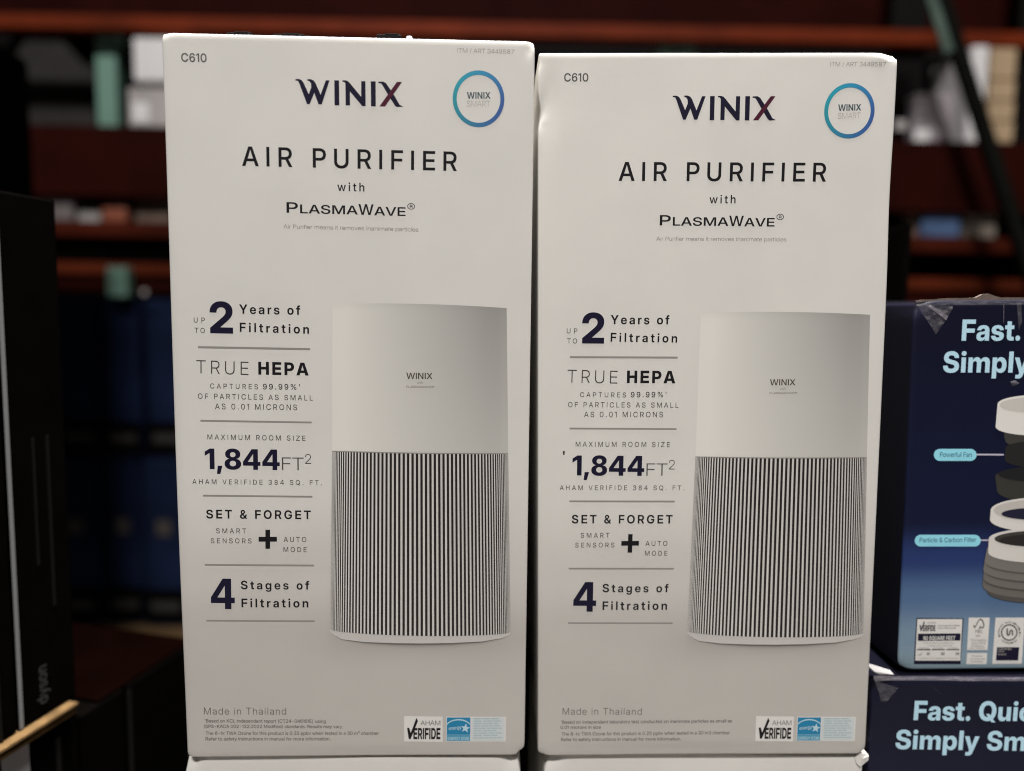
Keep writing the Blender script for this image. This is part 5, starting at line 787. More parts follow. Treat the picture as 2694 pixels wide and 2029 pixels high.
BLTEXT = [
  ('certification_label', 'AHAM', 350, 0.02546, 0.04638, 0.03331, 0.0463, 0.00157, 'grey3', 'f'),
  ('certification_label', 'ERIFIDE', 880, 0.02156, 0.03906, 0.03323, 0.03895, 0.00579, 'black', 'f'),
  ('certification_label', 'Consumer’s Best', 380, 0.03567, 0.04358, 0.05609, 0.04357, 0.00144, 'grey5', 'f'),
  ('certification_label', 'Room Size Guide', 380, 0.03554, 0.04119, 0.05258, 0.04121, 0.00138, 'grey5', 'f'),
  ('certification_label', '90 SQUARE FEET', 700, 0.02227, 0.03017, 0.05241, 0.03, 0.00385, 'labelwhite', 'f'),
  ('certification_label', 'This product is verified for', 350, 0.02243, 0.02657, 0.0515, 0.02641, 0.00139, 'grey6', 'f'),
  ('certification_label', 'rooms up to this size', 350, 0.02739, 0.02399, 0.0498, 0.0239, 0.00152, 'grey6', 'f'),
  ('certification_label', 'Smoke', 350, 0.01869, 0.02205, 0.02779, 0.02196, 0.00127, 'grey5', 'f'),
  ('certification_label', 'Dust', 350, 0.03233, 0.02192, 0.04142, 0.02183, 0.00126, 'grey5', 'f'),
  ('certification_label', 'Pollen', 350, 0.04627, 0.02178, 0.05536, 0.02169, 0.00127, 'grey5', 'f'),
  ('certification_label', '60', 600, 0.02626, 0.01545, 0.0293, 0.01543, 0.00254, 'grey2', 'f'),
  ('certification_label', '60', 600, 0.03991, 0.01532, 0.04307, 0.01529, 0.00254, 'grey2', 'f'),
  ('certification_label', '65', 600, 0.05356, 0.01519, 0.0569, 0.01516, 0.00253, 'grey2', 'f'),
  ('certification_label', 'Certified by the appliance association', 300, 0.01824, 0.01173, 0.05647, 0.01155, 0.00127, 'grey6', 'f'),
  ('certification_label', 'FSC', 450, 0.07092, 0.03694, 0.07727, 0.03688, 0.00271, 'grey5', 'f'),
  ('certification_label', 'MIX', 450, 0.07203, 0.03315, 0.07596, 0.03311, 0.00177, 'grey5', 'f'),
  ('certification_label', 'Packaging', 350, 0.0671, 0.02897, 0.08163, 0.02883, 0.00208, 'grey6', 'f'),
  ('certification_label', 'Supporting', 350, 0.06785, 0.02612, 0.08087, 0.026, 0.00202, 'grey6', 'f'),
  ('certification_label', 'forestry', 350, 0.068, 0.02328, 0.08012, 0.02316, 0.00202, 'grey6', 'f'),
  ('certification_label', 'FSC C194821', 350, 0.06599, 0.02108, 0.08145, 0.02093, 0.0014, 'grey5', 'f'),
  ('certification_label', 'Please', 350, 0.06911, 0.01345, 0.07882, 0.01336, 0.0014, 'grey5', 'f'),
  ('certification_label', 'recycle this', 350, 0.06744, 0.01062, 0.0814, 0.01048, 0.00146, 'grey5', 'f'),
  ('certification_label', 'package', 350, 0.06878, 0.00806, 0.07971, 0.00796, 0.00146, 'grey5', 'f'),
  ('certification_label', 'CERTIFIED', 500, 0.09301, 0.01987, 0.10604, 0.01974, 0.00171, 'grey7', 'f'),
  ('certification_label', 'ZERO', 400, 0.09313, 0.01765, 0.0992, 0.0176, 0.00152, 'grey7', 'f'),
  ('certification_label', 'WASTE', 400, 0.0933, 0.01461, 0.10119, 0.01454, 0.00165, 'grey7', 'f'),
]
BRING = [
  [(0.11069, 0.03674), (0.11052, 0.038), (0.11017, 0.03924), (0.10964, 0.04041), (0.10894, 0.04149), (0.1081, 0.04246), (0.10713, 0.04329), (0.10606, 0.04396), (0.10491, 0.04445), (0.10371, 0.04476), (0.1025, 0.04487), (0.10129, 0.04478), (0.10013, 0.0445), (0.09904, 0.04403), (0.09804, 0.04338), (0.09716, 0.04257), (0.09643, 0.04161), (0.09585, 0.04054), (0.09546, 0.03938), (0.09524, 0.03815), (0.09522, 0.03689), (0.09538, 0.03563), (0.09573, 0.0344), (0.09626, 0.03322), (0.09696, 0.03213), (0.0978, 0.03116), (0.09877, 0.03033), (0.09984, 0.02966), (0.10099, 0.02916), (0.10219, 0.02885), (0.10341, 0.02874), (0.10462, 0.02883), (0.10578, 0.02912), (0.10688, 0.02959), (0.10788, 0.03024), (0.10875, 0.03106), (0.10949, 0.03201), (0.11006, 0.03309), (0.11046, 0.03425), (0.11067, 0.03548)],
  [(0.1096, 0.03675), (0.10946, 0.03784), (0.10915, 0.0389), (0.1087, 0.0399), (0.1081, 0.04083), (0.10737, 0.04167), (0.10654, 0.04238), (0.10562, 0.04296), (0.10463, 0.04338), (0.1036, 0.04364), (0.10256, 0.04374), (0.10153, 0.04366), (0.10053, 0.04342), (0.09959, 0.04301), (0.09873, 0.04246), (0.09798, 0.04176), (0.09735, 0.04094), (0.09685, 0.04002), (0.09651, 0.03902), (0.09632, 0.03796), (0.0963, 0.03688), (0.09645, 0.0358), (0.09675, 0.03474), (0.0972, 0.03373), (0.0978, 0.03279), (0.09853, 0.03196), (0.09936, 0.03124), (0.10028, 0.03067), (0.10127, 0.03024), (0.1023, 0.02998), (0.10335, 0.02988), (0.10438, 0.02995), (0.10538, 0.0302), (0.10632, 0.03061), (0.10718, 0.03117), (0.10794, 0.03187), (0.10857, 0.03269), (0.10906, 0.03361), (0.1094, 0.03461), (0.10958, 0.03567)],
]
BSWIRL = [
  (0.10062, 0.04061),
  (0.10111, 0.03526),
  (0.10219, 0.0343),
  (0.10334, 0.03524),
  (0.10347, 0.03838),
  (0.10462, 0.03932),
  (0.10576, 0.03836),
  (0.10612, 0.03427),
]
BTREE = [
  (0.06904, 0.04407),
  (0.07035, 0.04217),
  (0.07332, 0.04874),
  (0.07505, 0.05029),
  (0.07725, 0.0487),
  (0.07869, 0.04429),
  (0.07792, 0.04178),
  (0.07639, 0.04211),
  (0.07513, 0.04307),
  (0.07436, 0.04056),
]
BARC = [
  ('certification_label', 'I', 450, 0.09487, 0.03301, 0.09435, 0.03432, 0.0016, 'grey3', 'f'),
  ('certification_label', 'N', 450, 0.09427, 0.03458, 0.09396, 0.03595, 0.0016, 'grey3', 'f'),
  ('certification_label', 'T', 450, 0.09392, 0.03621, 0.09385, 0.0376, 0.0016, 'grey3', 'f'),
  ('certification_label', 'E', 450, 0.09385, 0.03786, 0.09401, 0.03923, 0.0016, 'grey3', 'f'),
  ('certification_label', 'R', 450, 0.09406, 0.03948, 0.09444, 0.04078, 0.0016, 'grey3', 'f'),
  ('certification_label', 'T', 450, 0.09454, 0.04102, 0.09514, 0.04221, 0.0016, 'grey3', 'f'),
  ('certification_label', 'E', 450, 0.09527, 0.04243, 0.09607, 0.04348, 0.0016, 'grey3', 'f'),
  ('certification_label', 'K', 450, 0.09624, 0.04367, 0.0972, 0.04454, 0.0016, 'grey3', 'f'),
  ('certification_label', 'S', 450, 0.09874, 0.04548, 0.09996, 0.04595, 0.0016, 'grey3', 'f'),
  ('certification_label', 'U', 450, 0.10021, 0.04601, 0.1015, 0.04624, 0.0016, 'grey3', 'f'),
  ('certification_label', 'S', 450, 0.10175, 0.04626, 0.10308, 0.04625, 0.0016, 'grey3', 'f'),
  ('certification_label', 'T', 450, 0.10334, 0.04622, 0.10466, 0.04597, 0.0016, 'grey3', 'f'),
  ('certification_label', 'A', 450, 0.10491, 0.0459, 0.10619, 0.04541, 0.0016, 'grey3', 'f'),
  ('certification_label', 'I', 450, 0.10642, 0.0453, 0.10761, 0.04459, 0.0016, 'grey3', 'f'),
  ('certification_label', 'N', 450, 0.10783, 0.04444, 0.1089, 0.04354, 0.0016, 'grey3', 'f'),
  ('certification_label', 'A', 450, 0.10909, 0.04335, 0.11001, 0.04228, 0.0016, 'grey3', 'f'),
  ('certification_label', 'B', 450, 0.11017, 0.04206, 0.1109, 0.04086, 0.0016, 'grey3', 'f'),
  ('certification_label', 'I', 450, 0.11102, 0.04062, 0.11155, 0.03931, 0.0016, 'grey3', 'f'),
  ('certification_label', 'L', 450, 0.11163, 0.03905, 0.11194, 0.03769, 0.0016, 'grey3', 'f'),
  ('certification_label', 'I', 450, 0.11198, 0.03742, 0.11206, 0.03603, 0.0016, 'grey3', 'f'),
  ('certification_label', 'T', 450, 0.11205, 0.03577, 0.1119, 0.03441, 0.0016, 'grey3', 'f'),
  ('certification_label', 'Y', 450, 0.11185, 0.03415, 0.11147, 0.03285, 0.0016, 'grey3', 'f'),
  ('certification_label', 'A', 450, 0.09581, 0.02915, 0.09685, 0.02821, 0.0016, 'grey3', 'f'),
  ('certification_label', 'C', 450, 0.09718, 0.02796, 0.09834, 0.0272, 0.0016, 'grey3', 'f'),
  ('certification_label', 'C', 450, 0.0987, 0.027, 0.09996, 0.02644, 0.0016, 'grey3', 'f'),
  ('certification_label', 'R', 450, 0.10034, 0.0263, 0.10165, 0.02595, 0.0016, 'grey3', 'f'),
  ('certification_label', 'E', 450, 0.10205, 0.02588, 0.10338, 0.02576, 0.0016, 'grey3', 'f'),
  ('certification_label', 'D', 450, 0.10378, 0.02575, 0.1051, 0.02585, 0.0016, 'grey3', 'f'),
  ('certification_label', 'I', 450, 0.10549, 0.02592, 0.10676, 0.02624, 0.0016, 'grey3', 'f'),
  ('certification_label', 'T', 450, 0.10713, 0.02637, 0.10832, 0.02691, 0.0016, 'grey3', 'f'),
  ('certification_label', 'E', 450, 0.10866, 0.0271, 0.10974, 0.02784, 0.0016, 'grey3', 'f'),
  ('certification_label', 'D', 450, 0.11004, 0.02808, 0.11097, 0.029, 0.0016, 'grey3', 'f'),
]
SHIFT = (0.0066, -0.0009)

# ------------------------------------------------------------------ helpers
def link(name, mesh, parent=None, mats=()):
    o = bpy.data.objects.new(name, mesh)
    COL.objects.link(o)
    for m in mats:
        mesh.materials.append(m)
    if parent is not None:
        o.parent = parent
    return o


def from_bm(name, bm, mats, parent=None, smooth=False):
    me = bpy.data.meshes.new(name)
    bmesh.ops.recalc_face_normals(bm, faces=bm.faces)
    bm.to_mesh(me)
    bm.free()
    if smooth:
        for p in me.polygons:
            p.use_smooth = True
    return link(name, me, parent, mats if isinstance(mats, (list, tuple)) else [mats])


def tag(o, label, cat, group=None):
    o['label'] = label
    o['category'] = cat
    if group:
        o['group'] = group
    return o


def structure(o):
    o['kind'] = 'structure'
    return o


def thing(name, label, cat, loc=(0, 0, 0), rot=(0, 0, 0), group=None):
    o = bpy.data.objects.new(name, None)
    o.empty_display_size = 0.05
    COL.objects.link(o)
    o.location = loc
    o.rotation_mode = 'XYZ'
    o.rotation_euler = rot
    return tag(o, label, cat, group)


def add_box(bm, c, s, bevel=0.0, mat=0, rot=None, seg=2):
    r = bmesh.ops.create_cube(bm, size=1.0)
    vs = r['verts']
    M = Matrix.Translation(c) @ (rot.to_4x4() if rot else Matrix.Identity(4)) @ Matrix.Diagonal((*s, 1))
    bmesh.ops.transform(bm, matrix=M, verts=vs)
    fs = {f for v in vs for f in v.link_faces}
    for f in fs:
        f.material_index = mat
    if bevel:
        es = list({e for v in vs for e in v.link_edges})
        g = bmesh.ops.bevel(bm, geom=es, offset=bevel, segments=seg, profile=0.5, affect='EDGES')
        for f in g['faces']:
            f.material_index = mat


# --- lettering and printing
def flatten(spec, nseg):
    out = []
    for cs in spec.split('/'):
        if not cs:
            continue
        pts = []
        for t in cs.split():
            on = not t.endswith('c')
            a, b = t.rstrip('c').split(',')
            pts.append((float(a), float(b), on))
        full = []
        n = len(pts)
        for i in range(n):
            p, q = pts[i], pts[(i + 1) % n]
            full.append(p)
            if not p[2] and not q[2]:
                full.append(((p[0] + q[0]) / 2, (p[1] + q[1]) / 2, True))
        k = next(i for i, p in enumerate(full) if p[2])
        full = full[k:] + full[:k]
        poly, i, m = [], 0, len(full)
        while i < m:
            p = full[i]
            q = full[(i + 1) % m]
            poly.append((p[0], p[1]))
            if not q[2]:
                e = full[(i + 2) % m]
                for j in range(1, nseg):
                    t = j / nseg
                    poly.append(((1 - t) ** 2 * p[0] + 2 * t * (1 - t) * q[0] + t * t * e[0],
                                 (1 - t) ** 2 * p[1] + 2 * t * (1 - t) * q[1] + t * t * e[1]))
                i += 2
            else:
                i += 1
        out.append(poly)
    return out


def winding(p, polys):
    w = 0
    for poly in polys:
        n = len(poly)
        for i in range(n):
            a, b = poly[i], poly[(i + 1) % n]
            if (a[1] <= p[1]) != (b[1] <= p[1]):
                x = a[0] + (p[1] - a[1]) / (b[1] - a[1]) * (b[0] - a[0])
                if x > p[0]:
                    w += 1 if b[1] > a[1] else -1
    return w


def fill(polys, eps=1e-4, step=None):
    """triangulate overlapping outlines by the non-zero rule -> (points, triangles)"""
    vs, es = [], []
    for poly in polys:
        k = len(vs)
        n = len(poly)
        vs += [Vector(p) for p in poly]
        es += [(k + i, k + (i + 1) % n) for i in range(n)]
    if step:                                         # extra points so that wide panels follow the board
        x0, x1 = min(v.x for v in vs), max(v.x for v in vs)
        y0, y1 = min(v.y for v in vs), max(v.y for v in vs)
        nx_, ny_ = int((x1 - x0) / step), int((y1 - y0) / step)
        for i in range(1, nx_ + 1):
            for j in range(1, ny_ + 1):
                p = (x0 + (x1 - x0) * i / (nx_ + 1), y0 + (y1 - y0) * j / (ny_ + 1))
                if winding(p, polys):
                    vs.append(Vector(p))
    ov, oe, of, *_ = delaunay_2d_cdt(vs, es, [], 0, eps)
    tris = []
    for f in of:
        c = ((ov[f[0]].x + ov[f[1]].x + ov[f[2]].x) / 3, (ov[f[0]].y + ov[f[1]].y + ov[f[2]].y) / 3)
        if winding(c, polys):
            tris.append(tuple(f))
    return [(v.x, v.y) for v in ov], tris


MASTERS = sorted(GLYPHS)
_cache = {}


def glyph(w, ch):
    w = min(MASTERS, key=lambda m: abs(m - w))
    if (w, ch) not in _cache:
        adv, spec = GLYPHS[w][ch]
        polys = flatten(spec, 5)
        if polys:
            pts, tris = fill(polys)
            xs = [p[0] for p in pts]
            ext = (min(xs), max(xs))
        else:
            pts, tris, ext = [], [], None
        _cache[(w, ch)] = (adv, pts, tris, ext)
    return _cache[(w, ch)]


def text_tris(text, w, x0, z0, x1, z1, cap, mode):
    """lettering set on the line (x0,z0)-(x1,z1), capital height cap"""
    s = cap / 745.0
    L = math.hypot(x1 - x0, z1 - z0)
    ex, ez = (x1 - x0) / L, (z1 - z0) / L
    gs = [glyph(w, c) for c in text]
    first, last = gs[0], gs[-1]

    def ink_width(k):
        return k * (sum(g[0] for g in gs) - first[3][0] - (last[0] - last[3][1]))
    if mode.startswith('w'):            # the given span holds only the first n letters
        n = int(mode[1:])
        sub = gs[:n]
        sx = L / (sum(g[0] for g in sub) - sub[0][3][0] - (sub[-1][0] - sub[-1][3][1]))
        track = 0.0
    elif mode == 't' and len(text) > 1:
        sx = s * 0.95
        track = (L - ink_width(sx)) / (len(text) - 1)
        if track < 0:
            sx, track = s * L / ink_width(s), 0.0
    else:
        sx, track = L / ink_width(1.0), 0.0
    V, F = [], []
    pen = -first[3][0] * sx
    for g in gs:
        k = len(V)
        for (px, py) in g[1]:
            a, b = pen + px * sx, py * s
            V.append((x0 + a * ex - b * ez, z0 + a * ez + b * ex))
        F += [tuple(k + i for i in t) for t in g[2]]
        pen += g[0] * sx + track
    return V, F


class Sheet:
    """printing collected part by part and laid on a carton front"""

    def __init__(self, root, depth, shift=(0, 0)):
        self.root, self.depth, self.shift, self.parts, self.order = root, depth, shift, {}, []

    def add(self, part, V, F, mat, level=1, colors=None, parent=None):
        if part not in self.parts:
            self.parts[part] = dict(v=[], f=[], m=[], mats=[], c=[], parent=parent)
            self.order.append(part)
        P = self.parts[part]
        if mat not in P['mats']:
            P['mats'].append(mat)
        mi = P['mats'].index(mat)
        k = len(P['v'])
        for (x, z) in V:
            x, z = x + self.shift[0], z + self.shift[1]
            P['v'].append((x, self.depth(x, z) - 0.00013 * level, z))
        P['c'] += list(colors) if colors else [(0, 0, 0)] * len(V)
        P['f'] += [tuple(k + i for i in t) for t in F]
        P['m'] += [mi] * len(F)

    def poly(self, part, pts, mat, level=1, parent=None, color=None):
        V, F = fill([pts], 1e-7, 0.006)
        self.add(part, V, F, mat, level, [color] * len(V) if color else None, parent)

    def text(self, t, level=1, part=None, parent=None):
        V, F = text_tris(t[1], t[2], t[3], t[4], t[5], t[6], t[7], t[9])
        self.add(part or t[0], V, F, t[8], level, None, parent)

    def build(self, rename=lambda n: n):
        made = {}
        for name in self.order:
            P = self.parts[name]
            me = bpy.data.meshes.new(rename(name))
            me.from_pydata(P['v'], [], P['f'])
            for p, mi in zip(me.polygons, P['m']):
                p.material_index = mi
            if any(c != (0, 0, 0) for c in P['c']):
                a = me.color_attributes.new('ink', 'FLOAT_COLOR', 'POINT')
                for i, c in enumerate(P['c']):
                    a.data[i].color = (*c, 1)
            bm = bmesh.new()
            bm.from_mesh(me)
            for f in bm.faces:                       # every sheet faces out of the carton front
                f.normal_update()
                if f.normal.y > 0:
                    f.normal_flip()
            bm.to_mesh(me)
            bm.free()
            par = made.get(P['parent']) if P['parent'] else self.root
            made[name] = link(rename(name), me, par, [MATS[m] for m in P['mats']])
        return made


def carton_mesh(name, W, D, H, r, nx, nz, mat, parent, warp, top_lift=0.0):
    """rounded carton; the front face lies on y = 0 between z = 0 and z = H, warp(x, z) pushes it about"""
    Htop = H + top_lift
    loop = []                                        # (core point, outward normal)
    hx = W / 2

    def side(a, b, n, nrm):
        for i in range(n):
            t = i / n
            loop.append((Vector((a[0] + (b[0] - a[0]) * t, a[1] + (b[1] - a[1]) * t)), Vector(nrm)))

    def corner(c, a0, n=4):
        for i in range(n):
            a = a0 + PI / 2 * i / n
            loop.append((Vector(c), Vector((math.cos(a), math.sin(a)))))
    side((-hx + r, r), (hx - r, r), nx, (0, -1))
    corner((hx - r, r), -PI / 2)
    side((hx - r, r), (hx - r, D - r), 12, (1, 0))
    corner((hx - r, D - r), 0)
    side((hx - r, D - r), (-hx + r, D - r), 6, (0, 1))
    corner((-hx + r, D - r), PI / 2)
    side((-hx + r, D - r), (-hx + r, r), 12, (-1, 0))
    corner((-hx + r, r), PI)
    rings = []
    for i in range(5):
        a = PI / 2 * i / 4
        rings.append((r * math.sin(a), r - r * math.cos(a)))
    for i in range(1, nz):
        rings.append((r, r + (Htop - 2 * r) * i / nz))
    for i in range(5):
        a = PI / 2 * i / 4
        rings.append((r * math.cos(a), Htop - r + r * math.sin(a)))
    verts, faces = [], []
    n = len(loop)
    for (e, z) in rings:
        for c, nr in loop:
            p = c + nr * e
            w = warp(p.x, z)
            f = max(0.0, min(1.0, 1 - p.y / 0.05))
            g = max(0.0, min(1.0, 1 - p.y / 0.3))
            bow = 0.0012 * math.sin(PI * max(0, min(1, z / Htop))) * math.sin(PI * max(0, min(1, p.y / D)))
            sx = -1 if p.x < 0 else 1
            verts.append((p.x + w[0] * f + (sx * bow if abs(nr.x) > .5 else 0), p.y + w[1] * f, z + w[2] * g))
    for j in range(len(rings) - 1):
        for i in range(n):
            a, b = j * n + i, j * n + (i + 1) % n
            faces.append((a, b, b + n, a + n))
    faces.append(tuple(reversed(range(n))))
    k = (len(rings) - 1) * n
    faces.append(tuple(range(k, k + n)))
    me = bpy.data.meshes.new(name)
    me.from_pydata(verts, [], faces)
    for p in me.polygons:
        p.use_smooth = len(p.vertices) == 4
    return link(name, me, parent, [mat])


def g2(x, z, cx, cz, sx, sz):
    return math.exp(-((x - cx) / sx) ** 2 - ((z - cz) / sz) ** 2)


def make_warp(seed, dents, amp=0.00035):
    def warp(x, z):
        n = noise.noise(Vector((x * 5 + seed, z * 5, seed * 1.7)))
        n2 = noise.noise(Vector((x * 16 + seed, z * 16, seed * 3.1)))
        dx, dy, dz = 0.0, amp * n + 0.12 * amp * n2, 0.0
        for (cx, cz, sx, sz, ax, ay, az) in dents:
            k = g2(x, z, cx, cz, sx, sz)
            if k > 1e-4:
                dx += ax * k
                dy += ay * k
                dz += az * k
        return (dx, dy, dz)
    return warp


# ------------------------------------------------------------------ the place: floor and pallet rack
bm = bmesh.new()
add_box(bm, (0, 1.5, -0.05), (8, 8, 0.1))
structure(from_bm('floor', bm, concrete))


def zrow(py, Y):
    return at(PW / 2, py, Y).z


def xcol(px, py, Y):
    return at(px, py, Y).x


rack = thing('pallet_rack', 'orange and dark red pallet rack with teal and black uprights, blurred behind the boxes', 'pallet rack', (0, 2.2, 0))


def rack_box(name, x0, x1, y0, y1, z0, z1, mat, bevel=0.004, parent=None):
    b = bmesh.new()
    add_box(b, ((x0 + x1) / 2, (y0 + y1) / 2 - 2.2, (z0 + z1) / 2), (x1 - x0, y1 - y0, z1 - z0), bevel)
    return from_bm(name, b, mat, parent or rack)


zA0, zA1 = zrow(97, 2.14), zrow(58, 2.14)
zB0, zB1 = zrow(537, 2.06), zrow(350, 2.06)
zC0, zC1 = zrow(642, 2.08), zrow(602, 2.08)
zD0, zD1 = zrow(742, 2.10), zrow(712, 2.10)
zE0, zE1 = zrow(1700, 2.1), zrow(1668, 2.1)
XL, XR = -2.1, 2.1
rack_box('beam', XL, XR, 2.14, 2.19, zA0, zA1, orange_paint)['label'] = 'bright orange beam along the top'
rack_box('fascia', XL, XR, 2.30, 2.34, zA1 + 0.012, zA1 + 0.5, shaded_maroon_paint)
rack_box('beam', XL, XR, 2.06, 2.12, zB0, zB1, shaded_maroon_paint)['label'] = 'deep orange beam coloured dark red as in shade'
rack_box('beam', XL, XR, 2.08, 2.14, zC0, zC1, rough_mat('brick_paint', (.055, .009, .004), .7, .35, 5, spec=.05))
rack_box('beam', XL, XR, 2.10, 2.14, zD0, zD1, rough_mat('rust_paint', (.095, .017, .006), .7, .35, 5, spec=.05))
rack_box('beam', XL, XR, 2.115, 2.14, zD0 - 0.05, zD0 - 0.004, shaded_maroon_paint)
rack_box('beam', XL, XR, 2.10, 2.16, 0.0, zE0 - 0.003, shaded_maroon_paint)
rack_box('deck', XL, XR, 2.42, 3.0, zA1 - 0.02, zA1 + 0.008, soot)
rack_box('deck', XL, XR, 2.125, 3.0, zB1 - 0.025, zB1 - 0.004, soot)
rack_box('deck', XL, XR, 2.145, 3.0, zC1 - 0.025, zC1 - 0.002, soot)
rack_box('deck', XL, XR, 2.145, 3.0, zD1 - 0.022, zD1 - 0.002, soot)
rack_box('deck', XL, XR, 2.08, 3.0, zE0, zE1, rough_mat('brown_board', (.10, .062, .030), .9, .2, 8, spec=.05))
rack_box('dark_backdrop', XL - 0.6, XR + 0.6, 3.02, 3.05, 0.0, 3.0, soot)  # added dark sheet standing in for the unlit depth behind the rack
# uprights
for (pa, pb, py, Y, m) in ((252, 306, 200, 2.20, teal_paint), (1737, 1776, 120, 2.20, teal_paint), (1788, 1832, 120, 2.20, teal_paint),
                           (2338, 2432, 200, 2.175, soot), (2674, 2780, 200, 2.175, soot)):
    x0, x1 = xcol(pa, py, Y), xcol(pb, py, Y)
    rack_box('upright', x0, x1, Y, Y + 0.02 if m is soot else Y + 0.05, zB1 + 0.001, zA0 + 0.012 if m is teal_paint else 2.35, m)
rack_box('upright', xcol(280, 740, 2.05), xcol(332, 740, 2.05), 2.05, 2.09, zrow(800, 2.05), zrow(722, 2.05), teal_paint)
# diagonal brace on the right
pA, pB = at(2448, -90, 1.95), at(2722, 760, 1.95)
dv = (pB - pA)
ang = math.atan2(dv.z, dv.x)
rotm = Matrix.Rotation(-ang, 3, 'Y')
b = bmesh.new()
mid = (pA + pB) / 2
add_box(b, (mid.x, mid.y - 2.2, mid.z), (dv.length, 0.03, 0.036), 0.006, 0, rotm)
br = from_bm('brace', b, dark_paint, rack)
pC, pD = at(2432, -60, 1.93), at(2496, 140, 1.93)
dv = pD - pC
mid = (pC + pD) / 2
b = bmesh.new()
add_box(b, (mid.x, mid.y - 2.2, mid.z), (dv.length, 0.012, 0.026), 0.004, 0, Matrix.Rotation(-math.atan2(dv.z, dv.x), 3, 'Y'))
fl = from_bm('highlight_strip', b, rough_mat('highlight_teal', (.075, .115, .095), .6, .3, 20), br)  # lighter teal bar added as the highlight on the brace's upper end


def goods(name, label, cat, rect, Y, depth, mat, group=None, rest=None, bevel=0.006, parts=()):
    """a blurred thing on the rack; rect is where its front stands in the photograph, rest its shelf height"""
    px0, py0, px1, py1 = rect
    p, q = at(px0, py1, Y), at(px1, py0, Y)
    z0 = p.z if rest is None else rest
    w, h = q.x - p.x, q.z - z0
    t = thing(name, label, cat, ((p.x + q.x) / 2, Y + depth / 2, z0), group=group)
    b = bmesh.new()
    add_box(b, (0, 0, h / 2), (w, depth, h), bevel)
    body = from_bm('carton', b, mat, t)
    for (nm, u0, v0, u1, v1, m) in parts:
        b = bmesh.new()
        add_box(b, (w * ((u0 + u1) / 2 - .5), -depth / 2 - 0.001, h * (v0 + v1) / 2), (w * (u1 - u0), 0.003, h * (v1 - v0)))
        from_bm(nm, b, MATS[m], t)
    return t


SB, SC, SD, SE = zB1 + 0.001, zC1, zD1, zE1 + 0.001
goods('white_carton', 'blurred white carton standing on top of a greyish carton beside the teal upright', 'carton', (352, 100, 470, 222), 2.08, .22, white_paper, rest=zrow(232, 2.08))
goods('grey_carton', 'blurred greyish carton under a white one on the upper shelf left of the boxes', 'carton', (338, 232, 470, 338), 2.08, .22, grey_paper, rest=SB,
      parts=[('label', .1, .12, .42, .62, 'white_paper')])
# charcoal bag with a slanted top
t = thing('charcoal_bag', 'dark charcoal bag with sloping shoulders on the rack shelf at top left', 'bag', (0, 2.33, SB))
b = bmesh.new()
pts = [at(px, py, 2.33) for px, py in ((40, 338), (34, 150), (70, 84), (150, 84), (205, 165), (250, 176), (258, 338))]
fv = [b.verts.new((p.x, 0, max(p.z - SB, 0.0))) for p in pts]
bk = [b.verts.new((p.x, 0.16, max(p.z - SB, 0.0) * 0.96)) for p in pts]
b.faces.new(fv)
b.faces.new(list(reversed(bk)))
for i in range(len(pts)):
    j = (i + 1) % len(pts)
    b.faces.new((fv[i], fv[j], bk[j], bk[i]))
bmesh.ops.bevel(b, geom=list(b.edges), offset=0.008, segments=2, affect='EDGES')
from_bm('bag_body', b, charcoal, t)
goods('orange_panel_box', 'dark orange box glimpsed behind the charcoal bag', 'carton', (30, 82, 330, 180), 2.62, .2, shaded_maroon_paint, rest=SB)
goods('white_carton', 'blurred pale lilac carton on the upper shelf right of the boxes', 'carton', (2402, 246, 2512, 376), 2.08, .2,
      rough_mat('lilac_paper', (.42, .37, .40), .6, .15, 9), rest=SB, parts=[('label', .0, .0, .4, .25, 'white_paper')])
goods('white_carton', 'blurred tall narrow white carton behind the diagonal brace', 'carton', (2540, 120, 2606, 378), 2.08, .2, white_paper, rest=SB)
zt = SB
for i, (a, bq) in enumerate(((378, 318), (316, 262), (260, 205), (203, 118))):
    z1_ = zrow(bq - 24, 2.08)
    p, q = at(2608, 250, 2.08), at(2676, 250, 2.08)
    lab = ('tan carton at the bottom of the stack near the right edge', 'second tan carton from the bottom of the stack near the right edge',
           'third tan carton from the bottom of the stack near the right edge', 'tallest tan carton topping the stack near the right edge')[i]
    t = thing('tan_carton', lab, 'carton', ((p.x + q.x) / 2, 2.08 + .1 + .004 * i, zt), group='tan cartons stacked on the rack')
    b = bmesh.new()
    add_box(b, (0, 0, (z1_ - zt) / 2 - .001), (q.x - p.x, .2, z1_ - zt - .004), .005)
    from_bm('carton', b, tan_board, t)
    zt = z1_
goods('black_carton', 'small black carton with a grey label beside the right white box on the shelf', 'carton', (2330, 262, 2394, 380), 2.08, .2, black_board, rest=SB,
      parts=[('label', .35, .28, .9, .5, 'grey_paper')])
# small stock on the shelf between the dark red beam and the lower beams
small = [
    ((104, 524, 190, 566), (0.155, 0.134, 0.134), 'small grey packet at the left end of the narrow shelf'),
    ((150, 543, 196, 570), (0.214, 0.050, 0.029), 'small red packet in front of a grey one on the narrow shelf'),
    ((204, 545, 262, 572), (0.336, 0.323, 0.315), 'small whitish packet on the narrow shelf'),
    ((268, 548, 332, 574), (0.244, 0.071, 0.038), 'small orange red packet on the narrow shelf'),
    ((296, 535, 330, 552), (0.227, 0.244, 0.248), 'small pale grey packet above an orange one'),
    ((356, 528, 450, 582), (0.143, 0.101, 0.080), 'brownish packet on the narrow shelf beside the left white box'),
    ((2424, 566, 2528, 602), (0.071, 0.122, 0.244), 'small blue packet on the narrow shelf right of the boxes'),
    ((2534, 562, 2624, 608), (0.202, 0.172, 0.143), 'small beige packet on the narrow shelf beside a blue one'),
    ((2380, 560, 2424, 596), (0.143, 0.084, 0.059), 'small brown packet on the narrow shelf left of a blue one'),
]
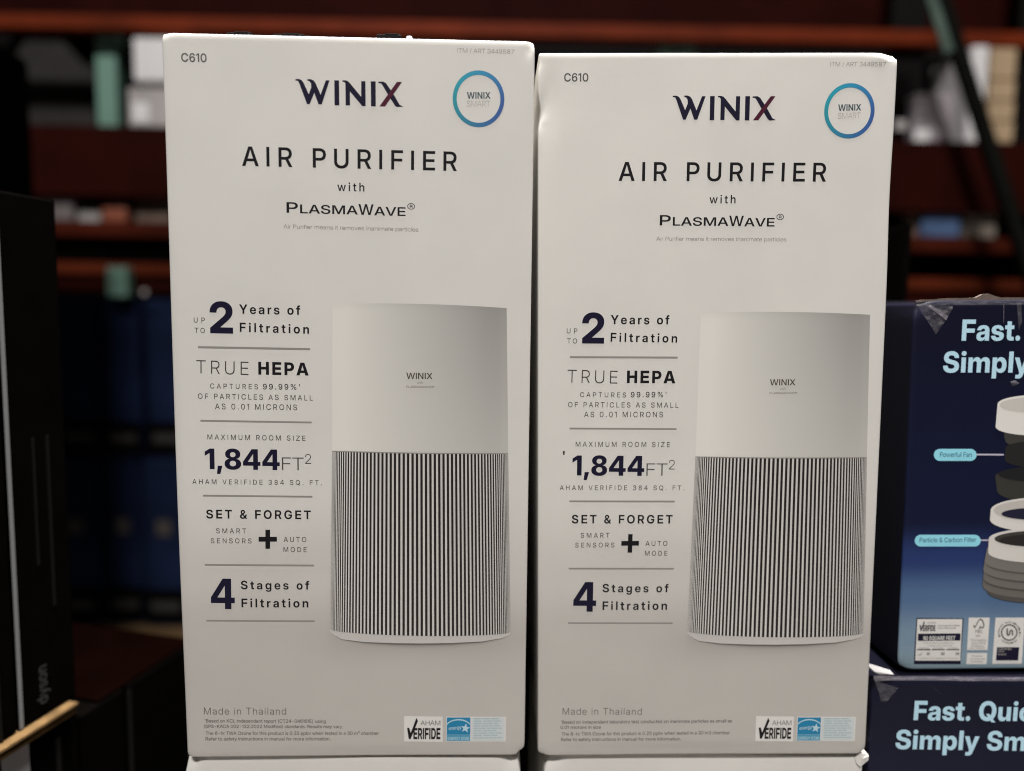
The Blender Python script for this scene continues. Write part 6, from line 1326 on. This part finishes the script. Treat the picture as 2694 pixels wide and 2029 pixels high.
for i, (rc, c, lab) in enumerate(small):
    off = -25 * (1 - (rc[0] + rc[2]) / PW)
    goods('small_packet', lab, 'packet', (rc[0], rc[1], rc[2], rc[3]), 2.083 + 0.010 * (i % 3), .03 + .1 * (i == 5),
          rough_mat('packet_%d' % i, c, .6, .25, 14), 'small packets on the narrow shelf', bevel=.003, rest=SC if i != 4 else None)
for i, rc in enumerate(((135, 628, 292, 696), (296, 626, 450, 696))):
    goods('black_carton', ('low black carton in shadow under the narrow shelf at left', 'low black carton in shadow under the narrow shelf next to the left white box')[i],
          'carton', rc, 2.12, .3, black_board, 'black cartons under the narrow shelf', rest=SD)
goods('white_label_holder', 'tiny white tag on top of the dark blue cartons by the left white box', 'tag', (370, 762, 385, 778), 2.05, .01, grey_paper)

# dark blue cartons in two tiers on the low deck, left of the boxes
zn = SE
tiers = [(1640, 1205), (1198, 782)]
cols = [(142, 262), (266, 372), (376, 490)]
for ti, (ya, yb) in enumerate(tiers):
    p0 = at(300, ya, 2.1)
    z1_ = zrow(yb + 20, 2.1)
    for ci, (xa, xb) in enumerate(cols):
        p, q = at(xa, (ya + yb) / 2, 2.1), at(xb, (ya + yb) / 2, 2.1)
        w, h = q.x - p.x - .004, z1_ - zn - .003
        lab = '%s dark blue carton in the %s tier on the low deck' % (('leftmost', 'middle', 'rightmost')[ci], ('lower', 'upper')[ti])
        t = thing('blue_carton', lab, 'carton', ((p.x + q.x) / 2, 2.1 + .2 + .012 * ((ci + ti) % 2), zn), group='dark blue cartons on the low deck')
        b = bmesh.new()
        add_box(b, (0, 0, h / 2), (w, .4, h), .008)
        from_bm('carton', b, navy_board, t)
        b = bmesh.new()
        add_box(b, (0, -.2015, h * .13), (w * .96, .003, h * .2))
        from_bm('black_band', b, black_board, t)
        b = bmesh.new()
        add_box(b, (.0, -.204, h * .13), (w * .7, .002, h * .06))
        from_bm('lettering', b, rough_mat('dim_lettering', (.022, .020, .019), .8, .2, 20), t)
        if ti == 0:
            b = bmesh.new()
            add_box(b, (.0, -.2015, h * .60), (w * .34, .003, h * .09))
            from_bm('label', b, rough_mat('dim_label', (.05, .042, .036), .8, .2, 20), t)
    zn = z1_

# ------------------------------------------------------------------ black cartons at the left
P0 = at(52, 1945, 0.72)
dd = ray(1832, 826)
dd.z = 0
dd.normalize()
nn = Vector((dd.y, -dd.x, 0))                     # out of the visible side, towards the aisle
yaw_b = math.atan2(dd.y, dd.x) - PI / 2


def along(px, py):
    """distance along the visible side plane where a photograph column meets it"""
    d = ray(px, py)
    c = Vector((0, 0, CAM_Z))
    t = (P0 - c).dot(nn) / d.dot(nn)
    q = c + d * t
    return (q - P0).dot(dd), q.z


s_far = along(204, 1840)[0]
z_edge = P0.z
z_top2 = along(118, 520)[1]
WB = 0.42


def black_carton(label, s0, s1, z0, z1, group, parts):
    c = P0 + dd * ((s0 + s1) / 2) - nn * (WB / 2)
    t = thing('black_carton', label, 'carton', (c.x, c.y, z0), (0, 0, yaw_b), group)
    b = bmesh.new()
    add_box(b, (0, 0, (z1 - z0) / 2), (WB, s1 - s0 - .0015, z1 - z0 - .001), .003)
    from_bm('carton', b, black_board, t)
    L = s1 - s0
    for nm, a0, a1, b0, b1, m in parts:            # printed panels on the visible side: along the side, then height
        b = bmesh.new()
        add_box(b, (WB / 2 + .0006, (a0 + a1) / 2 - L / 2, (b0 + b1) / 2), (.0012, a1 - a0, b1 - b0))
        from_bm(nm, b, MATS[m], t)
    return t


def side_text(parent, text, w, L, a, z0, z1, cap, mat):
    """lettering running up the visible side"""
    V, F = text_tris(text, w, 0, 0, z1 - z0, 0, cap, 'f')
    me = bpy.data.meshes.new('lettering')
    me.from_pydata([(WB / 2 + .0018, a - L / 2 - v, z0 + u) for u, v in V], [], F)
    return link('lettering', me, parent, [MATS[mat]])


g1 = 'black cartons stacked at the left'
zt2 = z_edge + .0082
pe = along(74, 1795)[1] - zt2
B2 = black_carton('tall black carton with an upright white word, above the tan sheets at the left edge', 0.0, s_far, zt2, z_top2, g1,
                  [('silver_stripe', .0005, .0045, .002, z_top2 - zt2 - .004, 'silver'),
                   ('printed_line', .030, .0325, .165, .30, 'faint'), ('printed_line', .047, .050, .115, .30, 'faint'),
                   ])
sa, za = along(78, 1870)
sb, zb = along(63, 1775)
side_text(B2, 'dyson', 620, s_far, .034, za - zt2, zb - zt2, .013, 'worn')
black_carton('black carton cut off by the left edge of the picture, left of the silver stripe', -.42, -0.0005, zt2, z_top2 + .1, g1,
             [('printed_line', .385, .389, .02, .12, 'faint'), ('printed_line', .398, .4005, .0, .09, 'faint')])
# two thin tan sheets between the tiers
t = thing('cardboard_tray', 'pair of tan corrugated sheets between the two tiers of black cartons', 'cardboard sheet', tuple(P0 - nn * .2))
t.rotation_euler = (0, 0, yaw_b)
for k, (zz, off) in enumerate(((.0060, .006), (-.0030, .003))):
    b = bmesh.new()
    add_box(b, (.0 + off, (s_far - .42) / 2 - .02, zz), (.41, s_far + .42 + .02, .0036), .0006)
    from_bm('cardboard_sheet', b, kraft_edge, t)
zl_ = P0.z - .0052
black_carton('lower black carton beneath the tan sheets with a broad white stripe', -.42, .012, .14, zl_, g1,
             [('white_stripe', .398, .429, .005, zl_ - .142, 'dull_white'), ('printed_panel', .33, .372, .30, zl_ - .19, 'dull_white')])
s_o = along(196, 1960)[0]
black_carton('lower black carton under the tall one with a faint grey outlined panel', .0135, s_far, .14, zl_, g1,
             [('printed_panel', s_o - .025 - .0135, s_o - .019 - .0135, along(190, 2010)[1] - .14, along(190, 1915)[1] - .14, 'faint')])
s3 = along(330, 1900)[0]
black_carton('low black carton in the shade just behind the lower tier', s_far + .002, s3, .14, zl_ - .012, g1, [])
black_carton('farthest low black carton of the lower tier at the left', s3 + .004, along(500, 1760)[0], .14, zl_ - .012, g1,
             [('printed_line', .0, .006, .0, zl_ - .16, 'fainter')])
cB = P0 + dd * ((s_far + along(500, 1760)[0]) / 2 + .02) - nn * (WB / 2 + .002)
t = thing('cardboard_tray', 'tan sheet, coloured as in shade, lying over the low black cartons behind the tall one', 'cardboard sheet', (cB.x, cB.y, zl_ - .0115), (0, 0, yaw_b))
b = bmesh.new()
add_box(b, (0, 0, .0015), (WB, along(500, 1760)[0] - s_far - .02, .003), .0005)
from_bm('cardboard_sheet', b, rough_mat('shaded_tan_sheet', (.0028, .0009, .0006), 1.0, .2, 12, spec=0.0), t)  # tan sheet with its shade put into the dark colour
goods('black_carton', 'added black block darkening the narrow gap between the two white boxes', 'carton', (1290, 500, 1500, 2200), .99, .2, black_board, rest=.142)  # added block that keeps the gap between the boxes black
# darker tall cartons beyond
goods('black_carton', 'very tall black carton in shadow at the upper left edge', 'carton', (-420, 60, -98, 1500), 1.45, .2, black_board, g1, rest=0.14, bevel=.02)
goods('black_carton', 'tall narrow black carton between the right white box and the blue cartons', 'carton', (2345, 582, 2402, 1200), 1.0, .15, black_board, rest=0.14)


# ------------------------------------------------------------------ pallets
def pallet(label, x0, x1, y0, y1, rot=0.0):
    cx_, cy_ = (x0 + x1) / 2, (y0 + y1) / 2
    t = thing('wooden_pallet', label, 'pallet', (cx_, cy_, 0), (0, 0, rot), 'wooden pallets under the stacks')
    w, d = x1 - x0, y1 - y0
    for i in range(7):
        b = bmesh.new()
        add_box(b, (0, -d / 2 + d * (i + .5) / 7, .128), (w, d / 7 * .78, .022), .002)
        from_bm('deck_board', b, timber, t)
    for i in range(3):
        b = bmesh.new()
        add_box(b, (-w / 2 + .05 + (w - .1) * i / 2, 0, .0585), (.09, d, .116), .003)
        from_bm('stringer', b, timber, t)
    return t


pallet('wooden pallet under the white air purifier boxes', -.31, .325, .62, 1.28)
pallet('wooden pallet under the dark blue fan boxes', .338, .75, .645, 1.1)
pc = P0 + dd * .02 - nn * (WB / 2)
pallet('wooden pallet under the black cartons', pc.x - .22, pc.x + .22, pc.y - .5, pc.y + .5, yaw_b)


# ------------------------------------------------------------------ white air purifier boxes
def lerp(a, b, t):
    return (a[0] + (b[0] - a[0]) * t, a[1] + (b[1] - a[1]) * t)


def purifier_picture(S):
    P = PIC
    tl, tr, ml, mr, bl, br_ = P['tl'], P['tr'], P['ml'], P['mr'], P['bl'], P['br']
    # soft grey contact shade printed round the foot of the machine
    # plain upper shell of the machine
    nu, nv = 40, 24
    V, C, F = [], [], []
    for j in range(nv + 1):
        t = j / nv
        a, b = lerp(tl, ml, t), lerp(tr, mr, t)
        for i in range(nu + 1):
            u = i / nu
            p = lerp(a, b, u)
            arch = .0017 * (1 - (2 * u - 1) ** 2) * (1 - t)
            V.append((p[0], p[1] + arch))
            k = 1.12 - min(1, max(0, (u - .08) / .8)) ** 0.9 * (.60 - .22 * t)
            k -= .05 * max(0, u - .8) * 5 * (1 - t) * .6
            if u > .97:
                k += .03
            edge = min(1.0, j / 1.2) if j < 2 else 1
            C.append((.70 * k * (0.93 + .07 * edge), .68 * k * (0.93 + .07 * edge), .635 * k * (0.93 + .07 * edge)))
    for j in range(nv):
        for i in range(nu):
            a = j * (nu + 1) + i
            F.append((a, a + 1, a + nu + 2, a + nu + 1))
    S.add('purifier_picture', V, F, 'picture_ink', 1, C)
    # white foot
    bs = P['base']
    for q, (dz, tone) in enumerate(((.0052, (.455, .43, .40)), (.0040, (.41, .385, .355)), (.0028, (.33, .305, .28)), (.0016, (.15, .135, .12)))):
        sh = [(.0568 + (x - .0568) * (1 - .02 * q * (q < 2)), z - dz * (1 - ((x - .0568) / .0795) ** 2)) for x, z in bs]
        S.poly('foot_picture', sh + [(bs[-1][0] - .003, bs[-1][1] + .001), (bs[0][0] + .003, bs[0][1] + .001)], 'picture_ink', 1 + .25 * q, 'purifier_picture', tone)
    S.poly('foot_picture', [bl] + bs + [br_], 'picture_ink', 2.2, 'purifier_picture', (.60, .575, .55))
    # slatted lower half: light slats over a dark ground
    def gb(u):
        p = lerp(bl, br_, u)
        return (p[0], p[1] - .0046 * (1 - (2 * u - 1) ** 2) ** .6)

    def gt(u):
        p = lerp(ml, mr, u)
        return (p[0], p[1] - .0009 * (1 - (2 * u - 1) ** 2))
    n = 62
    V, F, C = [], [], []
    for i in range(41):
        u = i / 40
        V += [gt(u), gb(u)]
        C += [(.30, .28, .26) if i in (0, 40) else (.013, .011, .010)] * 2
        if i:
            k = 2 * i
            F.append((k - 2, k, k + 1, k - 1))
    S.add('grille_picture', V, F, 'picture_ink', 3, C, 'purifier_picture')
    V, F, C = [], [], []
    for i in range(n):
        a0 = -PI / 2 + PI * (i + .5) / n
        a1 = a0 + PI / n * .46
        u0, u1 = (math.sin(a0) + 1) / 2, (math.sin(a1) + 1) / 2
        k = len(V)
        m = (u0 + u1) / 2
        tone = .70 - .10 * m + .04 * math.sin(i * 2.3)
        top, bot = gt(u0), gb(u0)
        top2, bot2 = gt(u1), gb(u1)
        V += [top, top2, bot2, bot]
        C += [(tone, tone * .965, tone * .92)] * 4
        F.append((k, k + 1, k + 2, k + 3))
    S.add('grille_picture', V, F, 'picture_ink', 4, C, 'purifier_picture')
    S.add('grille_picture', [gt(0), gt(.5), gt(1), (gt(1)[0], gt(1)[1] + .0007), (gt(.5)[0], gt(.5)[1] + .0007), (gt(0)[0], gt(0)[1] + .0007)],
          [(0, 1, 4, 5), (1, 2, 3, 4)], 'picture_ink', 4, [(.30, .28, .26)] * 6, 'purifier_picture')


def purifier_box(label, loc, rot, warp, foot, shift, extra=None):
    root = thing('air_purifier_box', label, 'box', loc, rot, 'white air purifier boxes')
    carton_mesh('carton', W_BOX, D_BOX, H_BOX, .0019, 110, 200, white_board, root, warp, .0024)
    S = Sheet(root, lambda x, z: warp(x, z)[1], shift)
    for m, p in LOGO:
        S.poly('brand_logo', p, m, 2 if m == 'maroon' else 1)
    cx_, cz_, rx, rz, th_ = RING
    V, F, C = [], [], []
    N = 72
    for i in range(N):
        a = 2 * PI * i / N
        c, s = math.cos(a), math.sin(a)
        for k in (1.0, 1 - th_ / rx):
            V.append((cx_ + rx * k * c, cz_ + rz * k * s))
            t = .5 + .5 * math.cos(a + .35)
            C.append((.02 + .018 * t, .30 - .19 * t + .05 * max(0, s), .36 - .02 * t + .12 * max(0, s)))
        j = (i + 1) % N
        F.append((2 * i, 2 * j, 2 * j + 1, 2 * i + 1))
    S.add('smart_badge', V, F, 'picture_ink', 1, C)
    for (x0, z0, x1, z1, h) in LINES:
        S.poly('divider_line%d' % len([n for n in S.order if n.startswith('divider')]),
               [(x0, z0 - h / 2), (x1, z1 - h / 2), (x1, z1 + h / 2), (x0, z0 + h / 2)], 'rule')
    purifier_picture(S)
    S.poly('verified_label', VLABEL, 'labelwhite', 1)
    S.poly('verified_label', CHECK, 'black', 2)
    S.poly('efficiency_label', ELABEL, 'labelwhite', 1)
    S.poly('efficiency_label', EBLUE, 'eblue', 2)
    S.poly('efficiency_label', EBAND, 'eband', 2)
    S.poly('efficiency_label', EPALE, 'epale', 2)
    S.poly('efficiency_label', EARC, 'paleblue', 3)
    S.poly('efficiency_label', ESTAR, 'paleblue', 3)
    for t in TEXTS + foot:
        par = {'picture_logo': 'purifier_picture'}.get(t[0])
        lv = {'verified_label': 3, 'efficiency_label': 4, 'picture_logo': 2}.get(t[0], 1)
        S.text(t, lv, None, par)
    for q in PLUS:
        S.poly('smart_mode_text', q, 'black', 1 if q is PLUS[0] else 2)
    # rows of fine print on the pale half of the efficiency label
    rr = random.Random(5)
    (ax, az), (bx, bz), (cx2, cz2), (dx2, dz2) = EPALE
    for i in range(9):
        t = (i + .6) / 9.6
        x0, z0 = ax + (dx2 - ax) * t + .002, az + (dz2 - az) * t
        w_ = (bx - ax) * rr.uniform(.70, .92)
        while w_ > .003:
            l_ = rr.uniform(.003, .009)
            l_ = min(l_, w_)
            S.poly('efficiency_label', [(x0, z0), (x0 + l_ * .85, z0), (x0 + l_ * .85, z0 + .0009), (x0, z0 + .0009)], 'finerow', 3)
            x0 += l_
            w_ -= l_
    if extra:
        extra(S)
    S.build(lambda n: 'divider_line' if n.startswith('divider_line') else n)
    return root


Z0 = CAM_Z - .400185
Z1 = CAM_Z - .401115
warpL = make_warp(2.3, [
    (.150, .6175, .0035, .004, -.0008, .0014, -.0009), (.1462, .611, .0014, .005, 0, .0011, 0), (-.150, .619, .005, .004, .001, .001, -.001),
    (.150, .0, .005, .005, -.005, .002, .002), (-.150, .0, .002, .002, .001, .001, .001),
    (-.151, .25, .004, .20, -.0018, .001, 0), (.02, .003, .10, .004, 0, .0005, .0008)])
warpR = make_warp(7.9, [
    (-.150, .571, .0035, .010, .0022, .0020, 0), (-.1455, .578, .0018, .011, 0, .0010, 0), (-.147, .563, .005, .0014, .0004, -.0005, 0),
    (-.140, .580, .008, .028, 0, .0009, 0), (-.152, .612, .004, .006, .0012, .0012, -.001),
    (.150, .617, .010, .0035, -.0016, .0026, -.0022), (.137, .6135, .010, .0014, 0, -.0007, 0),
    (.1495, .50, .003, .05, -.0012, 0, 0), (.150, .0, .004, .004, -.002, .0015, .0015), (-.150, .0, .006, .003, .001, .0015, .002),
    (-.02, .004, .08, .005, 0, .0008, .0006)])

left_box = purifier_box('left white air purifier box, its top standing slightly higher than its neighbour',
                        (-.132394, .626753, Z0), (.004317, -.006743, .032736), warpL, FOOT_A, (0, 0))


def dagger(S):
    S.poly('room_size_text', [(-.1345, .2800), (-.1333, .2800), (-.1330, .2835), (-.1348, .2835)], 'grey2', 1)


right_box = purifier_box('right white air purifier box with a dented left edge, next to the dark blue boxes',
                         (.179829, .640269, Z1), (-.001209, -.021781, .007524), warpR, FOOT_B, SHIFT, dagger)


def lower_box(label, pa, pb, py, Y, yaw, ztop, warp):
    p, q = at(pa, py, Y), at(pb, py, Y)
    root = thing('air_purifier_box', label, 'box', ((p.x + q.x) / 2, Y, ztop - H_BOX - .0026), (0, 0, yaw), 'white air purifier boxes')
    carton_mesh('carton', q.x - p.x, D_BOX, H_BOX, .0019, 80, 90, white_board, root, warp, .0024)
    return root


warpLL = make_warp(4.4, [(-.146, .617, .007, .010, .004, .004, -.004), (.146, .617, .010, .010, -.004, .004, -.003), (.02, .617, .05, .006, 0, -.0008, .0)])
warpLR = make_warp(11.1, [(-.144, .617, .012, .012, .005, .004, -.006), (.0, .612, .08, .008, 0, .0012, 0)])
ll = lower_box('white box under the left air purifier box, only its top edge showing', 492, 1371, 2012, .6315, .030, Z0 - .0014, warpLL)
lr = lower_box('white box under the right air purifier box, with a crumpled flap at its right end', 1431, 2272, 2012, .646, .008, Z1 - .0014, warpLR)
# crumpled flap end on the lower right box
b = bmesh.new()
fp = [(2262, 1984), (2285, 1987), (2287.5, 1992), (2286, 2003), (2276, 2011), (2266, 2020), (2256, 2012), (2250, 1996)]
inv = lr.matrix_world.inverted() if False else Matrix.Translation(-Vector(lr.location))
vs_f = []
vs_b = []
for i, (x, y) in enumerate(fp):
    p = inv @ at(x, y, .6445 + .0008 * math.sin(i * 2.1))
    vs_f.append(b.verts.new(p))
    vs_b.append(b.verts.new(p + Vector((0, .012, 0))))
cen = inv @ at(2270, 1999, .6440)
cv = b.verts.new(cen)
for i in range(len(fp)):
    j = (i + 1) % len(fp)
    b.faces.new((vs_f[i], vs_f[j], cv))
    b.faces.new((vs_f[j], vs_f[i], vs_b[i], vs_b[j]))
b.faces.new(vs_b)
from_bm('crumpled_flap', b, white_board, lr)

# black strap pieces lying on top of the left white box
top = Z0 + H_BOX + .0024
t = thing('packing_strap', 'black strap showing as three dark strips on top of the left white box', 'strap', (-.03, .634, top))
for (xa, xb, h) in ((-.104, -.083, .0052), (-.066, -.040, .0046), (.019, .039, .0058)):
    b = bmesh.new()
    add_box(b, ((xa + xb) / 2 - .135 + .03, 0.0, h / 2 - .0006), (xb - xa, .006, h), .0008)
    add_box(b, ((xa + xb) / 2 - .135 + .03 + .002, -.001, h - .0006), ((xb - xa) * .55, .004, .0012), .0004)
    from_bm('strap_piece', b, soot, t)
b = bmesh.new()
add_box(b, (.0455 - .135 + .03, 0, .0022), (.005, .005, .0050), .0014)
from_bm('buckle', b, white_paper, t)


# ------------------------------------------------------------------ dark blue fan boxes
UBL = (.37059, .672, .82342)
NBL = (.34640, .660, .47311)


def fan_box(label, loc, roty, warp, printed, shift, full=True):
    root = thing('fan_box', label, 'box', loc, (0, roty, 0), 'dark blue fan boxes')
    W = .36
    o = carton_mesh('carton', W, .34, H_BLUE, .003, 70, 70, blue_board, root, warp)
    for v in o.data.vertices:
        v.co.x += W / 2
    if not printed:
        return root
    S = Sheet(root, lambda x, z: warp(x - W / 2, z)[1], shift)
    for t in BTEXT:
        if t[0] == 'slogan' or full:
            if t[0] == 'slogan':
                S.text(t, 1)
    if full:
        for k, p in enumerate(PILLS):
            S.poly('callout_tag%d' % k, p, 'pill', 1)
            S.poly('callout_tag%d' % k, LEADS[k], 'lead', 1)
            S.text(BTEXT[2 + k], 2, 'callout_tag%d' % k)
        for k, (nm, p, c) in enumerate(BPIC):
            # tones run a little darker towards the foot of each drum, as printed
            S.poly('product_picture', p, 'picture_ink', 1 + .5 * k, color=c)
        for (a, b_) in BRIBS:
            S.poly('product_picture', [(a[0], a[1]), (a[0] + .0010, a[1]), (b_[0] + .0010, b_[1]), (b_[0], b_[1])], 'picture_ink', 8, color=(.47, .44, .41))
        names = [0, 0, 0, 0, 0, 0, 0, 0, 1, 2, 3, 3]
        for (m, lv, p), k in zip(BLAB, names):
            S.poly('certification_label%d' % k, p, m, 1 + lv)
        for t in BLTEXT:
            x = t[3]
            zc = t[4]
            k = 0 if x < BLAB[0][2][1][0] else (3 if x > BLAB[10][2][0][0] - .006 else (2 if zc < BLAB[9][2][0][1] else 1))
            S.text(t, 4, 'certification_label%d' % k)
        for t in BARC:
            S.text(t, 4, 'certification_label3')
        ro_, ri_ = BRING
        n = len(ro_)
        S.add('certification_label3', ro_ + ri_, [(i, (i + 1) % n, n + (i + 1) % n, n + i) for i in range(n)], 'grey3', 3)

        def stroke(pts, w, part, mat):
            for (a, b_) in zip(pts, pts[1:]):
                d = Vector((b_[0] - a[0], b_[1] - a[1]))
                nrm = Vector((-d.y, d.x)).normalized() * w / 2
                e = d.normalized() * w * .3
                S.add(part, [(a[0] - e.x + nrm.x, a[1] - e.y + nrm.y), (b_[0] + e.x + nrm.x, b_[1] + e.y + nrm.y),
                             (b_[0] + e.x - nrm.x, b_[1] + e.y - nrm.y), (a[0] - e.x - nrm.x, a[1] - e.y - nrm.y)], [(0, 1, 2, 3)], mat, 4 + .1 * (len(S.parts[part]['v']) % 8))
        stroke(BSWIRL, .0011, 'certification_label3', 'grey3')
        stroke(BTREE, .0008, 'certification_label1', 'grey3')
    S.build(lambda n: n.rstrip('0123456789'))
    return root


warpU = make_warp(5.1, [(-.178, .0, .006, .006, .002, .002, .002), (-.18, .346, .012, .008, .002, .002, -.003)], .0007)
warpN = make_warp(9.4, [(-.18, .346, .012, .010, .003, .003, -.004)], .0006)
ub = fan_box('upper dark blue fan box showing an exploded picture of the machine', UBL, -.02925, warpU, True, (0, 0))
nb = fan_box('lower dark blue fan box with only its slogan in view', NBL, -.01755, warpN, True, (-.0035, -.0042), False)
fan_box('dark blue fan box hidden at the bottom of its stack, on a pallet', (.3425, .664, .1235), 0, warpN, False, (0, 0))


def ub_local(px, py, Y, loc, roty):
    p = at(px, py, Y) - Vector(loc)
    return Matrix.Rotation(-roty, 3, 'Y') @ p


def tape_sheet(name, pts, n, parent, mat, amp, seed, lift=.0012):
    """a puckered patch of tape: pts is a quad in carton coordinates"""
    b = bmesh.new()
    grid = []
    for j in range(n + 1):
        row = []
        for i in range(n + 1):
            u, v = i / n, j / n
            p = (pts[0] * (1 - u) + pts[1] * u) * (1 - v) + (pts[3] * (1 - u) + pts[2] * u) * v
            e = noise.noise(p * 90 + Vector((seed, 0, 0))) + .6 * noise.noise(p * 240 + Vector((seed, 3, 0)))
            row.append(b.verts.new((p.x, p.y - lift - abs(e) * amp, p.z)))
        grid.append(row)
    for j in range(n):
        for i in range(n):
            b.faces.new((grid[j][i], grid[j][i + 1], grid[j + 1][i + 1], grid[j + 1][i]))
    return from_bm(name, b, mat, parent, True)


UQ = lambda x, y: ub_local(x, y, .672, UBL, -.02925)
NQ = lambda x, y: ub_local(x, y, .660, NBL, -.01755)
tape_sheet('clear_tape', [UQ(2408, 800), UQ(2505, 806), UQ(2484, 846), UQ(2460, 880)], 18, ub, tape_mat, .0022, 1)
tape_sheet('clear_tape', [UQ(2436, 806), UQ(2442, 802), UQ(2490, 832), UQ(2483, 842)], 14, ub, tape_heavy, .0016, 8, .0034)  # milky strip laid on as the glint along the tape
tape_sheet('clear_tape', [UQ(2406, 792), UQ(2800, 788), UQ(2800, 801), UQ(2410, 804)], 40, ub, tape_mat, .0012, 4)
tape_sheet('clear_tape', [UQ(2672, 796), UQ(2684, 796), UQ(2686, 846), UQ(2678, 868)], 8, ub, tape_mat, .0006, 5)
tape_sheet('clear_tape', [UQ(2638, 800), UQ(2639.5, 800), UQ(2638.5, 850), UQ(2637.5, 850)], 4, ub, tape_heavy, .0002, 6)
tape_sheet('clear_tape', [UQ(2654, 1003), UQ(2668, 1000), UQ(2680, 1008), UQ(2658, 1016)], 8, ub, tape_mat, .002, 12)
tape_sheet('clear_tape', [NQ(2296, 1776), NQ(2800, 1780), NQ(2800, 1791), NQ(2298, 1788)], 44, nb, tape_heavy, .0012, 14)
tape_sheet('clear_tape', [NQ(2299, 1789), NQ(2362, 1808), NQ(2332, 1842), NQ(2317, 1844)], 14, nb, tape_mat, .0016, 22)
tape_sheet('clear_tape', [NQ(2446, 1800), NQ(2470, 1820), NQ(2476, 1826), NQ(2452, 1806)], 4, nb, tape_mat, .0006, 24)
# raw board edge and a torn tuft along the top of the upper box
b = bmesh.new()
n = 60
rr = random.Random(3)
for k in range(2):
    pass
ring = []
for i in range(n + 1):
    x = .003 + .357 * i / n
    zt_ = H_BLUE + .0018 + .0006 * noise.noise(Vector((x * 60, 0, 0)))
    if .060 < x < .076:
        zt_ += .0036 * min(1, (x - .060) / .003, (.076 - x) / .004)
    zt_ -= .0022 * max(0, 1 - x / .03)
    ring.append((x, zt_))
for (x, zt_), (x2, zt2_) in zip(ring, ring[1:]):
    v = [b.verts.new(c) for c in ((x, .002, H_BLUE - .001), (x2, .002, H_BLUE - .001), (x2, .002, zt2_), (x, .002, zt_),
                                  (x, .0052, H_BLUE - .001), (x2, .0052, H_BLUE - .001), (x2, .0052, zt2_), (x, .0052, zt_))]
    b.faces.new((v[0], v[1], v[2], v[3]))
    b.faces.new((v[7], v[6], v[5], v[4]))
    b.faces.new((v[3], v[2], v[6], v[7]))
bmesh.ops.remove_doubles(b, verts=b.verts, dist=1e-6)
from_bm('torn_top_edge', b, rough_mat('raw_board', (.15, .115, .10), .8, .3, 90), ub)
# pale flap corner sticking out of the lower box, top left
b = bmesh.new()
q = [NQ(2287, 1757) + Vector((0, .012, 0)), NQ(2350, 1771) + Vector((0, .006, 0)), NQ(2352, 1775), NQ(2314, 1774.5), NQ(2302, 1768)]
f1 = [b.verts.new(p) for p in q]
f2 = [b.verts.new(p + Vector((0, .002, -.0016))) for p in q]
b.faces.new(f1)
b.faces.new(list(reversed(f2)))
for i in range(len(q)):
    j = (i + 1) % len(q)
    b.faces.new((f1[j], f1[i], f2[i], f2[j]))
from_bm('flap_corner', b, rough_mat('scuffed_paper', (.32, .31, .31), .7, .2, 60), nb)
